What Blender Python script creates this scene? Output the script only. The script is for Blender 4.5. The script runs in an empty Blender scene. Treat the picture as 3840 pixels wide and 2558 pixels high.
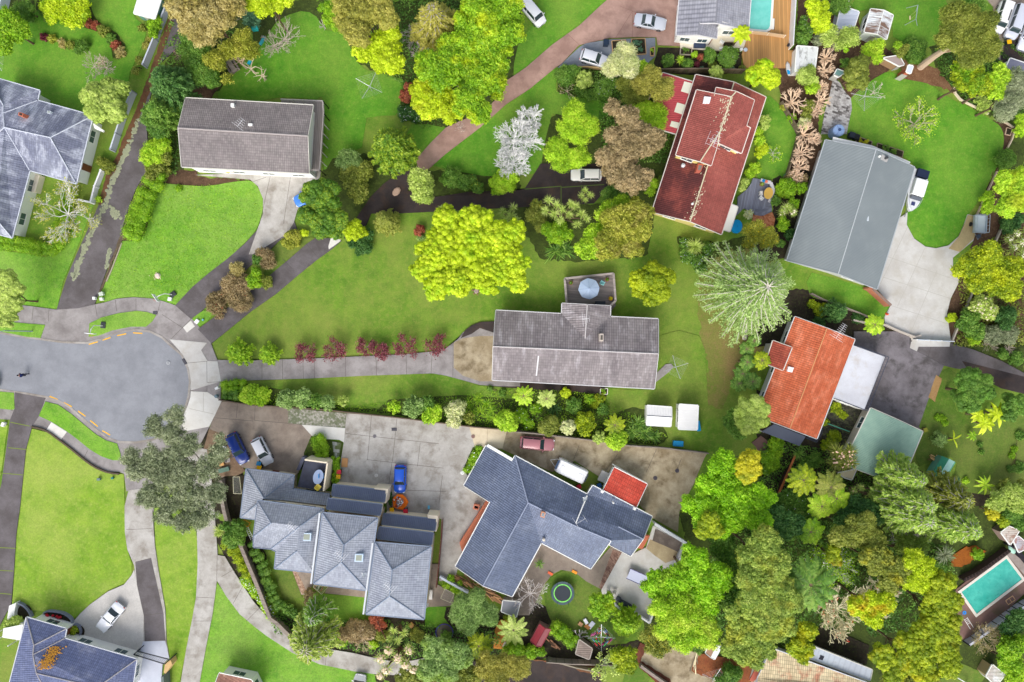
import bpy,bmesh,math,random
import numpy as np
from mathutils import Vector,Matrix
from mathutils.geometry import tessellate_polygon
R_=random.Random(7)
RN=np.random.RandomState(11)
PI=math.pi
HC=100.0          # camera height (m)
PXM=26.0          # photo pixels per metre on the ground
SC=bpy.context.scene
COL=SC.collection
TAGS={}
for ci,cx_ in(('a',0),('b',950),('c',1900),('d',2840)):
    for ri,ry_ in((1,0),(2,640),(3,1260),(4,1898)):
        TAGS[ci+str(ri)]=(cx_,ry_,2.354)
TAGS.update(o=(0,0,.61302),e=(880,1700,4.708),f=(1220,1760,4.708),g=(900,2000,4.708),h=(1300,2050,4.708),
            i=(1700,1640,4.708),j=(2150,1700,4.708),k=(2450,260,4.708),l=(3100,1480,4.708),m=(3440,1930,5.885),
            n=(2380,2228,4.708),p=(2780,2228,4.708),q=(3440,2228,4.7525),r=(3600,0,6.03),s=(2500,0,4.708),
            t=(1900,0,4.708),u=(3040,60,4.708),v=(2700,640,7.127),w=(2100,2250,5.808),x=(2200,1980,5.6))
def PT(tag,x,y,z=0.0):
    ox,oy,s=TAGS[tag]
    k=(HC-z)/HC/PXM
    return Vector(((ox+x/s-1920)*k,-(oy+y/s-1279)*k,z))
def LEN(tag,d,z=0.0):
    return d/TAGS[tag][2]/PXM*(HC-z)/HC
def PL(s,z=0.0):
    """'a1 10,20 30,40 b2 5,6' -> world points; 'x,y,z' overrides z"""
    out=[];tag='o'
    for t in s.split():
        if t in TAGS:tag=t;continue
        v=[float(q)for q in t.split(',')]
        out.append(PT(tag,v[0],v[1],v[2]if len(v)>2 else z))
    return out
def lin(r,g,b,k=1.0):
    f=lambda c:(c/255/12.92 if c/255<=.04045 else((c/255+.055)/1.055)**2.4)
    return(f(r)*k,f(g)*k,f(b)*k,1.0)
def smooth(pts,n=5,closed=True):
    out=[];N=len(pts)
    for i in range(N if closed else N-1):
        p0=pts[(i-1)%N]if closed or i>0 else pts[i]
        p1=pts[i];p2=pts[(i+1)%N]
        p3=pts[(i+2)%N]if closed or i+2<N else p2
        for k in range(n):
            t=k/n
            out.append(.5*((2*p1)+(-p0+p2)*t+(2*p0-5*p1+4*p2-p3)*t*t+(-p0+3*p1-3*p2+p3)*t**3))
    if not closed:out.append(pts[-1].copy())
    return out
# ---------------------------------------------------------------- materials
MATS={};LG=1.25
class NT:
    def __init__(s,name):
        s.m=bpy.data.materials.new(name);s.m.use_nodes=True
        s.t=s.m.node_tree;s.b=s.t.nodes['Principled BSDF'];s.o=s.t.nodes['Material Output']
        s.b.inputs['Specular IOR Level'].default_value=.3
    def n(s,typ,**kw):
        nd=s.t.nodes.new(typ)
        for k,v in kw.items():
            if k.startswith('i_'):nd.inputs[k[2:].replace('_',' ')].default_value=v
            else:setattr(nd,k,v)
        return nd
    def l(s,a,b):s.t.links.new(a,b)
    def obj(s):
        c=s.n('ShaderNodeTexCoord');return c.outputs['Object']
    def geo(s):
        return s.n('ShaderNodeNewGeometry').outputs['Position']
    def noise(s,vec,scale,detail=3,rough=.55,dist=0):
        nd=s.n('ShaderNodeTexNoise');s.l(vec,nd.inputs['Vector'])
        nd.inputs['Scale'].default_value=scale;nd.inputs['Detail'].default_value=detail
        nd.inputs['Roughness'].default_value=rough;nd.inputs['Distortion'].default_value=dist
        return nd.outputs['Fac']
    def ramp(s,fac,stops,interp='LINEAR'):
        r=s.n('ShaderNodeValToRGB');r.color_ramp.interpolation=interp
        while len(r.color_ramp.elements)<len(stops):r.color_ramp.elements.new(.5)
        for e,(p,c)in zip(r.color_ramp.elements,stops):
            e.position=p;e.color=c if not isinstance(c,(int,float))else(c,c,c,1)
        s.l(fac,r.inputs['Fac']);return r.outputs['Color']
    def mix(s,fac,a,b,mode='MIX'):
        m=s.n('ShaderNodeMix',data_type='RGBA',blend_type=mode)
        for sock,v in((m.inputs[0],fac),(m.inputs[6],a),(m.inputs[7],b)):
            if hasattr(v,'links'):s.l(v,sock)
            else:sock.default_value=v
        return m.outputs[2]
    def math(s,op,a,b=0.0,c=None):
        m=s.n('ShaderNodeMath',operation=op)
        for i,v in enumerate((a,b)+((c,)if c is not None else())):
            if hasattr(v,'links'):s.l(v,m.inputs[i])
            else:m.inputs[i].default_value=v
        return m.outputs[0]
    def bump(s,h,strength=.3,dist=.02):
        b=s.n('ShaderNodeBump');b.inputs['Strength'].default_value=strength;b.inputs['Distance'].default_value=dist
        s.l(h,b.inputs['Height']);s.l(b.outputs['Normal'],s.b.inputs['Normal'])
    def col(s,c):
        if hasattr(c,'links'):s.l(c,s.b.inputs['Base Color'])
        else:s.b.inputs['Base Color'].default_value=c
    def rough(s,r):s.b.inputs['Roughness'].default_value=r
def mat(fn):
    """cache decorator: material per argument tuple"""
    def g(*a,**k):
        key=(fn.__name__,)+a+tuple(sorted(k.items()))
        if key not in MATS:MATS[key]=fn(*a,**k)
        return MATS[key]
    return g
@mat
def M_plain(rgb,rough=.6,var=.12,metal=0.0,k=1.0):
    n=NT('painted surface');c=lin(*rgb,k)
    p=n.geo();f=n.noise(p,1.7,4);f2=n.noise(p,14,2)
    d=tuple(x*(1-var)for x in c[:3])+(1,);e=tuple(min(1,x*(1+var))for x in c[:3])+(1,)
    n.col(n.mix(n.math('MULTIPLY',n.math('ADD',f,f2),.5),d,e));n.rough(rough)
    n.b.inputs['Metallic'].default_value=metal
    return n.m
K=M_plain
@mat
def M_carpaint(rgb):
    n=NT('car paint');n.col(lin(*rgb));n.rough(.28)
    n.b.inputs['Coat Weight'].default_value=.6;n.b.inputs['Coat Roughness'].default_value=.08
    n.b.inputs['Metallic'].default_value=.05
    return n.m
@mat
def M_glass(rgb=(70,90,95),rough=.08):
    n=NT('window glass');n.col(lin(*rgb));n.rough(rough);n.b.inputs['Specular IOR Level'].default_value=.8
    return n.m
@mat
def M_grass(a,b,y,seed=0.0,patch=.35,fine=.5):
    """a dark green, b light green, y dry yellow"""
    n=NT('grass');g=n.geo()
    mp=n.n('ShaderNodeMapping');mp.inputs['Location'].default_value=(seed*13.7,seed*7.1,0);n.l(g,mp.inputs['Vector']);p=mp.outputs[0]
    big=n.noise(p,.09,4,.65,.4);mid=n.noise(p,.55,4,.65,.3);tiny=n.noise(p,5.5,5,.75)
    c=n.mix(n.ramp(mid,[(.3,0),(.7,1)]),lin(*a),lin(*b))
    c=n.mix(n.math('MULTIPLY',n.ramp(big,[(.4,0),(.66,1)]),patch),c,lin(*y))
    c=n.mix(n.math('MULTIPLY',n.ramp(n.noise(p,1.6,5,.7),[(.5,0),(.7,1)]),patch),c,lin(*y))
    c=n.mix(fine,c,n.mix(1.0,c,n.ramp(tiny,[(.25,.35),(.5,.95),(.75,1.5)]),'MULTIPLY'))
    n.col(c);n.rough(.9);n.bump(tiny,.4,.04)
    return n.m
@mat
def M_conc(base,dark,stain,seed=0.0,amt=.5,wear=.35):
    """concrete or asphalt with tidemarks and stains"""
    n=NT('concrete');g=n.geo()
    mp=n.n('ShaderNodeMapping');mp.inputs['Location'].default_value=(seed*9.3,seed*17.1,0);n.l(g,mp.inputs['Vector']);p=mp.outputs[0]
    c=n.mix(n.ramp(n.noise(p,.3,6,.7,.15),[(.38,0),(.62,1)]),lin(*dark),lin(*base))
    c=n.mix(n.math('MULTIPLY',n.ramp(n.noise(p,.5,6,.62,.2),[(.5,0),(.66,1)]),amt),c,lin(*stain))
    c=n.mix(wear,c,n.mix(1.0,c,n.ramp(n.noise(p,9,4,.7),[(.2,.5),(.5,.95),(.8,1.35)]),'MULTIPLY'))
    n.col(c);n.rough(.88);n.bump(n.noise(p,12,3,.7),.25,.01)
    return n.m
@mat
def M_soil(a,b,c3,seed=0.0):
    n=NT('soil');p=n.geo()
    c=n.mix(n.ramp(n.noise(p,.8,5,.7),[(.35,0),(.65,1)]),lin(*a),lin(*b))
    c=n.mix(n.ramp(n.noise(p,3.1,5,.75),[(.52,0),(.68,.8)]),c,lin(*c3))
    n.col(c);n.rough(.95);n.bump(n.noise(p,6,5,.8),.8,.08)
    return n.m
@mat
def M_roof(base,dark,stain,course=.38,rib=.3,samt=.35,sscale=.5,line=.5,style='tile',rough=.75,sthr=.55,streak=1.0):
    """roofing: UV in metres, v runs down the slope, u along the eave"""
    n=NT('roofing');uvn=n.n('ShaderNodeUVMap');sep=n.n('ShaderNodeSeparateXYZ');n.l(uvn.outputs[0],sep.inputs[0])
    u,v=sep.outputs[0],sep.outputs[1];g=n.geo()
    fv=n.math('FRACT',n.math('DIVIDE',v,course));fu=n.math('FRACT',n.math('DIVIDE',u,rib))
    # long soft weathering, streaked down the slope
    mp=n.n('ShaderNodeMapping');mp.inputs['Scale'].default_value=(1.0,1.0/max(streak,.01),1);n.l(uvn.outputs[0],mp.inputs['Vector'])
    w=n.noise(mp.outputs[0],sscale,5,.65,.3)
    c=n.mix(n.ramp(n.noise(mp.outputs[0],sscale*.5,3,.6),[(.35,0),(.65,1)]),lin(*dark),lin(*base))
    c=n.mix(n.math('MULTIPLY',n.ramp(w,[(sthr,0),(sthr+.12,1)]),samt),c,lin(*stain))
    # per tile tone
    if style=='tile':
        cb=n.n('ShaderNodeCombineXYZ');n.l(n.math('FLOOR',n.math('DIVIDE',u,rib)),cb.inputs[0]);n.l(n.math('FLOOR',n.math('DIVIDE',v,course)),cb.inputs[1])
        wn=n.n('ShaderNodeTexWhiteNoise',noise_dimensions='2D');n.l(cb.outputs[0],wn.inputs['Vector'])
        c=n.mix(.5,c,n.mix(1.0,c,n.ramp(wn.outputs['Value'],[(0,.72),(1,1.25)]),'MULTIPLY'))
        ln=n.ramp(fv,[(0,.35),(.16,1),(.9,1),(1,.6)])
    else:
        ln=n.ramp(fv,[(0,1),(1,1)])
    ru=n.ramp(fu,[(0,.55),(.25,1),(.75,1),(1,.55)])
    c=n.mix(line,c,n.mix(1.0,c,n.mix(1.0,ln,ru,'MULTIPLY'),'MULTIPLY'))
    n.col(c);n.rough(rough)
    hgt=n.math('ADD',n.math('SINE',n.math('MULTIPLY',fu,2*PI)),n.math('MULTIPLY',fv,1.5 if style=='tile' else 0))
    n.bump(hgt,.5,.03)
    return n.m
@mat
def M_wood(a,b,ang=0.0,board=.14,seed=0.0):
    n=NT('timber');g=n.geo()
    mp=n.n('ShaderNodeMapping');mp.inputs['Rotation'].default_value=(0,0,ang);n.l(g,mp.inputs['Vector'])
    sep=n.n('ShaderNodeSeparateXYZ');n.l(mp.outputs[0],sep.inputs[0])
    bi=n.math('FLOOR',n.math('DIVIDE',sep.outputs[1],board));fr=n.math('FRACT',n.math('DIVIDE',sep.outputs[1],board))
    wn=n.n('ShaderNodeTexWhiteNoise',noise_dimensions='1D');n.l(bi,wn.inputs['W'])
    mp2=n.n('ShaderNodeMapping');mp2.inputs['Scale'].default_value=(.5,5,1);n.l(mp.outputs[0],mp2.inputs['Vector'])
    c=n.mix(n.noise(mp2.outputs[0],1.2,4,.7),lin(*b),lin(*a))
    c=n.mix(.6,c,n.mix(1.0,c,n.ramp(wn.outputs['Value'],[(0,.65),(1,1.3)]),'MULTIPLY'))
    c=n.mix(.7,c,n.mix(1.0,c,n.ramp(fr,[(0,.3),(.1,1),(.92,1),(1,.3)]),'MULTIPLY'))
    n.col(c);n.rough(.8)
    return n.m
@mat
def M_pavers(a,b,c3,ang=0.0,w=.9,h=.45,thr=.5):
    n=NT('pavers');g=n.geo();mp=n.n('ShaderNodeMapping');mp.inputs['Rotation'].default_value=(0,0,ang);n.l(g,mp.inputs['Vector'])
    br=n.n('ShaderNodeTexBrick');n.l(mp.outputs[0],br.inputs['Vector'])
    br.inputs['Color1'].default_value=(0,0,0,1);br.inputs['Color2'].default_value=(1,1,1,1);br.inputs['Mortar'].default_value=(.3,.3,.3,1)
    br.inputs['Scale'].default_value=1;br.inputs['Brick Width'].default_value=w;br.inputs['Row Height'].default_value=h;br.inputs['Mortar Size'].default_value=.02
    f=n.mix(.6,br.outputs['Color'],n.noise(g,.5,4,.7))
    c=n.ramp(f,[(thr-.12,lin(*a)),(thr,lin(*b)),(thr+.15,lin(*c3))])
    n.col(n.mix(.4,c,n.mix(1.0,c,n.ramp(n.noise(g,4,4,.7),[(.2,.5),(.8,1.4)]),'MULTIPLY')));n.rough(.9)
    return n.m
@mat
def M_leaf(d,m,h,seed=0.0,trans=.28,alt=None):
    """foliage: per-leaf random tone between d, m and h; alt = colour of scattered clumps"""
    n=NT('foliage');at=n.n('ShaderNodeAttribute',attribute_name='rnd');g=n.geo()
    c=n.ramp(at.outputs['Fac'],[(0,lin(*d,LG)),(.45,lin(*m,LG)),(1,lin(*h,LG))])
    big=n.noise(g,.45,3,.6)
    if alt:c=n.mix(n.ramp(big,[(.5,0),(.66,.7)]),c,lin(*alt,LG))
    c=n.mix(.6,c,n.mix(1.0,c,n.ramp(n.noise(g,1.1,3,.6),[(.3,.75),(.7,1.25)]),'MULTIPLY'))
    n.col(c);n.rough(.55);n.b.inputs['Specular IOR Level'].default_value=.45
    tr=n.n('ShaderNodeBsdfTranslucent');n.l(c,tr.inputs['Color'])
    mx=n.n('ShaderNodeMixShader');mx.inputs[0].default_value=trans
    n.l(n.b.outputs[0],mx.inputs[1]);n.l(tr.outputs[0],mx.inputs[2]);n.l(mx.outputs[0],n.o.inputs['Surface'])
    return n.m
@mat
def M_bark(rgb,k=1.0):
    n=NT('bark');g=n.geo();c=lin(*rgb,k)
    n.col(n.mix(n.noise(g,7,4,.7),tuple(x*.6 for x in c[:3])+(1,),tuple(min(1,x*1.25)for x in c[:3])+(1,)));n.rough(.9)
    return n.m
@mat
def M_water(a,b,c3):
    n=NT('pool water');g=n.geo()
    c=n.mix(n.ramp(n.noise(g,.8,4,.7,.5),[(.35,0),(.65,1)]),lin(*a),lin(*b))
    c=n.mix(n.ramp(n.noise(g,2.2,4,.7,.8),[(.55,0),(.75,.7)]),c,lin(*c3))
    n.col(c);n.rough(.12);n.b.inputs['Specular IOR Level'].default_value=.5;n.bump(n.noise(g,2.5,2),.15,.03)
    return n.m
# ---------------------------------------------------------------- objects
def setp(o,label=None,cat=None,group=None,kind=None):
    if label:o['label']=label
    if cat:o['category']=cat
    if group:o['group']=group
    if kind:o['kind']=kind
    return o
def thing(name,label,cat,loc=(0,0,0),rz=0.0,group=None):
    o=bpy.data.objects.new(name,None);COL.objects.link(o)
    o.location=loc;o.rotation_euler=(0,0,rz);o.empty_display_size=.3
    return setp(o,label,cat,group)
def link(name,me,parent=None):
    o=bpy.data.objects.new(name,me);COL.objects.link(o)
    if parent is not None:o.parent=parent
    return o
class MB:
    """collects geometry for ONE mesh object"""
    def __init__(s):s.v=[];s.f=[];s.mi=[];s.uv={}
    def face(s,pts,mi=0,uv=None):
        b=len(s.v);s.v+=[tuple(p)for p in pts];s.f.append(tuple(range(b,b+len(pts))));s.mi.append(mi)
        if uv:s.uv[len(s.f)-1]=uv
    def box(s,c,size,rz=0.0,mi=0,tilt=None):
        hx,hy,hz=size[0]/2,size[1]/2,size[2]/2
        m=Matrix.Rotation(rz,3,'Z')
        if tilt is not None:m=m@tilt
        b=len(s.v)
        for x,y,z in((-1,-1,-1),(1,-1,-1),(1,1,-1),(-1,1,-1),(-1,-1,1),(1,-1,1),(1,1,1),(-1,1,1)):
            s.v.append(tuple(Vector(c)+m@Vector((x*hx,y*hy,z*hz))))
        for f in((3,2,1,0),(4,5,6,7),(0,1,5,4),(1,2,6,5),(2,3,7,6),(3,0,4,7)):
            s.f.append(tuple(b+i for i in f));s.mi.append(mi)
        return s
    def bar(s,p,q,w,h,mi=0,up=Vector((0,0,1))):
        """rectangular bar from p to q; w sideways, h upward"""
        p,q=Vector(p),Vector(q);d=(q-p)
        if d.length<1e-5:return s
        d.normalize();sd=d.cross(up)
        if sd.length<1e-4:sd=Vector((1,0,0))
        sd.normalize();u2=sd.cross(d).normalized();b=len(s.v)
        for e in(p,q):
            for a,c in((-1,-1),(1,-1),(1,1),(-1,1)):s.v.append(tuple(e+sd*(a*w/2)+u2*(c*h/2)))
        for f in((0,1,2,3),(7,6,5,4),(0,4,5,1),(1,5,6,2),(2,6,7,3),(3,7,4,0)):
            s.f.append(tuple(b+i for i in f));s.mi.append(mi)
        return s
    def tube(s,path,rad,n=6,mi=0,cap=True):
        path=[Vector(p)for p in path];rings=[]
        for i,p in enumerate(path):
            d=(path[min(i+1,len(path)-1)]-path[max(i-1,0)])
            if d.length<1e-6:d=Vector((0,0,1))
            d.normalize();a=d.orthogonal().normalized()if i==0 else(a-d*a.dot(d)).normalized()if(a-d*a.dot(d)).length>1e-4 else d.orthogonal().normalized()
            bb=d.cross(a);r=rad[i]if isinstance(rad,(list,tuple))else rad
            rings.append(len(s.v))
            for k in range(n):
                t=2*PI*k/n;s.v.append(tuple(p+a*(r*math.cos(t))+bb*(r*math.sin(t))))
        for i in range(len(rings)-1):
            for k in range(n):
                s.f.append((rings[i]+k,rings[i]+(k+1)%n,rings[i+1]+(k+1)%n,rings[i+1]+k));s.mi.append(mi)
        if cap:
            s.f.append(tuple(rings[0]+k for k in range(n))[::-1]);s.mi.append(mi)
            s.f.append(tuple(rings[-1]+k for k in range(n)));s.mi.append(mi)
        return s
    def lathe(s,c,prof,n=16,mi=0,sx=1.0,sy=1.0):
        """prof: list of (radius, z)"""
        c=Vector(c);b=len(s.v)
        for r,z in prof:
            for k in range(n):s.v.append((c.x+sx*r*math.cos(2*PI*k/n),c.y+sy*r*math.sin(2*PI*k/n),c.z+z))
        for i in range(len(prof)-1):
            for k in range(n):
                s.f.append((b+i*n+k,b+i*n+(k+1)%n,b+(i+1)*n+(k+1)%n,b+(i+1)*n+k));s.mi.append(mi)
        s.f.append(tuple(b+k for k in range(n))[::-1]);s.mi.append(mi)
        e=b+(len(prof)-1)*n;s.f.append(tuple(e+k for k in range(n)));s.mi.append(mi)
        return s
    def prism(s,poly,z0,z1,mi=0,bottom=False):
        poly=ccw([Vector((p[0],p[1],0))for p in poly]);b=len(s.v);N=len(poly)
        for z in(z0,z1):
            for p in poly:s.v.append((p.x,p.y,z))
        s.f.append(tuple(b+N+i for i in range(N)));s.mi.append(mi)
        if bottom:s.f.append(tuple(b+i for i in range(N))[::-1]);s.mi.append(mi)
        for i in range(N):
            j=(i+1)%N;s.f.append((b+i,b+j,b+N+j,b+N+i));s.mi.append(mi)
        return s
    def B(s,n,m,p,**k):return s.build(n,m,p,local=True,**k)
    def build(s,name,mats,parent=None,local=False,smooth=False,bevel=0.0):
        """vertices are world coordinates unless local; a parent at a location gets them relative to it"""
        me=bpy.data.meshes.new(name)
        vs=s.v
        if parent is not None and not local:
            mi_=(Matrix.Translation(parent.location)@parent.rotation_euler.to_matrix().to_4x4()).inverted()if parent.parent is None else None
            if mi_ is None:
                pp=parent
                while pp.parent is not None:pp=pp.parent
                mi_=(Matrix.Translation(pp.location)@pp.rotation_euler.to_matrix().to_4x4()).inverted()
            vs=[tuple(mi_@Vector(v))for v in vs]
        me.from_pydata(vs,[],s.f)
        for m in(mats if isinstance(mats,(list,tuple))else[mats]):me.materials.append(m)
        if any(s.mi):me.polygons.foreach_set('material_index',s.mi)
        if s.uv:
            uvl=me.uv_layers.new(name='UVMap')
            for fi,uvs in s.uv.items():
                p=me.polygons[fi]
                for k,li in enumerate(p.loop_indices):uvl.data[li].uv=uvs[k]
        if smooth:me.polygons.foreach_set('use_smooth',[True]*len(me.polygons))
        me.update()
        o=link(name,me,parent)
        if bevel:
            md=o.modifiers.new('bevel','BEVEL');md.width=bevel;md.segments=2;md.limit_method='ANGLE';md.angle_limit=.6
        return o
def area2(p):return sum(p[i].x*p[(i+1)%len(p)].y-p[(i+1)%len(p)].x*p[i].y for i in range(len(p)))
def ccw(p):return p if area2(p)>0 else p[::-1]
def inset(poly,d):
    poly=ccw([Vector((p[0],p[1]))for p in poly]);N=len(poly);out=[]
    for i in range(N):
        a=(poly[i]-poly[i-1]).normalized();b=(poly[(i+1)%N]-poly[i]).normalized()
        na=Vector((-a.y,a.x));nb=Vector((-b.y,b.x));k=(na+nb);L=k.length
        if L<.2:k=na;L=1
        k=k/L;c=max(.35,k.dot(na));out.append(poly[i]+k*(d/c))
    return[Vector((p.x,p.y,0))for p in out]
def centroid(pts):
    return Vector((sum(p[0]for p in pts)/len(pts),sum(p[1]for p in pts)/len(pts),0))
EXPO=0.86
# ---------------------------------------------------------------- ground, roads, lawns, paving (the setting)
def struct(o):o['kind']='structure';return o
G_cnt=[0]
def G(name,m,z,poly,sm=0,joints=None,jm=None,jw=.05,jit=0.0):
    """a slab of ground cover: polygon traced from the place, raised to height z"""
    pts=PL(poly,0);G_cnt[0]+=1;z+=.0007*G_cnt[0]
    if sm:pts=smooth(pts,sm)
    if jit:
        out=[]
        for i,p in enumerate(pts):
            q=pts[(i+1)%len(pts)];nseg=max(1,int((q-p).length/.45))
            for k in range(nseg):
                out.append(p.lerp(q,k/nseg)+Vector((R_.gauss(0,jit),R_.gauss(0,jit),0)))
        pts=out
    b=MB();b.prism(pts,-.05,z)
    mats=[m]
    if joints:
        mats.append(jm or K((84,80,76),.9));js=PL(joints,0)
        for i in range(0,len(js)-1,2):
            p,q=js[i],js[i+1];d=(q-p).normalized();n_=Vector((-d.y,d.x,0))*jw/2
            b.face([(v.x,v.y,z+.004)for v in(p+n_,p-n_,q-n_,q+n_)],1)
    return struct(b.build(name,mats))
gr_olive=M_grass((86,126,34),(116,152,46),(146,152,72),1.0,.6)
gr_bright=M_grass((90,146,38),(126,178,50),(150,176,84),2.0,.5,.7)
gr_lime=M_grass((106,148,36),(140,172,52),(168,180,88),3.0,.6)
gr_deep=M_grass((74,136,30),(102,158,40),(138,164,64),4.0,.5)
gr_dark=M_grass((72,108,30),(100,132,42),(130,132,68),5.0,.5)
soil_b=M_soil((70,52,38),(100,76,58),(126,100,78))
soil_d=M_soil((40,34,28),(62,54,42),(74,84,38))
soil_r=M_soil((110,76,52),(136,102,74),(158,124,90))
soil_g=M_soil((52,62,26),(74,90,34),(96,112,44))
as_road=M_conc((148,150,156),(134,136,142),(120,122,128),1.0,.25,.25)
as_dark=M_conc((112,106,108),(92,86,86),(74,68,64),2.0,.4,.35)
as_black=M_conc((70,60,58),(52,46,46),(86,64,48),3.0,.45,.4)
co_pale=M_conc((206,204,200),(190,186,180),(176,168,152),4.0,.4,.2)
co_mid=M_conc((192,188,182),(164,158,150),(124,114,102),5.0,.6,.35)
co_warm=M_conc((188,174,148),(150,134,106),(104,88,62),6.0,.75,.35)
co_brown=M_conc((166,152,138),(140,126,114),(108,98,90),7.0,.5,.3)
co_white=M_conc((226,224,218),(214,210,202),(196,190,176),8.0,.35,.12)
co_pink=M_conc((186,152,138),(156,124,112),(128,100,90),9.0,.4,.25)
co_path=M_conc((164,158,156),(138,132,130),(112,104,102),10.0,.5,.3)
grav_grey=M_conc((142,148,158),(126,132,142),(112,118,126),11.0,.3,.5)
joint_d=K((96,88,82),.9)
# one sheet to the horizon
b=MB();b.face([(-900,-900,-.01),(900,-900,-.01),(900,900,-.01),(-900,900,-.01)])
struct(b.build('ground',gr_olive))
# planted or bare earth under the vegetation
G('garden_bed',soil_g,.004,'a1 0,0 300,0 300,180 120,420 0,480',jit=.15)
G('garden_bed',soil_g,.004,'a1 330,0 840,0 880,160 1040,300 1110,400 1060,520 990,500 950,380 800,260 560,200 420,190 330,110',jit=.1)
G('garden_bed',soil_b,.004,'a1 330,320 400,280 660,370 800,430 1000,580 960,700 740,740 700,520 500,410 350,390',jit=.1)
G('garden_bed',soil_g,.004,'a1 1480,0 2354,0 2354,260 2100,300 2100,500 1960,760 1850,880 1640,870 1600,1100 1620,1554 1200,1554 1260,1300 1320,900 1480,520 1620,380',jit=.12)
G('garden_bed',soil_b,.006,'a1 1640,720 1960,700 1860,880 1640,865',jit=.1)
G('garden_bed',soil_b,.004,'a2 1420,0 1740,0 1730,50 2230,85 2260,200 1900,160 1700,190 1500,130 1380,170 1320,420 1260,600 1080,620 1160,300 1300,0',jit=.12)
G('garden_bed',soil_g,.004,'b1 0,0 850,0 850,120 560,230 320,120 60,420 0,460',jit=.15)
G('garden_bed',soil_g,.004,'b1 800,0 2354,0 2354,700 2000,1050 1500,1180 1300,1000 1300,720 900,560 780,300',jit=.2)
G('garden_bed',soil_g,.004,'b1 640,1400 1000,1350 1480,1480 1560,1554 b2 1400,120 1040,380 880,500 800,400 600,20',jit=.12)
G('garden_bed',soil_g,.004,'b2 1340,0 2354,0 2354,170 1600,230 1340,200',jit=.12)
G('garden_bed',soil_g,.004,'c1 460,600 1100,610 1360,640 1360,900 1480,1200 1420,1554 760,1554 300,1480 320,1200 480,900 440,740',jit=.15)
G('garden_bed',soil_d,.006,'c1 1340,420 1540,420 2080,460 2070,640 1700,670 1340,640 1300,560',jit=.03)
G('garden_bed',soil_g,.004,'c2 0,300 880,300 860,0 1340,0 1290,500 1240,760 700,800 560,800 300,780 200,600 0,460',jit=.12)
G('garden_bed',soil_g,.004,'c2 1500,580 1880,640 2354,500 2354,900 2000,1000 1780,900 1740,880 1560,780',jit=.12)
G('garden_bed',M_grass((104,122,44),(128,134,60),(150,122,82),8.0,.8),.004,'c2 1680,960 1900,700 2354,700 2354,1554 c3 2354,100 2060,180 1960,500 1900,640 1760,620 1780,200 1700,60',jit=.2)
G('garden_bed',soil_b,.004,'d1 180,0 620,0 900,120 900,300 1100,380 1280,560 1160,620 920,860 820,880 720,700 540,1000 560,1260 540,1554 0,1554 260,1540 340,1200 200,900 180,600 340,400 360,0',jit=.1)
G('garden_bed',soil_r,.004,'d1 1260,520 1600,600 1760,760 1850,860 1700,800 1500,740 1280,690',jit=.12)
G('garden_bed',soil_g,.004,'d1 1500,400 2354,300 2354,1554 2100,1554 2200,1300 2255,1150 2100,1050 1840,910 1740,800 1600,640',jit=.15)
G('garden_bed',soil_b,.005,'d1 2080,1060 2220,1100 2260,1200 2200,1310 2100,1554 2000,1554',jit=.05)
G('garden_bed',soil_d,.004,'d2 130,0 480,0 380,500 280,760 100,800 0,800 0,640 150,560 130,300',jit=.1)
G('garden_bed',soil_b,.004,'d2 2100,0 2354,0 2354,1554 1720,1554 1660,1260 1780,960 1900,640 1930,400 2000,200',jit=.08)
G('garden_bed',soil_d,.004,'d2 400,1040 1100,1290 1120,1360 1340,1450 1340,1554 0,1554 0,1100',jit=.1)
G('garden_bed',soil_g,.004,'d3 1700,60 2354,60 2354,330 2100,200',jit=.1)
G('garden_bed',soil_d,.004,'d3 0,480 600,760 900,660 1000,640 860,1000 870,1200 1440,1180 1560,1400 2000,1350 2354,1200 2354,1554 0,1554',jit=.2)
G('garden_bed',soil_g,.004,'d4 0,0 2354,0 2354,1554 0,1554',jit=.0)
G('garden_bed',soil_g,.004,'c4 1520,0 2354,0 2354,1554 1900,1554 1700,1250 1250,1200 1200,1000 1580,300',jit=.2)
G('garden_bed',soil_g,.004,'a3 1960,560 2354,600 b3 200,620 850,650 1300,700 1900,790 2354,830 c3 300,850 760,905 1330,970 1430,900 1380,700 900,560 900,470 600,490 200,470 0,460 b3 2100,450 1840,500 1200,560 1100,640 850,640 840,500 300,470 0,440 a3 2000,410',jit=.08)
G('garden_bed',soil_d,.004,'a3 1100,950 1850,820 2150,1180 2130,1554 1150,1554',jit=.15)
G('garden_bed',soil_d,.004,'a4 1900,100 2354,350 2354,950 b4 0,830 160,1000 340,1110 800,1554 0,1554 0,1100 a4 2180,760 1990,440 1820,200',jit=.1)
G('garden_bed',soil_d,.004,'b4 140,950 600,1050 1200,1000 1700,900 2354,950 2354,1554 1000,1554 1000,1330 600,1260 200,1150',jit=.15)
G('garden_bed',soil_d,.004,'c4 0,780 400,900 400,1100 640,1130 1000,1220 1180,1180 1160,1400 340,1340 0,1340',jit=.1)
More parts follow.
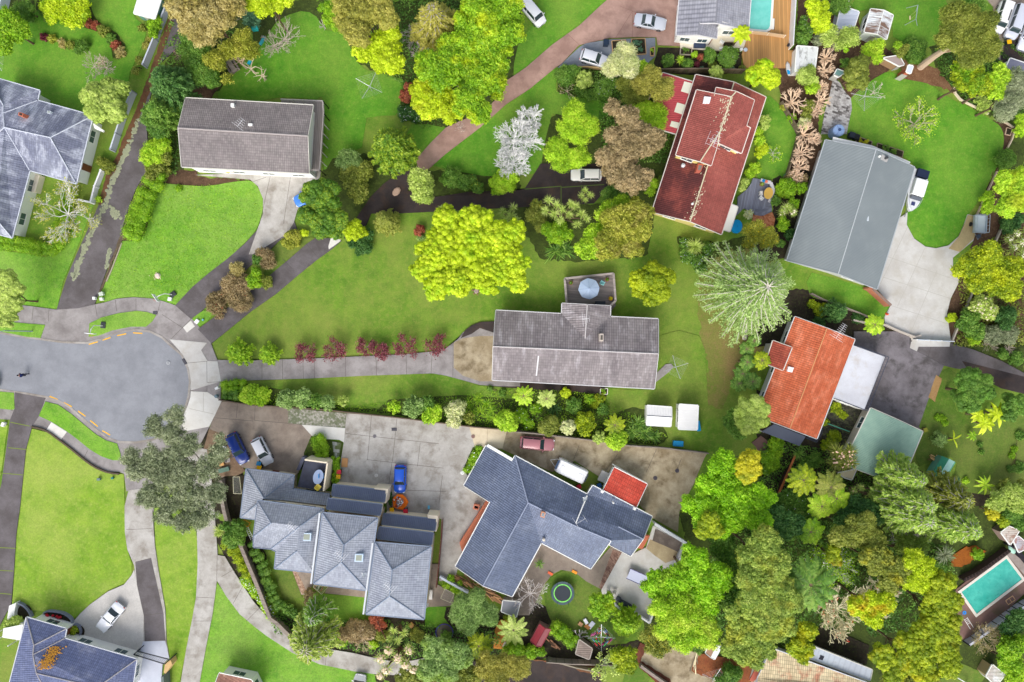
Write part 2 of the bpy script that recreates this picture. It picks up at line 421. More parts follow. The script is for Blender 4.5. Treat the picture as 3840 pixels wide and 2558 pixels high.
# lawns
G('lawn',gr_deep,.03,'a1 -60,480 60,470 130,330 280,150 330,100 380,60 560,190 720,240 900,300 980,420 1000,520 1060,520 1110,400 1040,300 860,180 800,40 780,0 1200,0 1180,130 1290,260 1250,420 1150,640 1080,860 700,980 330,900 350,800 0,700 -60,680',3)
G('lawn',gr_bright,.03,'a2 830,300 700,640 560,980 505,1225 300,1200 0,1185 -60,1180 -60,720 0,700 50,710 310,745 400,765 560,700 620,560 700,330',0)
G('lawn',gr_bright,.05,'a2 1400,140 1520,120 1800,140 2000,110 2200,88 2270,140 2318,240 2325,340 2300,430 2250,540 2150,650 2000,790 1850,900 1720,1030 1640,1100 1550,1190 1430,1150 1330,1130 1180,1115 1030,1130 930,1160 890,1080 960,940 1060,680 1090,620 1250,600 1330,400',2)
G('lawn',gr_deep,.03,'b1 60,420 200,200 420,100 560,150 640,270 800,300 880,480 1000,620 1320,700 1300,900 1250,1020 1000,1040 960,1300 700,1400 620,1500 620,900 550,880 240,860 0,900 -300,880 -250,740',2)
G('lawn',gr_deep,.03,'b1 1400,1100 1700,1130 1990,1090 1720,1180 1460,1440 1300,1400',2)
G('lawn',gr_deep,.03,'c1 0,920 200,790 430,600 470,620 430,760 480,830 720,870 960,900 900,1000 700,1100 400,1000 300,1480 120,1540 -200,1554 -700,1450 -680,1380 -400,1150 -100,1000',2)
G('lawn',gr_deep,.03,'c1 300,0 890,0 820,60 640,230 400,400 170,600 60,700 100,400 250,200',2)
G('lawn',gr_deep,.03,'d1 860,0 1660,0 1640,300 1500,420 1200,330 1190,130 1000,80 890,100',2)
G('lawn',gr_deep,.03,'d1 830,860 1130,640 1300,700 1500,740 1640,830 1760,900 1840,930 2030,1040 2150,1130 2170,1290 2080,1554 d2 2080,0 2000,200 1860,390 1820,470 1770,580 1680,660 1570,685 1480,670 1380,600 1315,480 1330,340 1400,200 d1 1440,1554 1390,1470 1280,1380 1060,1290 800,1180 790,1100 830,980',3)
G('lawn',gr_deep,.03,'d2 480,900 980,1050 1060,1060 1170,1190 1115,1300 980,1300 830,1230 560,1140 460,1090',2)
G('lawn',gr_deep,.03,'d1 40,850 190,920 340,1190 240,1554 d2 200,40 120,80 0,60 0,-300',2)
G('lawn',gr_dark,.03,'d3 1620,310 1750,330 1740,600 1850,700 2354,700 2354,1300 2000,1400 1740,1320 1760,1130 1650,1060 1430,1150 1400,1000 1460,850 1420,800 1500,570',2)
G('lawn',gr_olive,.03,'a3 1960,400 2354,385 b3 0,395 500,375 1000,350 1300,340 1580,332 1700,352 1850,392 2000,440 2200,450 2354,445 2354,560 1840,520 1200,560 850,640 300,480 0,430 a3 1960,405',1)
G('lawn',gr_olive,.03,'c3 900,460 1320,470 1340,0 1700,0 1760,300 1780,640 1900,700 1900,960 1760,1020 1400,960 1430,880 1200,600 920,700',2)
G('lawn',gr_lime,.05,'a3 285,818 420,850 540,935 650,1020 760,1110 870,1170 980,1210 1095,1220 1105,1554 a4 1105,230 1125,380 1165,500 1165,600 1100,680 960,740 800,860 660,990 560,975 350,920 280,920 200,850 110,860 125,640 150,250 175,0 a3 178,1554 235,1000',0)
G('lawn',gr_lime,.03,'a3 -60,750 75,790 55,900 20,1170 -60,1500',0)
G('lawn',gr_lime,.04,'a3 1365,1330 1700,1300 a4 1690,0 1745,300 1750,600 1735,800 1700,1000 1650,1250 1585,1554 1580,1640 1500,1640 1520,1540 1525,1370 1500,1340 1475,1200 1465,900 1410,600 1375,350 1362,30',0)
G('lawn',gr_bright,.03,'a4 1915,670 2000,790 2120,950 2250,1060 b4 118,1140 190,1190 350,1290 590,1395 900,1455 1070,1480 1100,1640 -1480,1640 a4 1760,1554 1830,1200 1880,950',0)
G('lawn',gr_dark,.03,'g 420,280 640,320 620,620 920,660 1100,1130 780,1180 560,560',0)
G('lawn',gr_deep,.03,'g 1400,1060 2240,1120 2200,1540 2300,1554 1400,1554 1350,1250',1)
G('lawn',gr_deep,.03,'h 1380,1050 1760,1060 1720,1250 1850,1420 1380,1420',1)
G('lawn',gr_dark,.04,'c4 330,740 380,640 460,585 540,565 640,590 740,640 810,715 960,900 1040,1180 980,1215 900,1225 760,1200 620,1120 420,1040 350,900',3)
G('lawn',gr_dark,.03,'c4 1180,1400 1280,1480 1250,1554 1260,1640 1000,1640 1060,1420',0)
G('lawn',gr_dark,.03,'q 700,1190 1230,1430 1150,1560 700,1620 350,1560 560,1390',0)
# road and pavements
kerb_n='a2 -80,1430 0,1440 240,1480 560,1523 690,1528 780,1530 900,1500 1000,1455 1080,1430 1200,1412 1330,1430 1430,1480 1510,1554 a3 1600,170 1655,290 1672,400 1660,530 1635,620 1560,760 1450,860 1350,905 1200,930 1060,925 960,890 860,820 740,720 640,630 540,570 420,530 250,500 100,480 0,465 -80,455'
G('footpath',co_path,.10,'a2 -80,1190 0,1182 220,1190 500,1227 700,1215 840,1182 930,1165 1030,1133 1180,1118 1350,1130 1450,1155 1550,1190 1700,1310 1780,1400 1860,1510 a3 1900,160 1930,230 1955,400 1948,575 1900,680 1850,800 1750,1000 1350,1330 1120,1370 1100,1215 1060,1200 960,1195 850,1150 750,1080 640,990 540,915 420,830 290,795 140,740 -80,730 -80,450 300,300 -80,-20',0,
  'a2 300,1205 288,1320 438,1225 432,1330 845,1185 862,1280 1022,1140 1035,1240 1205,1122 1205,1235 1420,1160 1390,1275 1435,1270 1620,1390 1570,1200 1700,1310 1690,1310 1500,1500 a3 1650,240 1830,220 1835,225 1830,490 1690,480 1960,575 1830,410 1955,405 1800,500 1800,660 850,855 700,920 780,1010 745,1075 100,655 350,705 245,655 235,1000',joint_d)
G('road',as_road,.115,kerb_n,0)
_k=PL(kerb_n)
b=MB()
for i in range(len(_k)-1):
    p,q=_k[i],_k[i+1];d=(q-p).normalized();n_=Vector((-d.y,d.x,0))
    b.bar(p+n_*.15+Vector((0,0,.09)),q+n_*.15+d*.05+Vector((0,0,.09)),.3+.004*(i%2),.17+.004*(i%2))
    b.bar(p-n_*.2+Vector((0,0,.06)),q-n_*.2+Vector((0,0,.06)),.3,.16+.003*(i%2),1)
struct(b.build('kerb',[M_conc((176,170,164),(146,138,130),(110,100,92),12.0,.4),M_conc((150,146,140),(124,118,112),(100,90,82),13.0,.5)]))
b=MB()
for s_ in('a3 778,62 858,38','a3 903,22 975,-2','a2 1037,1440 1117,1423','a2 1183,1415 1265,1420','a3 428,534 500,564','a3 553,592 623,628','a3 680,670 745,716','a3 790,757 857,810','a3 902,850 970,889'):
    p,q=PL(s_);c=Vector((-8,0,0));inn=(PT('a3',1100,450)-p).normalized()*.28;p=p+inn;q=q+inn
    d=(q-p).normalized();n_=Vector((-d.y,d.x,0))*.075
    b.face([(v.x,v.y,.165)for v in(p+n_,p-n_,q-n_,q+n_)])
struct(b.build('road_marking',K((252,186,20),.7,.08)))
G('lawn',gr_bright,.16,'a2 -80,1330 0,1335 130,1340 405,1362 365,1478 250,1468 0,1418 -80,1400',0)
G('lawn',gr_bright,.16,'a2 790,1468 796,1350 900,1298 1050,1260 1210,1238 1300,1248 1385,1275 1350,1330 1295,1378 1160,1378 1000,1410 880,1455',0)
G('lawn',gr_bright,.16,'a3 408,578 520,606 640,690 740,775 850,865 940,920 1040,950 1070,1040 1075,1095 1000,1095 900,1060 800,1000 690,910 590,835 460,755 350,705',0)
G('lawn',gr_bright,.16,'a3 -60,485 130,500 137,640 115,652 -60,632',0)
G('footpath',co_white,.125,'a3 460,760 597,845 543,915 415,828',0)
G('footpath',co_white,.125,'a3 1690,488 1835,495 1960,575 1905,690 1850,800 1640,840 1600,760 1660,620 1685,540',0,'a3 1800,500 1800,660 1675,640 1900,690',K((178,172,160),.9))
G('footpath',co_white,.123,'a2 1620,1385 1690,1325 1725,1375 1655,1430',0)
G('footpath',co_pale,.12,'a3 1500,30 1830,60 1780,125 1835,220 1925,225 1955,400 1690,480 1672,380 1650,240 1590,130',0,'a3 1650,240 1835,222 1830,225 1832,410 1832,410 1955,403',joint_d)
# driveways and paths
drive_j=K((100,94,90),.9)
G('driveway',as_dark,.108,'a1 1640,180 1600,400 1420,560 1290,1000 1310,1300 1300,1554 a2 1290,20 1200,170 1110,420 1060,620 960,840 910,980 840,1182 700,1215 505,1228 600,930 690,720 780,520 900,250 960,0 a1 960,1554 1060,1380 1250,880 1380,500 1480,240 1540,80 1660,80',0)
G('garden_bed',M_soil((96,66,46),(120,84,58),(86,96,52)),.112,'a1 1490,170 1540,190 1440,480 1330,800 1180,1180 1060,1480 1030,1554 a2 1000,0 930,260 900,300 870,300 960,0 a1 960,1554 1130,1140 1250,860 1380,480',jit=.06)
G('garden_bed',M_soil((92,78,62),(112,96,80),(120,122,84)),.112,'a2 1170,300 1250,100 1300,120 1180,440 1080,620 1010,780 960,940 900,1060 870,1100 960,860 1060,600',jit=.05)
b=MB()
def blotch(path,w,n,z0,hmax):
    ps=PL(path)
    for i in range(n):
        t=R_.random()*(len(ps)-1);k=int(t);c=ps[k].lerp(ps[k+1],t-k)+Vector((R_.gauss(0,w),R_.gauss(0,w),0))
        r=R_.uniform(.08,.28);m=7;a0=R_.random()*6;rr=[r*R_.uniform(.6,1.25)for _ in range(m)]
        b.lathe((c.x,c.y,z0),[(r,0),(r*.8,hmax*R_.uniform(.4,1)),(r*.3,hmax)],7)
blotch('a1 1220,1060 1150,1280 1080,1420 a2 1040,0 985,130 930,330 850,480 790,600 740,720 680,880 655,950',.16,520,.15,.05)
blotch('a2 1000,330 1020,380 1050,390',.3,50,.15,.04)
blotch('a2 980,690 960,760 940,860',.1,60,.15,.04)
o_=b.build('lichen_patch',K((150,154,126),.95,.2));setp(o_,kind='stuff',label='pale grey green lichen crust growing along the long dark driveway',cat='lichen')
G('driveway',co_mid,.11,'a2 1730,40 2354,20 b2 60,0 600,0 580,120 480,200 390,350 360,460 300,560 0,740 a2 2200,740 2325,380 2325,250 2280,140 2210,80',0,'a2 2236,100 2354,60 b2 155,40 60,470 330,60 270,470',joint_d)
G('driveway',as_dark,.106,'b2 360,440 390,520 230,620 150,700 50,760 0,820 a2 2170,880 2050,980 1870,1160 1760,1260 1690,1310 1550,1190 1700,1030 1860,895 2010,780 2160,650 2270,530 2325,400',0)
G('driveway',as_dark,.104,'b2 690,600 780,620 700,690 560,790 400,920 200,1090 0,1230 a2 2236,1228 2000,1420 1870,1525 1750,1400 1900,1290 2100,1150 2236,1040 b2 0,1040 120,950 200,880 310,790 470,650 560,590',0,'b2 470,650 560,750 260,780 350,870')
G('lawn',gr_dark,.05,'b2 130,720 230,640 500,590 560,592 470,650 300,795 200,885 a2 2300,1000 2354,840',0)
G('lawn',gr_bright,.06,'a2 1690,1300 1800,1235 1900,1240 1840,1320 1752,1390',0)
G('driveway',co_white,.12,'b2 690,585 780,570 770,625 705,672 670,695 665,670',1)
G('driveway',as_black,.1,'b2 800,600 870,480 1040,230 1150,120 1300,10 1400,-60 1500,-60 1360,180 1600,235 1900,190 2354,172 c2 0,200 160,160 300,-60 560,-60 900,-60 900,150 770,290 500,305 200,318 b2 2354,325 1900,345 1630,362 1280,378 1040,380 1000,480 900,560',0,'c2 160,165 480,140 480,140 480,300 660,130 660,290 c2 480,150 860,125',K((90,110,50),.9),jw=.12)
G('driveway',co_pink,.12,'c1 890,0 820,60 640,230 400,400 170,600 0,715 b1 2150,880 1990,1000 1700,1130 1560,1270 1430,1420 1470,1520 1530,1510 1700,1360 2000,1130 2236,920 c1 200,790 430,600 480,570 640,400 900,340 1100,330 1320,330 1330,400 1535,410 1500,330 1520,0 1520,-60 920,-60',0,'c1 530,300 640,400 1110,330 1110,100 1110,100 960,340 c1 300,640 320,660 1000,60 1300,180',K((140,106,94),.9))
G('parking_pad',grav_grey,.09,'c1 450,600 640,420 700,385 930,350 1310,338 1310,500 1200,600 860,612',0)
G('driveway',co_path,.11,'a3 1925,212 2354,215 b3 0,215 260,207 600,195 900,182 1350,160 1560,140 1700,110 1760,60 1830,10 b2 1790,1500 1850,1430 1930,1370 2010,1335 2150,1330 b3 2354,-60 2354,445 2200,445 2000,432 1850,390 1700,350 1580,330 1300,340 1000,350 500,375 0,390 a3 1958,405',0,
  'b3 260,205 262,380 440,200 445,378 540,197 543,372 80,215 80,385 815,190 815,358 1085,172 1090,350 1350,160 1355,342 1580,140 1570,332 1765,60 1762,360 1765,275 2120,275 1765,170 2000,90',joint_d)
G('patio',co_warm,.115,'b3 1770,60 1850,20 2000,0 2150,0 2150,400 2000,400 1850,350 1770,280',1)
G('patio',as_black,.118,'b2 1830,1480 1870,1410 1930,1365 2010,1335 2150,1330 2150,1440 2000,1390 1930,1440',0)
G('patio',as_black,.09,'b3 2120,400 c3 0,400 860,440 885,525 700,500 400,482 0,455 b3 2000,430',0)
G('footpath',co_path,.1,'c3 1400,250 1450,245 1470,270 1440,310 1300,420 1290,360',1)
# shared concrete yard between the town houses and the blue house
G('driveway',co_brown,.1,'a3 1955,578 2354,612 b3 0,606 320,628 320,770 430,782 520,880 450,1060 400,1210 0,1170 -100,1160 a3 2120,1180 1960,1250 1850,820 1900,690',0,'b3 20,610 15,745 15,745 320,770 a3 2100,600 2090,720 1890,720 2236,750',joint_d)
G('patio',M_soil((120,96,76),(140,118,96),(156,134,108)),.104,'a3 1850,820 1990,870 2110,1120 2170,1190 2100,1230 1950,1240 1800,1000',1)
G('driveway',M_pavers((116,122,96),(150,148,134),(172,168,158),.78,.3,.3),.112,'b3 312,636 826,682 812,808 428,780 312,768',0)
G('driveway',co_white,.114,'b3 430,782 812,812 802,938 760,915 640,908 520,882',0)
G('driveway',co_mid,.108,'b3 826,682 1250,715 1600,760 1905,798 1960,980 2020,960 1860,1310 1980,1380 2100,1440 b4 1960,100 1840,420 1780,640 1640,660 1660,110 1180,60 1180,-170 b3 740,1320 800,940',0,
  'b3 1045,700 1010,1090 1270,720 1230,1110 820,860 1640,950 1475,940 1450,1150 1005,1090 1680,1165 1225,1120 1190,1360 1670,1230 1640,1480 1360,1360 1700,1370',joint_d)
G('driveway',co_warm,.106,'b3 1905,798 2354,830 c3 80,830 280,850 600,890 760,910 1080,960 1300,985 1770,1030 1740,1080 1650,1300 1520,1554 c4 1510,230 1280,100 1100,-80 600,-400 c3 400,1200 b3 2200,1000 1960,980',0,
  'c3 590,1090 640,960 980,1040 880,1180 1320,1000 1230,1200 1540,1080 1500,1180',joint_d)
G('driveway',M_conc((222,208,180),(206,190,160),(180,160,128),14.0,.3,.15),.116,'b3 1908,802 2240,830 2200,990 1955,975',0,'b3 2068,812 2062,980',K((170,150,124),.9))
G('garden_bed',soil_g,.13,'b3 515,880 640,912 790,940 775,1080 740,1290 680,1330 700,1080 450,1065 450,1030',0)
G('footpath',M_pavers((100,110,70),(150,152,140),(176,176,170),.1,.4,.5),.136,'b3 700,930 780,945 755,1080 715,1080',0)
G('garden_bed',soil_g,.12,'i 345,170 500,200 330,560 250,670 185,590 200,500',0)
G('patio',soil_d,.1,'e -100,400 190,380 100,1200 -150,1200',0)
G('patio',co_brown,.09,'g 930,660 1310,700 1300,900 1150,1080 1090,1080',0)
G('patio',M_pavers((150,120,100),(196,166,140),(216,190,164),.6,.2,.1),.096,'g 935,665 1000,660 1110,860 1150,960 1190,1010 1100,1080 1000,850',0)
G('patio',co_brown,.09,'g 1560,930 2250,1010 2240,1130 1500,1050',0)
G('patio',co_brown,.09,'h 1500,300 1640,300 1600,660 1740,740 1900,840 1880,1040 1400,1060 1420,700',0)
G('patio',soil_d,.09,'h 560,1220 1380,1290 1380,1554 740,1554',0)
G('patio',M_conc((150,138,126),(128,116,106),(108,96,86),15.0,.4),.09,'c4 300,300 480,420 740,560 940,330 1020,400 830,730 700,660 600,580 480,560 400,600 330,690 300,760 200,960 60,960 0,800 240,440',0)
G('patio',M_pavers((110,84,74),(136,106,94),(150,122,108),1.0,.5,.2),.1,'c4 935,380 1018,402 835,735 815,710',0)
G('patio',co_pale,.11,'c4 1018,402 1110,420 1230,360 1290,170 1560,310 1540,400 1240,1020 1110,920 930,830 840,770 835,735',0)
G('patio',M_conc((190,174,140),(168,150,118),(140,122,92),16.0,.5),.116,'c4 1265,290 1390,330 1510,400 1480,470 1400,500 1300,430 1230,370',0)
G('patio',M_conc((120,108,100),(98,88,82),(150,140,130),17.0,.4),.22,'c4 1310,200 1545,310 1510,400 1390,345 1285,300',0)
# left side driveways
G('driveway',as_dark,.108,'a3 140,497 408,548 350,705 290,795 235,1000 178,1554 a4 170,100 150,250 125,640 105,870 60,940 -20,1100 -80,1200 -80,0 a3 -60,1620 20,1300 80,870 95,740 137,640',0,
  'a3 80,985 240,1000 100,760 270,795 -20,1205 210,1225 a4 -60,560 125,570 -60,360 150,370 -60,760 110,775',K((120,140,50),.9),jw=.1)
b=MB()
for pth in('a3 290,800 420,835 540,920 640,995 750,1085 850,1155 960,1200 1060,1215',):
    ps=smooth(PL(pth),3,False)
    for i in range(len(ps)-1):b.bar(ps[i]+Vector((0,0,.2)),ps[i+1]+Vector((0,0,.2)),.22,.4)
o_=b.build('retaining_wall',K((92,80,66),.9));setp(o_,'low dark timber retaining wall curving along the footpath above the big left lawn','retaining wall')
G('driveway',co_mid,.106,'a3 1140,1360 1358,1330 1362,1554 a4 1350,30 1372,350 1410,600 1462,900 1475,1200 1500,1335 1440,1400 1400,1554 1400,1640 1180,1640 1225,1340 1270,1190 1270,950 1210,680 1190,520 1130,380 1108,230 1105,0',0,
  'a4 1120,205 1345,195 1200,490 1340,455',joint_d)
G('driveway',as_dark,.112,'a4 1200,492 1340,456 1395,700 1450,950 1465,1182 1282,1190 1275,960 1215,690',0,'a4 1300,715 1390,700 1280,960 1440,940',joint_d)
G('driveway',M_conc((200,204,216),(188,192,206),(170,174,186),18.0,.3,.12),.114,'a4 1268,1190 1462,1184 1500,1338 1440,1390 1420,1640 1180,1640 1225,1340',0)
G('parking_pad',M_conc((206,202,196),(190,186,180),(170,168,166),19.0,.3,.5),.1,'a4 1215,690 1250,820 1275,960 1272,1250 1190,1290 900,1210 710,1150 640,1030 720,940 800,865 960,750 1100,690 1165,610 1190,560',0)
G('driveway',co_mid,.106,'a3 1640,960 1700,1200 1735,1554 a4 1742,220 1750,500 1735,800 1700,1000 1650,1250 1585,1640 1750,1640 1830,1200 1880,950 1900,800 1918,650 2000,790 2120,950 2250,1060 b4 118,1140 350,1292 590,1392 900,1455 1070,1478 1500,1500 1700,1460 1700,1300 1300,1380 1050,1332 870,1290 690,1262 500,1212 340,1112 240,1060 100,950 0,830 a4 2150,700 2060,560 1990,440 1925,430 1912,235 a3 1880,1330 1830,1000',0,
  'a4 1745,800 1895,808 1710,1010 1870,1010 1922,430 1918,650 1960,620 2060,560 2060,860 2150,700 2180,1010 2300,890 b4 650,1270 640,1400',joint_d)
G('driveway',as_black,.1,'b4 1700,1300 2100,1400 2354,1340 c4 200,1345 480,1385 800,1430 840,1554 840,1660 -900,1660 b4 1500,1500',0)
G('garden_bed',M_soil((110,72,50),(140,96,68),(98,80,66)),.104,'c4 190,1340 480,1380 800,1420 840,1500 620,1440 560,1400 320,1370',jit=.08)
G('driveway',co_warm,.1,'c4 1210,1260 1330,1280 1500,1240 1700,1300 1900,1554 1950,1660 1500,1660 1430,1554 1180,1370',0)
G('garden_bed',M_soil((96,52,40),(120,72,54),(84,60,46)),.105,'c4 1180,1200 1240,1230 1180,1360 1440,1520 1480,1640 1420,1640 1170,1420 1130,1300',jit=.05)
G('garden_bed',M_soil((130,70,44),(150,92,56),(84,60,40)),.105,'n 1100,1050 1500,1100 2200,1250 2100,1540 1500,1560 1000,1350',jit=.1)
# north east
G('patio',M_conc((232,224,206),(222,212,192),(200,188,166),20.0,.25,.12),.14,'s 190,560 900,400 1240,430 1480,520 1480,860 1230,850 980,910 240,860',0)
G('patio',M_pavers((90,86,84),(160,156,154),(188,186,184),.35,.5,.28,.42),.05,'d1 690,700 730,740 760,800 822,870 832,960 810,1060 785,1185 560,1185 590,1000 640,820 660,720',0)
G('driveway',co_pale,.1,'d2 1250,420 1320,370 1313,480 1378,602 1478,672 1570,687 1682,662 1772,582 1822,472 1850,388 1960,410 1900,620 1720,770 1720,900 1780,970 1700,1130 1668,1260 1700,1490 1690,1554 1380,1554 1330,1440 1120,1350 1118,1290 1172,1190 1055,1050 1150,700',0,
  'd2 1140,760 1760,970 1100,940 1700,1130 1170,1190 1665,1350 1320,500 1080,1000 1470,690 1230,1200 1580,880 1350,1420',K((180,176,168),.9),jw=.07)
G('driveway',M_conc((196,176,130),(178,158,116),(160,140,100),21.0,.4),.104,'d2 1772,582 1822,472 1850,392 1960,412 1905,600 1780,720 1680,690',0)
G('driveway',as_dark,.09,'d3 1350,-20 1370,40 1700,62 1900,120 2150,220 2354,330 2420,360 2420,540 2354,512 2150,462 2000,380 1850,300 1740,285 1640,260 1500,180 1340,108',0,'d3 1535,60 1500,185')
G('driveway',as_black,.094,'d3 1800,220 2354,360 2420,380 2420,540 2354,512 2150,462 2000,380 1850,300',0)
G('driveway',co_pale,.098,'d3 1352,50 1430,58 1402,135 1340,106',0)
G('driveway',M_conc((134,128,132),(104,98,100),(70,66,64),33.0,.7,.4),.086,'d3 850,-40 1340,-40 1340,108 1500,182 1640,262 1600,350 1500,570 1420,800 1455,850 1265,750 1000,640 940,660 660,550 850,80',0)
G('patio',M_pavers((50,50,40),(70,66,58),(86,92,58),.45,.3,.2,.5),.08,'d3 640,560 950,660 870,960 780,980 580,900 560,800',0)
G('garden_bed',M_soil((176,140,92),(160,124,80),(190,156,108)),.09,'d3 1570,345 1625,375 1560,575 1505,540',jit=.03)
G('driveway',co_brown,.08,'d1 1960,-60 2420,-60 2420,640 2200,600 2120,520 2160,380 2060,300 2080,60',0)
G('driveway',as_black,.084,'r 1080,900 1447,900 1447,1568 900,1568 900,1200',0)
G('footpath',K((120,92,86),.9),.09,'c3 2240,880 2310,930 2250,1100 2220,1060 2200,980 2160,940',0)
# pool terraces
G('patio',M_conc((138,108,100),(118,92,84),(98,96,60),22.0,.5),.09,'d4 1690,880 1750,730 2160,400 2200,430 2340,480 2420,560 2420,700 1990,1120 1780,1180 1740,1000',0)
G('patio',M_conc((176,164,156),(150,138,130),(120,110,104),23.0,.4),.095,'d4 2170,400 2230,390 2420,560 2420,640 2345,600',0)
G('patio',M_soil((168,98,34),(150,84,30),(120,66,34)),.085,'m 780,900 1040,700 1300,700 1500,800 1200,1000 950,1150 700,1120',jit=.1)
G('patio',soil_d,.084,'p 1280,600 1500,560 2250,900 2200,1250 1300,930',0)
# ---------------------------------------------------------------- buildings
CAM=Vector((0,0,HC))
def verts(spec):
    """'A a1 1640,865,4.5; B ...' ; z may be three letters of known points = lies in their plane"""
    V={}
    for item in spec.split(';'):
        t=item.split()
        if not t:continue
        x,y,z=t[2].split(',')
        if z[0].isalpha():
            a,b_,c=(V[q]for q in z);n=(b_-a).cross(c-a);P0=PT(t[1],float(x),float(y),0)
            s=n.dot(a-CAM)/n.dot(P0-CAM);V[t[0]]=CAM+(P0-CAM)*s
        else:V[t[0]]=PT(t[1],float(x),float(y),float(z))
    return V
def roofuv(pts):
    n=Vector((0,0,0))
    for i in range(len(pts)):n+=pts[i].cross(pts[(i+1)%len(pts)])
    n.normalize()
    if n.z<0:n=-n
    d=Vector((n.x*n.z,n.y*n.z,-(n.x**2+n.y**2)))
    if d.length<.02:d=Vector((1,0,0))
    d.normalize();u=n.cross(d)
    return[(p.dot(u),p.dot(d))for p in pts],n
def roof(parent,V,faces,m,ridge_m=None,gut_m=None,th=.12,gutter=True,capr=.085,name='roof',skip='',ridge=True):
    b=MB();edges={}
    for f in faces.split():
        pts=[V[c]for c in f]
        uv,n=roofuv(pts)
        nn=Vector((0,0,0))
        for i in range(len(pts)):nn+=pts[i].cross(pts[(i+1)%len(pts)])
        if nn.z<0:pts=pts[::-1];uv=uv[::-1];f=f[::-1]
        for tr in tessellate_polygon([pts]):
            if len(pts)==3:tr=(0,1,2)
            a_,c_,e_=(pts[q]for q in tr)
            if(c_-a_).cross(e_-a_).z<0:tr=(tr[0],tr[2],tr[1])
            b.face([pts[q]for q in tr],0,[uv[q]for q in tr]);b.face([pts[q]-Vector((0,0,th))for q in tr][::-1],1)
        for i in range(len(f)):
            k=frozenset((f[i],f[(i+1)%len(f)]));edges.setdefault(k,[]).append((n,centroid(pts)))
    cap=MB();gut=MB()
    for k,v in edges.items():
        if len(k)<2:continue
        a,c=sorted(k)
        if a+c in skip.split():continue
        p,q=V[a],V[c];dn=Vector((0,0,th))
        if len(v)==1:
            b.face([p,q,q-dn,p-dn],1);b.face([p-dn,q-dn,q,p],1)
            mid=(p+q)/2;out=mid-v[0][1];out.z=0;e=(q-p).normalized();o2=Vector((-e.y,e.x,0)).normalized()
            if o2.dot(out)<0:o2=-o2
            off=o2*.06+Vector((0,0,-.05))
            gut.bar(p+off,q+off,.12 if abs(p.z-q.z)<.05 else .07,.15 if abs(p.z-q.z)<.05 else .2)
        elif ridge:
            # convex (ridge or hip) when the two faces fall away from the edge
            n1,c1=v[0];n2,c2=v[1];mid=(p+q)/2;mid.z=0;o1=(c1-mid);
            if o1.x*n1.x+o1.y*n1.y>-1e-6 or(c2-mid).dot(Vector((n2.x,n2.y,0)))>0:
                if(n1-n2).length>.05:cap.tube([p+Vector((0,0,.02)),q+Vector((0,0,.02))],capr,6)
    soff=K((214,210,200),.8)
    o=b.build(name,[m,gut_m or soff],parent)
    if cap.f:cap.build('ridge_cap',ridge_m or m,o)
    if gutter and gut.f:gut.build('gutter',gut_m or soff,o)
    return o
def window_on(parent,p,q,t,w,zc,h,glass,fr,n=None):
    """window in the wall running p to q (outer face), centred at fraction t"""
    d=(q-p).normalized();c=p.lerp(q,t);out=Vector((d.y,-d.x,0));a=math.atan2(d.y,d.x)
    b=MB();c=Vector((c.x,c.y,zc))
    for s_ in(-1,1):b.box(c+d*(s_*w/2),(.07,.14,h+.07),a);b.box(c+Vector((0,0,s_*h/2)),(w-.07,.132,.07),a)
    b.box(c,(.05,.12,h-.07),a);b.box(c+Vector((0,0,-h/2-.06)),(w+.16,.2,.045),a)
    o=b.build('window',fr,parent)
    g=MB();g.box(c,(w-.02,.06,h-.02),a);g.build('pane',glass,o)
def walls(parent,pts,m,ins=.45,zb=0.0,windows=True,glass=None,fr=None,drop=.14,name='wall',door=None,wz=None):
    base=ccw([p.copy()for p in pts]);ip=inset(base,ins)
    for i,p in enumerate(ip):p.z=base[i].z-drop
    b=MB();N=len(ip)
    for i in range(N):
        p,q=ip[i],ip[(i+1)%N]
        b.face([(p.x,p.y,zb),(q.x,q.y,zb),tuple(q),tuple(p)])
    o=b.build(name,m,parent)
    glass=glass or M_glass();fr=fr or K((236,236,232),.5)
    if windows:
        for i in range(N):
            p,q=ip[i].copy(),ip[(i+1)%N].copy();top=min(p.z,q.z);L=(Vector((p.x-q.x,p.y-q.y))).length
            p.z=q.z=0
            if L<2.2 or top<2:continue
            k=max(1,int(L/3.6))
            for t in range(k):
                z=(wz if wz else zb+1.5)
                while z+.7<top:
                    if door==i and t==0 and z<2:
                        pass
                    else:window_on(parent,p,q,(t+.5)/k,min(1.7,L/k*.55),z,1.1,glass,fr)
                    z+=2.7
    if door is not None and door<N:
        p,q=ip[door].copy(),ip[(door+1)%N].copy();p.z=q.z=0;d=(q-p).normalized();a=math.atan2(d.y,d.x)
        L=(q-p).length;k=max(1,int(L/3.6));c=p.lerp(q,.5/k);b=MB();b.box((c.x,c.y,zb+1.03),(.95,.12,2.05),a);dd=b.build('door',K((120,70,50),.5),parent)
        b=MB();c2=c+d*.35+Vector((d.y,-d.x,0))*.09;b.box((c2.x,c2.y,zb+1.0),(.12,.05,.05),a);b.build('handle',K((180,180,180),.3,metal=.9),dd)
    return o
def antenna(parent,tag,x,y,z,ang,L=1.7,h=1.2,elems=7,name='antenna'):
    """yagi aerial: mast and boom with cross elements"""
    p=PT(tag,x,y,z+h);b=MB();b.tube([p-Vector((0,0,h+.1)),p],.025,5)
    d=Vector((math.cos(ang),math.sin(ang),0));s=Vector((-d.y,d.x,0))
    b.tube([p-d*L*.5,p+d*L*.5],.022,5)
    for i in range(elems):
        t=-.5+i/(elems-1);l=.75-.4*(i/elems)if i else 1.0
        b.tube([p+d*(L*t)-s*l,p+d*(L*t)+s*l],.018,4)
    b.build(name,K((225,225,228),.5),parent)
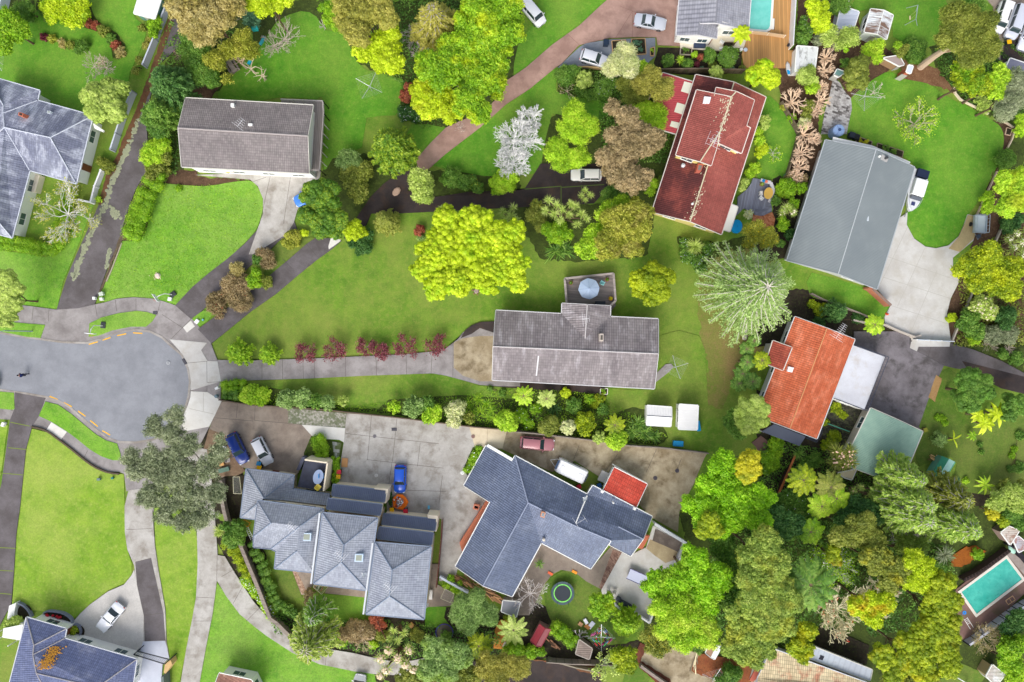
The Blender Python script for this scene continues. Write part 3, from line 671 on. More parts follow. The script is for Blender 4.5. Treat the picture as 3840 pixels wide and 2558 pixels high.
def dish(parent,tag,x,y,z,ang):
    b=MB();p=PT(tag,x,y,z);d=Vector((math.cos(ang),math.sin(ang),.55)).normalized();a=d.orthogonal().normalized();c=d.cross(a)
    rings=[]
    for r,k in((.02,0),(.2,.03),(.36,.1)):
        rings.append(len(b.v))
        for i in range(14):
            t=2*PI*i/14;b.v.append(tuple(p+d*k+(a*math.cos(t)+c*math.sin(t))*r))
    for j in range(2):
        for i in range(14):b.f.append((rings[j]+i,rings[j]+(i+1)%14,rings[j+1]+(i+1)%14,rings[j+1]+i));b.mi.append(0)
    b.tube([p,p+Vector((0,0,-.5))],.03,5);b.tube([p-c*.3,p+d*.5],.018,4);b.box(p+d*.5,(.12,.12,.1))
    b.build('satellite_dish',K((226,228,228),.5),parent)
def skylight(parent,tag,pts,z,fr=(214,222,230),gl=(150,158,150),hgt=.16,rnd=None):
    P=[PT(tag,x,y,z)for x,y in pts];c=sum(P,Vector())/4;b=MB()
    b.prism(P,z-.5,z+hgt);o=b.build('skylight',K(fr,.4),parent)
    g=MB();g.prism([c+(p-c)*.72 for p in P],z,z+hgt+.015);g.build('pane',M_glass(gl,.15),o)
def box_on(parent,name,tag,pts,z0,z1,m,top=None,topname='cap'):
    b=MB();P=[PT(tag,x,y,z1)for x,y in pts];b.prism(P,z0,z1);o=b.build(name,m,parent)
    if top:
        c=sum(P,Vector())/len(P);g=MB();g.prism([c+(p-c)*.6 for p in P],z1-.1,z1+.03);g.build(topname,top,o)
    return o
def house(label,V,name='house',cat='house'):
    c=centroid(list(V.values()));return thing(name,label,cat,(c.x,c.y,0))
white=K((238,238,234),.6,.05);offw=K((214,210,200),.8);cream=K((232,216,192),.7,.07)
dkglass=M_glass((46,56,62));wfr=K((236,236,232),.5)
# --- blue grey tiled hip roof, top left
r_slate=M_roof((142,146,162),(112,116,136),(204,208,222),.36,.3,.5,.8,.4,sthr=.48,streak=2.5)
V=verts('A a1 -60,682,3.1; B a1 350,800,3.1; C a1 330,887,3.1; D a1 820,1022,3.1; E a2 672,115,3.1; F a2 262,-4,3.1; G a2 105,593,3.1; H a2 -60,548,3.1; '
          'J a1 40,1125,5.1; K a1 445,1215,5.1; L a1 28,1000,4.7; M a1 30,930,4.5; N a1 -60,780,4.5; Q a1 -60,1215,5.1; R a2 -40,420,5.0')
t=house('big white house with weathered blue grey tiled hip roof at the left edge',V)
roof(t,V,'ABMN BCLM CDKJL DEK EFJK FGRQJ GHR NMLJQ',r_slate,K((196,200,212),.7),K((206,210,220),.6))
walls(t,[V[c]for c in 'ABCDEFGH'],white,door=3)
box_on(t,'chimney','a1',[(165,990),(208,1000),(200,1030),(160,1018)],3.5,5.4,K((190,110,84),.9),K((60,50,46),.9))
skylight(t,'a1',[(425,980),(455,985),(448,1005),(420,1000)],3.9)
b=MB()
for p_ in(('a1',900,1170),('a1',950,1180)):pass
b.prism([p for p in PL('a1 818,1085 915,1150 905,1165 835,1135',2.9)],2.6,2.9);b.build('porch_roof',white,t)
b=MB();b.prism(PL('a2 262,20 350,40 310,190 240,180',1.2),0,1.2);b.build('porch',K((214,204,190),.8),t)
# --- brown grey long gable, with deck
r_brown=M_roof((148,140,138),(128,120,120),(112,106,106),.36,.26,.4,.6,.65,sthr=.5)
V=verts('A a1 1640,866,4.6; B b1 528,930,4.6; C b1 492,1530,4.6; D a1 1605,1472,4.6; R a1 1575,1130,6.1; S b1 480,1200,6.1')
t=house('long house with a brown grey tiled gable roof above the bright meadow',V)
roof(t,V,'ABSR',r_brown,r_brown,gutter=True,name='roof',skip='RS',ridge=False)
roof(t,V,'RSCD',r_brown,K((150,142,140),.8),name='roof',skip='RS')
b=MB();b.tube([V['R'],V['S']],.13,6);b.build('ridge_cap',K((160,152,150),.8),t)
walls(t,[V[c]for c in 'ABSCDR'],white,ins=.35,door=4)
box_on(t,'vent','a1',[(2036,912),(2064,912),(2064,942),(2036,942)],4.8,5.4,white)
box_on(t,'vent','a1',[(2190,1090),(2226,1090),(2226,1110),(2190,1110)],5.4,6.0,white)
antenna(t,'a1',2120,1085,5.9,.9,1.2,.8,5)
b=MB();b.prism(PL('b1 245,880 610,892 610,1000 585,1500 490,1505 470,930 240,905',2.5),2.2,2.4)
t2=b.build('deck',M_wood((170,160,156),(120,110,106),1.5),t)
b=MB();P_=PL('b1 243,875 612,890 618,1000 585,1500 495,1500',3.4)
for i in range(len(P_)-1):
    b.bar(P_[i],P_[i+1],.12,.07);L=(P_[i+1]-P_[i]).length
    for k in range(int(L/1.2)+1):q=P_[i].lerp(P_[i+1],k/max(1,int(L/1.2)));b.box((q.x,q.y,1.7),(.09,.09,3.4))
    b.bar(P_[i]-Vector((0,0,.5)),P_[i+1]-Vector((0,0,.5)),.04,.05)
b.build('railing',K((176,168,164),.8),t)
# --- grey tiled long house in the middle
r_grey=M_roof((150,142,142),(126,118,120),(188,182,186),.42,.32,.5,.9,.5,sthr=.54,streak=3)
V=verts('A b2 2142,1234,3.0; B c2 487,1265,3.0; C c2 490,1172,3.0; D c2 915,1195,3.0; E c2 913,1290,3.0; F c2 1337,1310,3.0; G c3 1303,465,3.0; H b3 2110,388,3.0; R b3 2119,92,4.7; S c3 1337,157,4.7; J c2 693,1482,ABR; K c2 712,1185,4.3')
t=house('long low house with pale weathered grey tiled roof and a cross gable, centre',V)
roof(t,V,'ABJR BCKJ KDEJ EFSJ RJS RSGH',r_grey,K((196,190,190),.8),K((206,204,204),.7))
walls(t,[V[c]for c in 'ABCKDEFSGHR'],K((186,172,156),.8),door=7)
box_on(t,'chimney','c2',[(822,1440),(856,1440),(854,1508),(820,1508)],3.8,5.2,K((196,184,172),.9),K((90,86,80),.9))
antenna(t,'c2',700,1308,4.5,.1,.9,.5,4)
b=MB();b.bar(PT('c3',282,165,4.3),PT('c3',262,350,3.5),.18,.14);b.build('flue',K((214,212,214),.6),t)
# its timber deck
b=MB();b.prism(PL('c2 517,957 940,910 958,1150 962,1185 915,1240 490,1240 530,1180',.8),.0,.7)
dk=thing('deck','raised grey timber deck with a parasol behind the middle house','deck',(15.5,6.5,0))
b.build('floor',M_wood((166,156,152),(118,108,104),.1,.16),dk)
b=MB();P_=PL('c2 530,1180 512,953 943,908 962,1150 915,1190',1.6)
for i in range(len(P_)-1):
    b.bar(P_[i],P_[i+1],.3,.05);b.bar(P_[i]-Vector((0,0,.4)),P_[i+1]-Vector((0,0,.4)),.05,.5)
b.build('railing',M_wood((190,178,172),(150,140,134),.1,.2),dk)
b=MB();b.prism(PL('c2 935,1165 968,1188 925,1235 905,1200',.4),0,.45);b.build('step',M_wood((150,140,134),(110,100,96),.8,.2),dk)
# --- red two storey house
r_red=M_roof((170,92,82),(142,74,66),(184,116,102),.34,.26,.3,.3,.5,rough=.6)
r_red_shade=M_roof((108,50,46),(86,42,42),(150,76,66),.34,.26,.6,.4,.5,rough=.6,sthr=.5)  # shaded copy of the red tiles: left slope's shade put into the colour
lich=K((214,206,176),.9,.2)
V=verts('A k 750,97,3.1; B k 1425,230,4.5; C k 1985,492,3.1; D c2 1895,562,3.1; E c2 1620,447,4.5; F c2 1282,365,3.1')
t=house('two storey house with a rusty red tiled roof below the swimming pool house',V)
roof(t,V,'ABEF',r_red_shade,lich,K((226,216,206),.7),skip='BE',ridge=False);roof(t,V,'BCDE',r_red,lich,K((226,216,206),.7),skip='BE')
walls(t,[V[c]for c in 'ABCDEF'],K((206,190,120),.8),door=3)
b=MB();p,q=V['B'],V['E'];b.tube([p+Vector((0,0,.03)),q+Vector((0,0,.03))],.09,6)
for i in range(90):
    t_=R_.random();c=p.lerp(q,t_ if R_.random()<.3 else .75+.25*t_);o_=R_.gauss(0,.35);c=c+(V['C']-V['B']).normalized()*o_ if o_>0 else c+(V['A']-V['B']).normalized()*-o_
    b.box(c+Vector((0,0,.03)),(R_.uniform(.06,.24),R_.uniform(.05,.12),.03),1.2)
b.build('lichen_crust',lich,t)['kind']='stuff'
V2=verts('a k 765,367,5.5; b k 1375,490,6.5; m k 1180,1090,6.5; q c1 1708,1425,6.5; d c1 1495,1368,5.5; n k 1140,1295,abm; e c1 1805,1460,5.7; o k 1555,1480,5.5; p k 1710,1020,5.5; r k 1645,985,5.8; s k 1780,545,5.5; t k 1460,395,6.5; u k 1110,325,5.7; w k 1085,430,5.8')
V2['n']=PT('k',1140,1295,6.1)
roof(t,V2,'abmqd qmne bmnoprst utbw',r_red,lich,K((226,214,204),.7),name='upper_roof')
walls(t,[V2[c]for c in 'abtsopnqd' if c!='b']and[V2[c]for c in('a','w','u','t','s','r','p','o','n','e','q','d')],K((212,196,120),.8),ins=.3,zb=3.0,name='upper_wall')
b=MB();p,q=V2['b'],V2['m'];wv=(V2['a']-V2['b']).normalized();ev=(V2['s']-V2['b']).normalized()
for i in range(130):
    c=p.lerp(q,R_.random()**1.3*1.0);o_=R_.gauss(0,.6);c=c+(wv*-o_ if o_<0 else ev*o_*.5)
    b.box(c+Vector((0,0,.04)),(R_.uniform(.05,.3),R_.uniform(.05,.12),.03),1.2)
b.build('lichen_crust',lich,t)['kind']='stuff'
skylight(t,'k',[(895,485),(1015,497),(985,608),(875,598)],6.0,(246,240,246),(240,236,246))
antenna(t,'k',1110,1240,6.6,1.15,2.0,1.0,5);antenna(t,'k',1060,1250,6.6,-.4,1.6,.6,4)
box_on(t,'chimney','c2',[(1690,-65),(1740,-55),(1715,10),(1675,5)],3.8,5.2,K((180,96,78),.9),K((120,116,112),.7))
b=MB();b.lathe(PT('c1',1560,1458,4.0),[(.28,-.3),(.28,0),(.1,.12)],14);b.build('vent',K((206,206,210),.5),t)
b=MB();b.lathe(PT('c2',1640,293,4.5),[(.16,-.3),(.16,.1),(.05,.16)],10);b.build('vent',white,t)
window_on(t,PT('k',1385,1420,4.4),PT('k',1480,1460,4.4),.5,1.0,4.6,.6,dkglass,wfr)
Vc=verts('A c1 1378,643,2.7; B c1 1640,722,2.7; C c1 1507,1185,2.7; D c1 1243,1108,2.7')
roof(t,Vc,'ABCD',M_roof((196,82,88),(180,74,80),(206,100,104),.36,.3,.3,.4,.2,style='sheet'),name='carport_roof',th=.08)
for q_ in([(548,212),(694,252),(634,432),(487,387)],[(422,587),(562,627),(515,797),(367,750)],[(322,912),(470,947),(436,1047),(290,1002)]):
    b=MB();b.prism([PT('k',x,y,2.76)for x,y in q_],2.72,2.76);b.build('roof_panel',K((232,232,212),.5),t)
for c in 'AD':p=Vc[c];MB().box((p.x,p.y,1.35),(.12,.12,2.7)).build('post',white,t)
Vw=verts('A c2 1982,297,2.9; B c2 2040,320,2.6; C c2 1970,538,2.6; D c2 1912,520,2.9')
roof(t,Vw,'ABCD',K((244,240,228),.5,.05),name='awning',th=.06)
# --- large grey metal roof, north east
r_gs=M_roof((134,142,144),(126,134,137),(142,150,152),.5,.2,.35,.35,.3,style='sheet',rough=.45)
V=verts('A d1 602,1237,3.1; B d1 1048,1320,4.3; C d1 1388,1477,3.1; D d2 1056,1045,3.1; E d2 715,908,4.3; F d2 262,792,3.1')
t=house('large house with a plain grey metal gable roof beside the curved lawn',V)
roof(t,V,'ABEF BCDE',r_gs,K((196,200,204),.5),K((176,182,186),.6),capr=.06)
walls(t,[V[c]for c in 'ABCDEF'],K((196,196,190),.8),ins=.6,door=3)
skylight(t,'d2',[(936,404),(976,404),(974,448),(934,448)],3.7,(206,212,218),(190,198,206),.25)
b=MB();b.prism(PL('d1 1062,1350 1158,1390 1142,1432 1048,1395',4.0),3.7,4.1);t_=b.build('chimney',K((172,170,168),.8),t)
b=MB();b.lathe(PT('d1',1075,1382,4.2),[(.15,-.2),(.15,.25),(.05,.3)],10);b.build('flue',white,t_)
b=MB();b.lathe(PT('d1',1135,1396,4.2),[(.18,-.2),(.18,.3),(.2,.35),(.02,.4)],10);b.build('flue',K((80,82,84),.4,metal=.6),t_)
b=MB();P_=PL('d1 665,1225 1010,1300 1050,1318 1345,1445',2.8)
for i in range(3):b.bar(P_[i],P_[i+1],.5,.06)
b.build('eave_board',white,t)
b=MB();P_=PL('d2 985,1030 1020,1045 1180,1190',1.7)
for i in range(2):b.bar(P_[i]-Vector((0,0,.85)),P_[i+1]-Vector((0,0,.85)),.3,1.7)
w_=thing('garden_wall','short brick wall running from the grey roofed house to the pale driveway','wall',tuple(centroid(P_)))
b.build('wall',K((176,112,88),.9,.3),w_);b=MB();b.bar(P_[1]+Vector((0,0,.03)),P_[2]+Vector((0,0,.03)),.36,.08);b.build('coping',K((140,116,104),.9),w_)
# --- orange tiled house
r_or=M_roof((208,112,76),(186,92,58),(222,138,106),.34,.3,.5,.45,.5,sthr=.5,streak=.5)
r_or2=M_roof((176,84,62),(150,70,54),(196,110,84),.34,.3,.5,.45,.5)
V=verts('A d2 332,1290,3.2; B d2 614,1392,4.6; C d2 860,1490,3.2; D d3 525,907,3.2; E d3 287,817,4.6; F d3 -8,705,3.2')
t=house('house with a bright orange tiled gable roof and white rooftop terrace',V)
roof(t,V,'ABEF BCDE',r_or,K((214,150,104),.9,.25),K((206,208,208),.7))
walls(t,[V[c]for c in 'ABCDEF'],K((206,208,206),.7),door=1)
skylight(t,'d3',[(272,270),(318,280),(304,322),(262,312)],3.9,(248,246,250),(236,236,246))
V2=verts('A d3 138,42,3.3; B d3 305,102,4.0; C d3 225,302,4.0; D d3 72,245,3.3')
roof(t,V2,'ABCD',r_or2,name='porch_roof');walls(t,[V2[c]for c in 'ABCD'],K((190,188,184),.8),ins=.3,windows=False,name='porch_wall')
antenna(t,'d2',735,1420,4.4,1.0,2.2,2.2,9)
b=MB();b.prism(PL('d3 150,778 428,888 372,972 38,845',2.5),2.4,2.5);b.build('verandah_roof',K((84,90,106),.5),t)
for p in PL('d3 372,965 60,850 210,905',2.4):MB().box((p.x,p.y,1.2),(.1,.1,2.4)).build('post',white,t)
b=MB();P_=PL('d3 430,900 525,940 572,860 570,780',2.6)
b.prism(PL('d3 430,895 520,930 560,860 570,790 530,890',1.6),1.4,1.6)
for i in range(3):
    b.bar(P_[i],P_[i+1],.06,.06)
    for k in range(12):q=P_[i].lerp(P_[i+1],k/12);b.box((q.x,q.y,2.1),(.03,.03,1.0))
b.build('balcony',K((50,56,72),.6),t)
# garage with flat terrace roof
V=verts('A d3 845,82,2.7; B d3 1128,185,2.7; C d3 943,655,2.7; D d3 664,548,2.7')
t=house('flat roofed garage with pale concrete terrace and a dark railing',V,'garage','garage')
walls(t,[V[c]for c in 'ABCD'],white,ins=.02,drop=.2)
b=MB();b.prism([V[c]for c in 'ABCD'],2.5,2.7);b.build('roof',M_conc((214,216,222),(200,200,206),(186,174,160),30.0,.5,.15),t)
b=MB()
for a_,c_ in('AB','BC','CD'):
    p,q=V[a_],V[c_];n_=int((q-p).length/.35);b.bar(p+Vector((0,0,1.0)),q+Vector((0,0,1.0)),.06,.05);b.bar(p+Vector((0,0,.12)),q+Vector((0,0,.12)),.04,.04)
    for k in range(n_+1):r=p.lerp(q,k/n_);b.box((r.x,r.y,3.2),(.025,.025,1.0))
b.build('railing',K((60,66,84),.6),t)
# green shed
r_gr=M_roof((148,180,162),(136,168,152),(206,220,210),.5,.22,.4,1.6,.35,style='sheet',sthr=.66)
V=verts('A l 780,237,2.6; B l 1310,470,3.4; C l 1695,652,2.6; D l 1160,1720,2.6; E l 860,1430,3.4; F l 470,965,2.6; G l 560,1290,2.6; H l 430,1270,2.6')
V['F']=PT('l',470,965,2.6);V['E']=PT('l',860,1435,3.4);V['H']=PT('l',285,1230,2.6);V['D']=PT('l',1290,1640,2.6)
t=house('big shed with faded green metal gable roof by the vegetable garden',V,'shed','shed')
roof(t,{k_:V[k_]for k_ in 'ABEH'},'ABEH',r_gr,gutter=True,skip='BE');roof(t,V,'BCDE',r_gr,K((160,186,174),.6),skip='BE')
walls(t,[V[c]for c in 'ABCDEH'],K((200,190,174),.8),ins=.25)
# townhouses
r_th=M_roof((160,165,176),(148,153,166),(170,174,184),.36,.3,.3,.6,.38)
r_thd=M_roof((112,120,144),(104,112,136),(124,132,152),.36,.26,.3,.6,.3,style='sheet')
thw=K((236,222,198),.75,.06);thg=K((128,140,160),.6,.06)
t=thing('townhouse','leftmost of three attached cream townhouses with blue grey hip roofs and a front balcony','townhouse',(-31.2,-25.5,0),group='attached townhouses round the concrete yard')
V=verts('A e 205,277,3.0; B e 1045,387,3.0; C e 1022,630,3.0; D e 1680,727,3.0; E e 1625,920,3.7; F e 800,822,3.7; G e 520,795,4.3; H e 390,900,4.1; K e 365,1165,3.0; L e 105,1132,3.0')
roof(t,V,'ABG BCFG CDEF AGHL LHK',r_th,thg,thg,skip='GH GF EF')
walls(t,[V[c]for c in 'ABCDEFHKL'],thw,ins=.35,door=7,fr=K((60,64,72),.6))
V=verts('A e 410,836,6.1; B e 1570,985,6.1; C g 1300,693,6.1; D g 612,620,6.1; E g 640,320,6.1; F g 545,275,6.2; G g 240,245,6.1; H e 333,1470,6.2; J e 650,1225,7.5; K e 1150,1290,7.5; L g 1005,312,7.5')
roof(t,{**V},'ABKJ BCLK',r_th,thg,thg,name='upper_roof',skip='JK KL CL')
roof(t,{**V},'AJH HJKFG FKLDE DLC',r_th,thg,thg,name='upper_roof',skip='AJ JK KL CL')
walls(t,[V[c]for c in 'ABCDEG'],thw,ins=.3,zb=2.5,name='upper_wall',fr=K((60,64,72),.6),wz=5.2)
skylight(t,'e',[(1215,1395),(1365,1400),(1355,1535),(1203,1530)],6.8,(196,214,230),(150,156,140),.35)
antenna(t,'e',1010,1310,7.3,2.4,1.4,1.0,6);dish(t,'g',1318,622,6.7,2.2)
# balcony of the left townhouse
b=MB();P_=[PT('e',x,y,3.6)for x,y in((1235,115),(1635,170),(1568,668),(1030,600),(1115,560))]
b.prism([PT('e',x,y,2.8)for x,y in((1240,118),(1640,172),(1565,668),(1105,590))],2.55,2.75);b.build('balcony_floor',M_conc((72,76,92),(60,62,76),(50,48,54),31.0,.4,.2),t)
b=MB()
for i in range(2):b.bar(P_[i]-Vector((0,0,1.8)),P_[i+1]-Vector((0,0,1.8)),.2,3.6)
b.build('parapet',thw,t)
b=MB();b.prism([PT('e',x,y,1.4)for x,y in((1190,60),(1250,75),(1150,300),(1085,300))],0,1.4);b.build('garage_wall',K((96,98,116),.7),t)
def unit(label,lows,V,zw,ant,sk,di,pw,loc):
    t=thing('townhouse',label,'townhouse',loc,group='attached townhouses round the concrete yard')
    for i,(sp_,z0,z1)in enumerate(lows):
        L=verts(sp_);roof(t,L,'ABCD',r_thd,thg,thg,name='lean_to_roof')
        w=walls(t,[L[c]for c in 'ABCD'],thw,ins=.12,zb=z0,name='lower_wall' if i==0 else 'middle_wall',windows=(i>0),fr=K((60,64,72),.6),wz=z1)
    roof(t,V,'ABJ BCKJ',r_th,thg,thg,name='upper_roof',skip='BJ JK CK');roof(t,V,'AJKD DKC',r_th,thg,thg,name='upper_roof',skip='AJ JK CK')
    b=MB()
    for e_ in('AJ','BJ','JK','CK','DK'):b.tube([V[e_[0]]+Vector((0,0,.03)),V[e_[1]]+Vector((0,0,.03))],.07,6)
    b.build('ridge_cap',thg,t)
    walls(t,[V[c]for c in 'ABCD'],thw,ins=.25,zb=0,name='upper_wall',fr=K((60,64,72),.6),wz=zw)
    b=MB();p,q=V['A']+Vector((-.35,0,-.1)),V['D']+Vector((-.35,0,-.1));b.bar(p,q,.22,.5);b.build('party_wall',K((206,210,214),.6),t)
    antenna(t,*ant);dish(t,*di)
    if sk:skylight(t,*sk,(196,214,230),(150,156,140),.35)
    return t
V=verts('A e 1552,1050,7.3; B f 918,866,7.3; C g 2250,1010,7.3; D g 1303,888,7.3; J g 1835,203,8.9; K g 1790,512,8.9')
t=unit('middle one of the three attached townhouses, its grey blue hip roof with one skylight',[('A f 140,270,3.1; B f 1070,377,3.1; C f 1043,575,3.8; D f 118,465,3.8',0,None),('A f 55,515,5.3; B f 1000,625,5.3; C f 965,810,6.0; D f 22,697,6.0',3.4,4.6)],
     V,6.6,('g',1760,395,8.7,2.4,1.4,1.0,6),('g',[(2045,350),(2185,355),(2175,492),(2028,488)],8.0),('g',2200,745,7.9,2.2),None,(-23.5,-25.5,0))
b=MB();b.prism([PT('f',x,y,3.3)for x,y in((860,330),(1110,345),(1070,600),(1040,600),(1065,375),(870,352))],0,3.3);b.build('entry_wall',thw,t)
V=verts('A f 885,1292,7.3; B f 1865,1370,7.3; C h 1365,1282,7.3; D h 343,1190,7.3; J h 806,408,8.9; K h 757,872,8.9')
t=unit('rightmost of the three attached townhouses, nearest the blue house',[('A f 1032,785,3.1; B f 1962,885,3.1; C f 1935,1082,3.8; D f 998,972,3.8',0,None),('A f 955,1020,5.3; B f 1907,1130,5.3; C f 1875,1332,6.0; D f 912,1220,6.0',3.4,4.6)],
     V,6.6,('h',740,725,8.7,2.4,1.4,1.0,6),None,('h',1425,1048,5.2,2.2),None,(-17.0,-27.5,0))
b=MB();b.prism([PT('f',x,y,3.3)for x,y in((1800,805),(1985,820),(1960,1100),(1930,1100),(1958,880),(1810,862))],0,3.3);b.build('entry_wall',thw,t)
# --- blue house
r_bl=M_roof((112,122,144),(98,108,132),(130,138,158),.38,.3,.4,.4,.5,rough=.5)
V=verts('J i 1320,1155,5.4; R b4 2028,702,5.4; W b4 1785,532,3.0; N i 650,1145,JRW; L i 185,850,JRW; A i 575,150,JRW; B i 1040,415,JRW; C i 1090,327,3.0; D j 245,727,3.0; E j 345,570,3.0; F j 1390,1115,3.0; '
          'K c4 600,172,5.4; P c4 920,303,5.2; Q c4 985,180,CJF; H c4 1205,290,CJF; S c4 1095,440,3.2; T c4 908,342,3.4; U c4 742,553,3.2; V c4 305,323,3.2; X c4 49,797,3.2')
t=house('big angular house with slate blue roofs between the two concrete yards',V)
roof(t,V,'ABCJRWNL',r_bl,thg,white,skip='CJ JR');roof(t,V,'CDEFHQPKJ',r_bl,thg,white,name='roof',skip='CJ JK KP HQ PQ')
roof(t,V,'JRXV',r_bl,thg,white,name='roof',skip='JR JV');roof(t,V,'JVUPK',r_bl,thg,white,name='roof',skip='JK KP JV');roof(t,V,'QHSTP',r_bl,thg,white,name='roof',skip='HQ PQ')
b=MB()
for e_ in('JC','JR','JK','KP','QH'):b.tube([V[e_[0]]+Vector((0,0,.03)),V[e_[1]]+Vector((0,0,.03))],.09,6)
b.build('ridge_cap',K((150,158,180),.6),t)
walls(t,[V[c]for c in 'ABCDEFHSTUVXRWNL'],K((222,214,204),.8),ins=.3,door=5)
b=MB();b.bar(PT('j',250,760,5.0)-Vector((0,0,.5)),PT('j',45,1240,5.5)-Vector((0,0,.3)),.12,.35);b.build('parapet',white,t)
b=MB();b.bar(PT('i',600,140,3.0),PT('i',1045,400,3.4),.4,.2);b.build('fascia',white,t)
box_on(t,'chimney','i',[(1560,1310),(1632,1335),(1605,1430),(1535,1400)],4.6,6.0,K((206,150,122),.9),K((140,150,156),.9))
b=MB();b.lathe(PT('c4',327,294,4.0),[(.2,-.6),(.2,.3),(.05,.35)],10);b.build('flue',K((214,206,190),.6),t)
b=MB();b.lathe(PT('j',705,873,4.0),[(.13,-.6),(.13,.2),(.05,.25)],10);b.build('flue',white,t)
dish(t,'j',215,815,5.2,2.4)
antenna(t,'j',130,1200,5.6,.55,1.4,.5,2)
b=MB();P_=PL('i 595,1112 625,1140 400,1554 b4 1850,410 1825,320 1840,290',1.0)
b.prism(PL('i 590,1110 650,1150 440,1560 b4 1850,420 1820,325',.9),0,.9);b.build('ramp_wall',K((214,130,98),.8,.15),t)
Vl=verts('A j 722,250,2.4; B j 1302,545,2.4; C j 1105,965,2.9; D j 525,655,2.9')
roof(t,Vl,'ABCD',M_roof((210,84,66),(196,74,58),(196,104,88),.5,.3,.4,.6,.5),None,white,name='garage_roof')
walls(t,[Vl[c]for c in 'ABCD'],white,ins=.2,name='garage_wall')
b=MB();b.bar(PT('j',690,192,.9),PT('j',1300,532,2.2),.14,.35);b.build('fascia',white,t)
b=MB();b.prism(PL('j 345,582 520,660 500,700 340,620',2.95),2.85,2.95);b.prism(PL('j 1065,985 1140,1020 1130,1050 1050,1010',2.95),2.85,2.95);b.build('garage_roof',K((196,80,64),.8),t)
box_on(t,'vent','j',[(495,645),(545,668),(525,712),(478,690)],2.9,3.3,white);box_on(t,'vent','j',[(1070,950),(1115,968),(1095,1012),(1050,992)],2.9,3.3,white)
b=MB();b.prism(PL('x 1200,170 1330,175 1180,450 1060,430',.9),0,.7);b.build('step',K((196,112,84),.8,.2),t)
# --- swimming pool house at the top
r_top=M_roof((164,164,172),(148,148,158),(96,96,104),.36,.62,.5,.5,.6,sthr=.56)
V=verts('A s 172,620,3.2; B s 235,-120,3.2; C s 897,-120,4.8; D s 866,402,4.8; E s 577,407,AC.; F s 550,612,AC.'.replace('AC.','ABD')+'; G s 1492,-120,3.4; H s 1440,525,3.4; K s 903,432,3.4; L s 885,676,3.2')
t=house('white house with a grey tiled roof beside the turquoise pool, top edge',V)
roof(t,V,'BCDEFA CGHD EKLF',r_top,K((140,140,148),.8),K((214,212,214),.7))
walls(t,[V[c]for c in 'BGHDKLFA'],white,ins=.35,door=2)
# --- white house, bottom left
r_sw=M_roof((112,120,152),(96,106,142),(144,148,170),.38,.26,.5,.5,.5)
V=verts('A a4 235,982,3.1; B a4 586,1082,3.1; C a4 570,1168,3.1; D a4 1207,1352,3.1; E a4 1160,1660,3.1; H a4 60,1660,3.1; K a4 300,1228,4.4; L a4 292,1310,4.6; J a4 322,1475,5.0; M a4 860,1600,5.0; N a4 420,1660,4.2')
t=house('white house with blue grey hip roof streaked with orange moss, bottom left',V)
roof(t,V,'ABK BCLK CDMJL DEM AKLJNH JMEN',r_sw,K((166,162,166),.8,.2),K((206,208,214),.7))
walls(t,[V[c]for c in 'ABCDEH'],white,ins=.5,door=3)
b=MB()
for i in range(420):
    u_=abs(R_.gauss(0,.5));y=R_.uniform(1240,1440);x=300+(1440-y)*.55+R_.gauss(60,32)+20
    c=PT('a4',x,y,3.9+(.0016*0));nC=(V['D']-V['C']).cross(V['L']-V['C']);s_=nC.dot(V['C']-CAM)/nC.dot(PT('a4',x,y)-CAM);c=CAM+(PT('a4',x,y)-CAM)*s_
    b.lathe(c,[(R_.uniform(.04,.13),0),(.03,.04)],6)
b.build('moss_patch',K((206,148,60),.95,.3),t)['kind']='stuff'
b=MB();P_=smooth(PL('a4 380,945 430,930 540,945 610,985 635,1030 630,1060',.6),3,False)
for i in range(len(P_)-1):b.bar(P_[i]-Vector((0,0,.25)),P_[i+1]-Vector((0,0,.25)),.2,.55)
pl=thing('planter','curved grey block planter with red flowers against the bottom left house','planter',tuple(centroid(P_)))
b.build('kerb',K((130,136,152),.8),pl);b=MB();b.prism(PL('a4 385,945 430,935 540,950 610,990 625,1050 380,980',.3),0,.35);b.build('soil',soil_d,pl)
b=MB()
for x,y in((410,962),(420,970),(500,975),(515,985),(530,982),(465,968)):b.lathe(PT('a4',x,y,.6),[(.05,-.3),(.2,-.1),(.14,.1),(.02,.16)],7)
b.build('flowers',K((190,30,44),.6,.3),pl)
for nm,path,lab in(('planter','a4 640,1045 690,1060 710,1110 700,1140','small curved planter with a round bush by the parked white sedan pad'),('planter','a4 140,855 200,880 250,930 272,985','curved grey planter with dark soil at the left corner of the bottom left house')):
    b=MB();P_=smooth(PL(path,.6),3,False)
    for i in range(len(P_)-1):b.bar(P_[i]-Vector((0,0,.25)),P_[i+1]-Vector((0,0,.25)),.22,.55)
    pl=thing(nm,lab,'planter',tuple(centroid(P_)));b.build('kerb',K((124,130,148),.8),pl)
    b=MB();c_=centroid(P_);b.lathe((c_.x-.3,c_.y-.5,0),[(1.0,.1),(1.0,.3),(.1,.34)],14);b.build('soil',soil_d,pl)
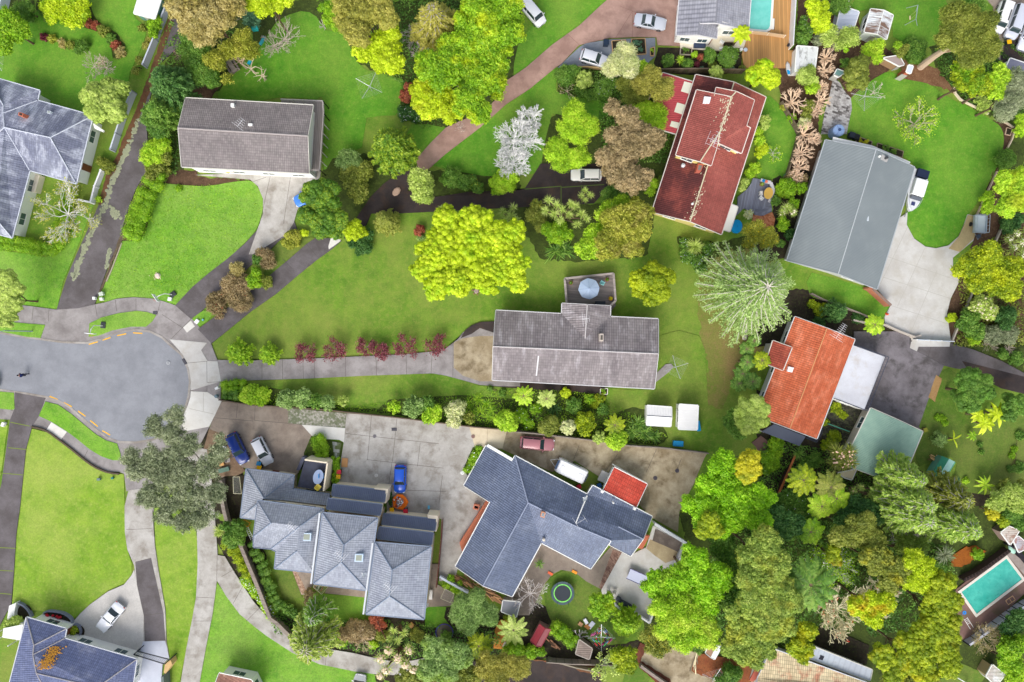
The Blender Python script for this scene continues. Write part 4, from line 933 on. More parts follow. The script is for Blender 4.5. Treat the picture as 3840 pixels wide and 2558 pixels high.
# its entry porch on the left and pergola gate on the right
b=MB();b.prism(PL('a4 130,860 140,850 120,980 60,1010 80,880',1.0),0,1.0);t2=thing('porch','white entry porch and low walls left of the bottom left house','porch',tuple(PT('a4',100,1100)))
b.prism(PL('a4 30,1080 205,1045 175,1185 20,1160',2.4),2.25,2.4);b.prism(PL('a4 60,1010 210,1040 205,1060 40,1080',1.0),0,1.0);b.build('wall',white,t2)
for x,y in((35,1085),(25,1150),(170,1175)):p=PT('a4',x,y,0);MB().box((p.x,p.y,1.15),(.12,.12,2.25)).build('post',white,t2)
b=MB();P_=PL('a4 1210,1280 1500,1355 1455,1395 1180,1310',2.0);b.bar(P_[0],P_[1],.12,.1);b.bar(P_[3],P_[2],.12,.1)
for k in range(24):b.bar(P_[0].lerp(P_[1],(k+.5)/24),P_[3].lerp(P_[2],(k+.5)/24),.05,.05)
for p in P_:b.box((p.x,p.y,1),(.1,.1,2))
t2=thing('gate','black slatted gate across the pale drive beside the bottom left house','gate',tuple(centroid(P_)));b.build('frame',K((40,46,54),.5),t2)
b=MB();b.prism(PL('a4 1455,1395 1505,1360 1520,1400 1460,1480 1445,1470',1.6),0,1.6);t2=thing('gate_wall','tan timber wall end beside the black gate, bottom left','wall',tuple(PT('a4',1480,1420)));b.build('wall',K((206,172,120),.9,.2),t2)
b=MB();b.bar(PT('a4',1460,1480,.9),PT('a4',1470,1640,.9),.35,1.8);b.build('panel',K((110,120,116),.9,.2),t2)
# --- bottom edge roofs
r_cr=M_roof((226,210,172),(206,186,148),(186,120,94),.5,.3,.85,.35,.6,sthr=.52)
V=verts('A p 540,960,3.0; B p 2420,1640,3.0; C p 2400,1900,4.4; D p 250,1800,4.2; E p 290,1480,3.4')
t=house('house with a faded terracotta and cream tiled roof at the bottom edge',V)
roof(t,V,'ABCDE',r_cr,None,K((206,208,214),.7));walls(t,[V[c]for c in 'ABCDE'],white,ins=.4)
V=verts('A p 1228,908,2.4; B p 2312,1340,2.4; C p 2270,1530,2.5; D p 1205,1135,2.5')
roof(t,V,'ABCD',M_roof((196,204,214),(184,190,200),(150,140,130),.5,.8,.4,.8,.3,style='sheet',sthr=.6),name='verandah_roof');walls(t,[V[c]for c in 'ABCD'],K((210,210,206),.8),ins=.3,windows=False,name='verandah_wall')
box_on(t,'roof_hatch','p',[(1400,1080),(1465,1105),(1435,1172),(1365,1148)],2.3,2.5,K((40,40,52),.5))
b=MB();b.prism(PL('p 290,1240 345,1250 300,1470 200,1554 140,1530',2.3),2.1,2.3);b.build('porch_roof',K((186,100,84),.8,.15),t)
b=MB();b.prism(PL('a4 1935,1475 2200,1530 2300,1700 1860,1700 1905,1530',2.8),0,2.8);t=thing('house','corner of a house with a brick red roof and white fascia at the bottom edge','house',tuple(PT('a4',2000,1600)))
V=verts('A a4 1935,1475,3.0; B a4 2220,1535,3.0; C a4 2300,1700,3.0; D a4 1850,1700,3.8')
roof(t,V,'ABCD',M_roof((170,122,104),(150,108,92),(196,170,150),.36,.3,.5,.6,.4),None,white);walls(t,[V[c]for c in 'ABCD'],white,ins=.3)
def shed(label,tag,eaves,zr,m,wm,ridge='long',ze=2.2,m2=None,name='shed',cat='shed',gut=None,flat=False,win=True,caps=None):
    """small gabled, or flat, shed from its four roof corners"""
    P=[PT(tag,x,y,ze)for x,y in eaves];t=thing(name,label,cat,tuple(centroid(P)))
    if flat:
        V=dict(zip('ABCD',P));roof(t,V,'ABCD',m,None,gut or white,th=.08)
    else:
        i=0 if ridge=='long' else 1
        a=(P[i]+P[(i+3)%4])/2;c=(P[(i+1)%4]+P[(i+2)%4])/2;a.z=c.z=zr
        V=dict(A=P[i],B=P[(i+1)%4],C=P[(i+2)%4],D=P[(i+3)%4],R=a,S=c)
        roof(t,V,'ABSR',m,caps or gut or white,gut or white,th=.06,skip='RS');roof(t,V,'RSCD',m2 or m,caps or gut or white,gut or white,th=.06,skip='RS')
        b=MB();b.tube([V['R'],V['S']],.05,5);b.build('ridge_cap',caps or gut or white,t)
    walls(t,P if flat else[V[c]for c in 'ABSCDR'],wm,ins=.1,windows=win,name='wall',drop=.06,fr=white)
    p,q=inset(P,.06)[0],inset(P,.06)[1];d=(q-p).normalized();c=p.lerp(q,.5);b=MB();b.box((c.x,c.y,.95),(.8,.08,1.8),math.atan2(d.y,d.x));dd=b.build('door',K((170,168,160),.7),t)
    return t
M_rw=M_roof((226,230,232),(214,218,222),(126,100,86),.5,.3,1.0,.9,.35,style='sheet',sthr=.44,streak=3)
M_wr=M_roof((244,242,240),(236,234,232),(206,190,170),.5,.22,.4,.8,.2,style='sheet',sthr=.62)
M_pb=M_roof((206,212,226),(196,202,218),(186,190,200),.5,.6,.3,.6,.15,style='sheet')
shed('white metal shed with rust streaked roof on the top right lawn','d1',[(1002,80),(1198,135),(1140,345),(945,280)],2.9,M_rw,K((206,214,206),.7),'short',2.4)
shed('small shed with pale lavender blue flat roof in the trees, top right','d1',[(742,52),(898,105),(845,270),(700,235)],2.5,M_pb,K((180,186,190),.8),flat=True)
shed('small shed with a white corrugated roof beside the timber pool deck','d1',[(350,407),(532,420),(505,625),(335,625)],2.5,M_roof((232,234,234),(220,222,224),(130,130,128),.5,.16,.7,.9,.5,style='sheet',sthr=.52,streak=.4),white,flat=True)
shed('left one of two white sheds on the lawn, its roof split by a dark ridge','c3',[(1240,615),(1455,630),(1448,798),(1235,785)],2.5,M_wr,K((226,224,218),.7),'long',2.2,caps=K((84,90,100),.6))
shed('right one of two white sheds on the lawn, rust streaks on its roof','c3',[(1525,605),(1690,615),(1680,828),(1518,822)],2.5,M_wr,K((240,240,238),.6),flat=True,ze=2.4)
shed('tiny garden shed with a dark red gable roof by the trampoline lawn','c4',[(292,1045),(385,1090),(300,1240),(213,1190)],2.4,K((150,88,92),.7),K((140,110,100),.8),'short',1.8,K((176,66,76),.6),gut=K((140,60,66),.7),win=False)
shed('old flat roofed hut with lichen spotted brown roof behind the clothesline','w',[(420,870),(700,1065),(635,1290),(345,1175)],2.3,M_roof((140,124,114),(120,106,98),(186,180,160),.5,.3,.6,1.4,.2,style='sheet',sthr=.6),K((130,120,110),.8),flat=True,gut=K((170,160,150),.8))
shed('white and rusty gabled shed half under the big olive tree, bottom','n',[(1330,850),(1530,930),(1410,1150),(1255,1040)],2.3,K((236,236,236),.6),white,'short',1.9,K((176,140,116),.9,.3),win=False)
shed('grey roofed carport at the right edge below the parked white cars','r',[(1140,1320),(1500,1440),(1560,1700),(960,1700)],2.6,M_roof((122,124,142),(112,114,132),(130,132,150),.5,.8,.3,.6,.15,style='sheet'),white,flat=True,name='carport',cat='carport')
shed('narrow orange brown outhouse with white roof beside the bark garden','u',[(1728,868),(1808,885),(1765,1012),(1693,985)],2.6,K((206,212,226),.5),K((176,92,68),.8,.15),flat=True,ze=2.9,win=False)
shed('small teal roofed hut under the pruned branches, right of the red house','u',[(470,940),(610,995),(490,1075),(415,1040)],1.9,K((110,146,142),.5),K((90,110,108),.8),flat=True,ze=1.8,win=False)
shed('open lean-to with a grey sheet roof in the trees behind the pruned hedge','u',[(1290,740),(1560,700),(1650,860),(1560,880)],2.0,K((166,150,146),.7),K((150,120,90),.8),flat=True,ze=1.9,win=False)
shed('white roofed shed with rusty top at the top left lawn corner','a1',[(1228,-40),(1425,-20),(1365,165),(1182,118)],2.6,M_roof((246,246,250),(236,236,242),(196,140,110),.5,.3,.6,.5,.1,style='sheet',sthr=.6),K((96,140,126),.8),flat=True)
shed('salmon and white lean-to roof beside the spiky tree, below the green shed','l',[(200,1390),(520,1320),(445,1500),(330,1470)],1.9,K((226,214,180),.7),K((150,130,110),.8),flat=True,ze=1.8,win=False)
shed('pale broken roof of a shed beside the lower right pool','m',[(1850,395),(2020,262),(2250,352),(2050,665)],2.3,M_roof((206,196,186),(190,178,168),(150,110,90),.5,.3,.8,1.0,.3,style='sheet',sthr=.5),K((140,120,110),.8),flat=True,win=False)
shed('rusty patched metal roof of a shed at the right edge by the lower pool','m',[(2110,540),(2230,480),(2500,700),(2240,830)],2.2,M_roof((196,200,214),(170,160,160),(156,100,76),.5,.3,.8,1.2,.3,style='sheet',sthr=.45),K((140,120,110),.8),flat=True,ze=2.0,win=False)
shed('pale roofed hut with a white patch at the bottom right corner','q',[(1340,1262),(1560,1440),(1400,1640),(1228,1462)],2.3,M_roof((196,186,178),(180,172,166),(236,238,246),.5,.5,.8,.5,.2,style='sheet',sthr=.5),K((170,150,110),.8),flat=True,win=False)
shed('low grey roofed lean-to between the blue house and the bare tree','b4',[(2205,835),(2354,850),(2320,980),(2190,930)],2.0,K((140,142,150),.7),K((130,126,120),.8),flat=True,ze=1.9,win=False)
# greenhouse
P_=[PT('d3',*q,2.0)for q in((1650,1065),(1770,1125),(1690,1290),(1545,1215))]
t=thing('greenhouse','small green greenhouse with pale translucent roof panels','greenhouse',tuple(centroid(P_)))
a_,c_=(P_[0]+P_[1])/2,(P_[2]+P_[3])/2;d_=Vector((P_[1]-P_[0])).normalized()
for k,(o0,o1,z0,z1,m_)in enumerate(((-1.05,-.45,1.5,2.2,K((66,160,124),.5)),(-.45,.45,2.2,2.2,K((170,216,200),.4)),(.45,1.05,2.2,1.5,K((90,176,140),.5)))):
    b=MB();q=[a_+d_*o0,a_+d_*o1,c_+d_*o1,c_+d_*o0]
    for p,z in zip(q,(z0,z1,z1,z0)):p.z=z
    b.face(q[::-1]);b.face([p-Vector((0,0,.05))for p in q]);b.build('roof_panel',m_,t)
b=MB();q=[a_-d_*1.0,a_+d_*1.0,c_+d_*1.0,c_-d_*1.0]
b.prism(q,0,1.5);b.build('wall',K((110,170,150),.5),t)
# pools
def pool(label,poly,mwater,cop,sm=0,w=.35,loc=None):
    P=PL(poly);P=ccw(P);t=thing('swimming_pool',label,'swimming pool',tuple(centroid(P)))
    b=MB();b.prism(P,0,.22);b.build('water',mwater,t)
    b=MB();N=len(P)
    out=inset(P,-w)
    for i in range(N):
        j=(i+1)%N;a,c,e,f=P[i],P[j],out[j],out[i]
        b.face([(f.x,f.y,.3),(f.x,f.y,0),(e.x,e.y,0),(e.x,e.y,.3)]);b.face([(a.x,a.y,.3),(c.x,c.y,.3),(c.x,c.y,0),(a.x,a.y,0)])
        b.face([(a.x,a.y,.3),(f.x,f.y,.3),(e.x,e.y,.3),(c.x,c.y,.3)])
    b.build('coping',cop,t);return t
t=pool('turquoise swimming pool with white coping sunk in the timber deck','s 1490,-120 1850,-120 1812,470 1790,520 1740,548 1450,520',M_water((110,204,190),(128,214,202),(120,208,196)),white,w=.3)
b=MB();b.prism(PL('s 1835,345 1892,345 1880,535 1820,535'),0,.31);b.build('step',K((236,232,224),.7),t)
pool('murky green rectangular swimming pool with white coping, lower right','d4 1790,752 2188,458 2325,640 1925,945',M_water((60,176,160),(84,196,178),(44,136,118)),K((226,218,206),.8))
# timber deck round the pool
b=MB();b.prism(PL('s 1450,560 1530,575 1760,580 1830,540 1840,500 1860,545 1895,545 1900,340 1860,340 1875,-120 2210,-120 2150,900 2250,900 2240,1210 1360,1200 1320,960 1400,700'),0,.26)
t=thing('pool_deck','golden timber deck wrapped round the turquoise swimming pool','deck',(38,42,0));b.build('floor',M_wood((206,160,104),(176,128,74),1.55,.3),t)
def wallrun(label,path,h,w,m,name='fence',cat='fence',cap=None,post=None,pm=None,closed=False,z0=0.0,posts=1.8,top=None,lean=0.0,zt=0.0):
    """fence or wall along a traced base line"""
    P=PL(path,zt)
    for p in P:p.z=0
    if closed:P.append(P[0])
    t=thing(name,label,cat,tuple(centroid(P)));b=MB()
    for i in range(len(P)-1):b.bar(P[i]+Vector((0,0,z0+(h-z0)/2)),P[i+1]+Vector((0,0,z0+(h-z0)/2)),w+.003*(i%2),h-z0+.003*(i%2))
    b.build('panel',m,t)
    if cap:
        b=MB()
        for i in range(len(P)-1):b.bar(P[i]+Vector((0,0,h+.03)),P[i+1]+Vector((0,0,h+.03)),cap+.003*(i%2),.06+.003*(i%2))
        b.build('cap',top or m,t)
    if post:
        L=sum((P[i+1]-P[i]).length for i in range(len(P)-1));n=min(90,max(2,int(L/posts)));done=[]
        for i in range(len(P)-1):
            k=max(1,round((P[i+1]-P[i]).length/(L/n)))
            for j in range(k+(i==len(P)-2)):
                q=P[i].lerp(P[i+1],j/k);bb=MB();bb.box((q.x,q.y,h/2+.05),(post,post,h+.1),.3);bb.build('post',pm or m,t)
    return t
f_tim=M_wood((132,116,98),(96,82,68),.2,.15);f_grey=M_wood((164,152,142),(130,118,108),.2,.15);f_dark=K((62,46,38),.9,.25)
wallrun('long pale grey concrete panel fence along the top of the dark driveway','a1 1512,62 1418,300 1395,370 1300,600',1.35,.12,K((196,202,214),.8,.1),'panel_fence','fence',.2,.2,K((150,156,166),.8),posts=2.4)
wallrun('pale concrete panel fence lower down the dark driveway, beside the white house','a1 1205,830 1110,1060 1020,1340',1.35,.12,K((196,202,214),.8,.1),'panel_fence','fence',.2,.2,K((150,156,166),.8),posts=2.4)
wallrun('short white broken wall by the leafless tree at the white house','a2 925,10 870,150 835,290 735,270',1.0,.14,K((232,232,236),.8,.1),'garden_wall','wall',.22,.25)
wallrun('timber fence along the shrubs above the concrete yard','a3 1955,560 2100,585 b3 0,605 320,625 650,648 830,668 1250,712 1600,755 1960,800 2354,830',.9,.08,f_tim,'timber_fence','fence',.14,.12,f_tim,posts=2.2)
wallrun('weathered timber fence below the white sheds and flax bush','c3 80,838 280,855 600,895 760,912 1080,960 1330,975 1760,1025',1.3,.08,f_grey,'timber_fence','fence',.16,.12,f_grey,posts=2.2)
wallrun('long grey timber retaining fence curving left of the townhouses','a3 1985,1260 1990,1400 a4 2010,0 2040,120 2105,190 2190,400 2290,640 2354,800 b4 180,960 240,1000 350,1110',1.5,.12,f_grey,'timber_fence','fence',.5,.14,f_grey,posts=2.4)
wallrun('brown timber fence between the planted bed and the red house','c1 1350,645 1700,640 2070,650',1.5,.1,f_tim,'timber_fence','fence',.14,.14,f_tim,posts=1.9)
wallrun('low timber retaining edge behind the parked silver hatchback','c1 490,598 700,600 960,622 1140,630',.5,.2,K((190,160,112),.9,.2),'retaining_edge','retaining wall')
wallrun('timber fence round the lawn right of the red house','d1 195,920 350,1190 290,1400 240,1554',1.2,.1,f_tim,'timber_fence','fence',.12,.12,f_tim)
wallrun('white curved garden kerb along the top right bark bed','d1 1725,780 1740,830 1780,880 1840,912 1935,960 2030,1010',.35,.18,K((222,206,180),.8,.1),'garden_edge','garden edging')
wallrun('white curved garden kerb round the dark bed at the right edge','d1 2110,1050 2200,1095 2250,1130 2258,1165 2240,1230 2200,1310',.35,.16,K((214,196,170),.8,.1),'garden_edge','garden edging')
wallrun('straight pale timber edging right of the curved lawn','d2 2105,10 2060,110 1985,270 1930,392',.4,.12,K((206,180,160),.8,.1),'garden_edge','garden edging')
wallrun('pale concrete kerb beside the bark strip right of the pale driveway','d2 1895,1060 1840,1190 1780,1330 1710,1500',.45,.2,K((196,186,172),.8,.1),'garden_edge','garden edging')
wallrun('concrete garden edging between the metal trailer and the dark bed','d2 2140,520 2085,640',.45,.2,K((176,168,156),.8,.1),'garden_edge','garden edging')
wallrun('timber fence under the branching tree below the grey roofed house','d2 460,1088 560,1140 700,1190 830,1240 980,1300',.9,.1,f_grey,'timber_fence','fence',.14,.12,f_grey)
wallrun('low concrete wall from the dark paving up to the white gate','d2 830,1320 940,1345 1120,1365 1250,1425 1370,1470 1425,1455',.6,.2,K((190,180,168),.8,.15),'garden_wall','wall',.26)
wallrun('white slatted metal gate closing the pale driveway','d2 1370,1492 1692,1508',1.1,.05,K((206,218,232),.5),'gate','gate',.08,.12,white,posts=1.7,z0=.1)
wallrun('long green rail fence behind the orange roofed house','d3 597,768 783,836',1.1,.12,K((66,140,116),.6),'rail_fence','fence',z0=.7)
wallrun('white wall dividing the yard right of the blue house','c4 1285,130 1420,215 1560,300 1530,400 1470,520 1380,680',1.7,.2,K((234,236,240),.7,.08),'garden_wall','wall',.4)
wallrun('lower white block wall around the pale patio under the lime tree','c4 1300,880 1250,1010 1130,930 1040,925 950,850',1.0,.25,K((240,240,242),.7,.08),'garden_wall','wall')
wallrun('timber and concrete boundary fence below the clothesline lawn','c4 350,1335 560,1350 740,1355 920,1362',1.6,.1,f_grey,'timber_fence','fence',.14,.14,f_grey,posts=2.2)
wallrun('stepped concrete panel fence beside the dark parking area, bottom','c4 370,1330 470,1355 610,1395 835,1440',1.2,.12,K((150,142,124),.9,.2),'panel_fence','fence',.16,.16,posts=2.4)
wallrun('plank topped fence running down to the bottom edge right of the round bush','c4 1172,1385 1300,1480 1430,1570',1.0,.4,f_grey,'timber_fence','fence')
wallrun('dark fence beside the steps right of the townhouses','f 2080,870 2060,1200 h 1660,60 1640,300 1600,660',1.5,.1,K((110,70,60),.8,.2),'timber_fence','fence',.14,.1,K((150,120,110),.8))
wallrun('dark red timber fence behind the rightmost townhouse','h 590,1240 660,1400 740,1554',1.7,.1,K((80,40,34),.8,.2),'timber_fence','fence',.12,.12,K((110,84,72),.8))
wallrun('white slatted screen fence on the right of the timber pool deck','s 2200,-100 2140,890',1.9,.08,K((232,232,238),.6),'screen_fence','fence',.12,.12,white,posts=2.2)
wallrun('low glass and white rail pool fence crossing the timber deck','s 1400,600 1470,612 1755,640 2045,685',1.1,.03,K((214,186,150),.3),'pool_fence','fence',.07,.07,white,posts=2.2,z0=.15)
wallrun('long dark fence with pale panels below the lower pool','d4 2420,760 2354,820 2190,920 2000,1060 1815,1190',1.4,.12,K((178,180,190),.7,.1),'panel_fence','fence',.3,.16,K((24,24,28),.6),posts=1.1,top=K((186,188,198),.7))
wallrun('dark picket fence along the upper side of the lower pool','m 930,1380 1200,1250 1480,1060 1900,750',1.2,.5,K((74,60,56),.9,.5),'picket_fence','fence',None,.3,K((50,40,38),.9),posts=.45)
wallrun('black fence between the lower pool and the rusty sheds','m 1900,620 2100,740 2200,900 2400,1130',1.5,.12,K((40,36,48),.7),'screen_fence','fence',.16,.14)
wallrun('white rail fence across the lawn at the bottom right corner','q 560,1395 700,1470 860,1568',1.0,.1,K((236,238,242),.6),'rail_fence','fence',z0=.75,post=.1)
wallrun('orange topped retaining fence beside the dark garden, lower middle','d3 305,1040 240,1190 150,1400',1.2,.12,K((60,40,34),.8,.2),'timber_fence','fence',.3,top=K((176,104,60),.8,.3))
wallrun('white blue low garden wall below the blue house woodpile','h 1650,500 1780,580 1960,680 2150,785',.8,.3,K((214,222,236),.7,.08),'garden_wall','wall')
wallrun('pale concrete garden edging in the bottom left corner of the bright meadow','a2 1080,640 1000,850 945,980',.2,.15,K((170,160,140),.9,.2),'garden_edge','garden edging')
wallrun('white metal fence piece at the top left corner','a1 100,-40 60,130',1.6,.1,K((214,222,232),.6),'screen_fence','fence',.12)
# ---------------------------------------------------------------- vegetation
class NM:
    """numpy mesh of leaves, blades and twigs"""
    def __init__(s):s.v=[];s.li=[];s.tot=[];s.r=[];s.n=0
    def add(s,v,faces,rnd):
        v=np.asarray(v,float).reshape(-1,3);f=np.asarray(faces)
        s.v.append(v);s.li.append((f+s.n).ravel());s.tot.append(np.full(len(f),f.shape[1]));s.r.append(np.clip(np.asarray(rnd,float),0,1));s.n+=len(v)
    def leaves(s,c,nrm,size,rnd,asp=.6,axis=None):
        N=len(c);nrm=nrm/(np.linalg.norm(nrm,axis=1,keepdims=True)+1e-9)
        a=RN.normal(size=(N,3))if axis is None else axis+RN.normal(size=(N,3))*.25
        a=a-nrm*(a*nrm).sum(1,keepdims=True);a/=(np.linalg.norm(a,axis=1,keepdims=True)+1e-9)
        b=np.cross(nrm,a);L=(size*RN.uniform(.6,1.3,N))[:,None]if np.isscalar(size)else size[:,None];W=L*asp
        v=np.stack([c-a*L*.5,c+b*W*.5-a*L*.05,c+a*L*.5,c-b*W*.5-a*L*.05],1)
        s.add(v,np.arange(N*4).reshape(N,4),rnd)
    def blades(s,o,d,L,w,droop,rnd):
        N=len(o);d=d/(np.linalg.norm(d,axis=1,keepdims=True)+1e-9);L=np.broadcast_to(L,N)[:,None];w=np.broadcast_to(w,N)[:,None]
        sd=np.cross(d,[0,0,1.0])+RN.normal(size=(N,3))*.15;sd/=(np.linalg.norm(sd,axis=1,keepdims=True)+1e-9)
        m=o+d*L*.5;t=o+d*L;dz=np.zeros((N,3));dz[:,2]=np.broadcast_to(droop,N);m=m-dz*L*.25;t=t-dz*L
        v=np.stack([o-sd*w*.35,o+sd*w*.35,m+sd*w*.5,m-sd*w*.5,t],1)
        i=np.arange(N)[:,None]*5
        s.add(v,np.concatenate([i,i+1,i+2,i+3],1),rnd)
        s.li.append(((np.concatenate([i+3,i+2,i+4],1))+s.n-N*5).ravel());s.tot.append(np.full(N,3));s.r.append(np.clip(np.asarray(rnd,float),0,1))
    def build(s,name,m,parent,smooth=False):
        v=np.concatenate(s.v)-np.array(parent.location if parent.parent is None else parent.parent.location);li=np.concatenate(s.li);tot=np.concatenate(s.tot);r=np.concatenate(s.r)
        me=bpy.data.meshes.new(name);me.vertices.add(len(v));me.vertices.foreach_set('co',v.astype(np.float32).ravel())
        me.loops.add(len(li));me.loops.foreach_set('vertex_index',li.astype(np.int32));me.polygons.add(len(tot))
        st=np.concatenate([[0],np.cumsum(tot)[:-1]]);me.polygons.foreach_set('loop_start',st.astype(np.int32))
        me.update(calc_edges=True);at=me.attributes.new('rnd','FLOAT','FACE');at.data.foreach_set('value',r.astype(np.float32))
        if smooth:me.polygons.foreach_set('use_smooth',np.ones(len(tot),bool))
        me.materials.append(m);return link(name,me,parent)
_bm=bmesh.new();bmesh.ops.create_icosphere(_bm,subdivisions=2,radius=1.0);ICO_V=np.array([v.co[:]for v in _bm.verts]);ICO_F=np.array([[v.index for v in f.verts]for f in _bm.faces]);_bm.free()
def rdirs(N,up=0.0):
    d=RN.normal(size=(N,3));d[:,2]+=up;return d/np.linalg.norm(d,axis=1,keepdims=True)
def clumps_of(circ,cf,dens,flat,rmin=.28,rmax=1.15):
    """crown = lobes spread over a dome, each lobe studded with leaf clumps"""
    out=[]
    for(x,y,R,zt)in circ:
        depth=min(R*flat,zt*.75)
        if R>1.3:
            rl=min(2.1,max(.8,R*.36));n=max(5,int((R/rl)**2*1.35));rc=max(rmin*.9,rl*cf*1.7);m=int((rl/rc)**2*dens*1.15)+3
        else:rl=min(rmax,max(rmin,R*cf));n=max(3,int((R/rl)**2*dens));rc=rl;m=0
        for k in range(n+max(3,n//3)):
            low=k>=n;q=math.sqrt((k+.5)/n);a=k*2.39996+R_.uniform(-.4,.4);rr=max(0,R-rl*.75)*(R_.uniform(.75,.95)if low else min(1.08,q*R_.uniform(.88,1.12)))
            z=zt-rl*.85-(depth*R_.uniform(.7,1.0)if low else depth*(1-math.sqrt(max(0,1-(rr/R)**2)))+R_.uniform(-.1,.35)*rl)
            lx,ly,lz,lr=x+rr*math.cos(a),y+rr*math.sin(a),max(rl*.5,z),rl*R_.uniform(.8,1.15);h=R_.random()
            if not m:out.append((lx,ly,lz,lr*R_.uniform(.85,1.1),h));continue
            out.append((lx,ly,lz,lr*.72,h))
            for i in range(m if not low else m//2):
                t=math.acos(1-(i+.5)/m*1.12);b=i*2.39996+h*6;r=rc*R_.uniform(.55,1.35);e=lr-r*.45
                out.append((lx+e*math.sin(t)*math.cos(b),ly+e*math.sin(t)*math.sin(b),max(r*.6,lz+e*.8*math.cos(t)),r,min(1,max(0,h+R_.gauss(0,.18)))))
    return np.array(out)
def crown(nm,cl,leaf,cover,jit,core=.82,asp=.6,lift=.25):
    for q_ in cl:
        x,y,z,r=q_[:4];c=np.array([x,y,z]);cr=q_[4]if len(q_)>4 else RN.uniform(0,1)
        if core:
            nz=1+RN.normal(size=len(ICO_V))*.1;sc=np.array([1,1,.85])*r*core
            nm.add(c+ICO_V*nz[:,None]*sc,ICO_F,np.full(len(ICO_F),.22+.25*cr)+RN.uniform(-.1,.1,len(ICO_F)))
        n=int(4*PI*r*r*.75/(leaf*leaf*asp*.6)*cover);n=min(n,500)
        d=rdirs(n,.45);p=c+d*(r*RN.uniform(.72,1.1+jit*.25,n))[:,None]*np.array([1,1,.9])
        nm.leaves(p,d+RN.normal(size=(n,3))*jit+np.array([0,0,lift]),leaf,.5*cr+.5*RN.uniform(0,1,n)*(1 if n else 1),asp)
def limbs(b,base,cl,r0,n=6,zf=.35):
    """tapered trunk and limbs reaching into the crown"""
    h=max(c[2]for c in cl);fork=Vector((base.x,base.y,h*zf));b.tube([Vector((base.x,base.y,-.05)),Vector((base.x,base.y,h*zf*.5))+Vector((R_.gauss(0,.05),R_.gauss(0,.05),0)),fork],[r0*1.25,r0,r0*.8],7)
    zm=sorted(c[2]for c in cl)[len(cl)//2];idx=[i for i in range(len(cl))if cl[i][2]>zm];R_.shuffle(idx)
    for i in idx[:n]:
        e=Vector(cl[i][:3]);m=fork.lerp(e,.5)+Vector((0,0,(e.z-fork.z)*.12));b.tube([fork,m,e],[r0*.5,r0*.32,r0*.12],5)
def bare_net(b,base,R,z,n1=8,lev=3,r0=.12,fork=.35,up=.5,rmin=.02,spread=.55,kids=3,wig=.12,zmin=.4):
    tips=[];f=Vector((base.x,base.y,z*fork));b.tube([Vector((base.x,base.y,-.05)),f],[r0*1.3,r0],6,cap=False)
    def grow(p,d,L,r,lv):
        q=p+d*L*.55+Vector((R_.gauss(0,wig),R_.gauss(0,wig),R_.gauss(0,wig*.5)))*L;e=q+(d+Vector((R_.gauss(0,.25),R_.gauss(0,.25),R_.gauss(0,.12)))).normalized()*L*.5
        if e.z>z:e.z=z
        if e.z<zmin:e.z=zmin
        b.tube([p,q,e],[r,r*.75,max(rmin*.6,r*.5)],4 if lv<2 else 3,cap=False)
        if lv>=lev:tips.append(e);return
        for k in range(kids):
            dd=(e-q).normalized()if k==0 else((e-q).normalized()+Vector((R_.gauss(0,spread),R_.gauss(0,spread),R_.gauss(up*.3,spread*.4)))).normalized()
            grow(e if k<2 else q,dd,L*R_.uniform(.55,.78),max(rmin,r*.55),lv+1)
    for k in range(n1):
        a=2*PI*(k+R_.uniform(-.3,.3))/n1;el=R_.uniform(.15,1.0)*up
        grow(f,Vector((math.cos(a),math.sin(a),el)).normalized(),R*R_.uniform(.36,.5),r0*.6,1)
    return tips
PAL=dict(LIME=((110,152,26),(166,202,40),(210,226,78)),YEL=((134,156,14),(186,206,22),(220,230,66)),GRN=((60,98,32),(98,140,46),(146,176,76)),
           BGR=((86,130,18),(130,174,26),(176,202,50)),DKG=((36,76,32),(66,110,48),(112,150,74)),OLV=((86,100,36),(130,142,50),(176,178,84)),
           PALE=((126,150,62),(172,192,88),(212,222,134)),CRM=((160,172,106),(204,208,150),(236,230,196)),GREY=((96,108,76),(144,154,116),(186,190,156)),
           TAN=((136,124,64),(172,158,94),(206,194,136)),BRN=((116,104,64),(156,138,98),(194,172,130)),PURP=((84,28,40),(124,50,62),(160,92,98)),
           OYL=((112,122,32),(154,160,48),(200,196,88)),GYL=((78,110,14),(146,166,20),(206,214,48)),BOL=((110,116,44),(160,158,66),(196,188,96)),FIR=((96,136,44),(138,172,66),(190,208,104)),CYP=((48,88,24),(92,134,32),(164,182,48)),NEON=((100,148,14),(142,192,24),(184,220,50)),GOLD=((140,140,14),(190,186,26),(224,214,60)),
           MINT=((94,124,60),(138,168,88),(182,202,130)),RED=((120,50,40),(160,84,60),(196,130,90)),TEAL=((60,104,74),(98,142,106),(150,190,150)),PINE=((98,124,48),(140,164,66),(190,202,96)))
def circles(s,z):
    out=[];tag='o'
    for t in s.split():
        if t in TAGS:tag=t;continue
        v=[float(q)for q in t.split(',')];zz=v[3]if len(v)>3 else z;p=PT(tag,v[0],v[1],zz*.85);out.append((p.x,p.y,LEN(tag,v[2],zz*.85),zz))
    return out
STY=dict(  # clump fraction, density, depth, leaf size, cover, jitter, core, aspect
    broad=(.24,1.5,.55,.27,.85,.75,.74,.6),puffy=(.15,1.9,.7,.15,.8,.3,.9,.8),ball=(.2,1.6,.9,.14,.8,.45,.9,.7),wispy=(.2,1.5,.6,.26,.6,1.0,.6,.28),
    airy=(.2,1.0,.5,.24,.55,.9,.45,.5),clump=(.24,1.4,.5,.24,.85,.6,.78,.55),shrub=(.3,1.6,.8,.2,.85,.8,.74,.55),euc=(.15,1.0,.6,.22,.6,.9,.5,.4),cloud=(.19,1.1,.6,.16,.85,.3,.9,.75))
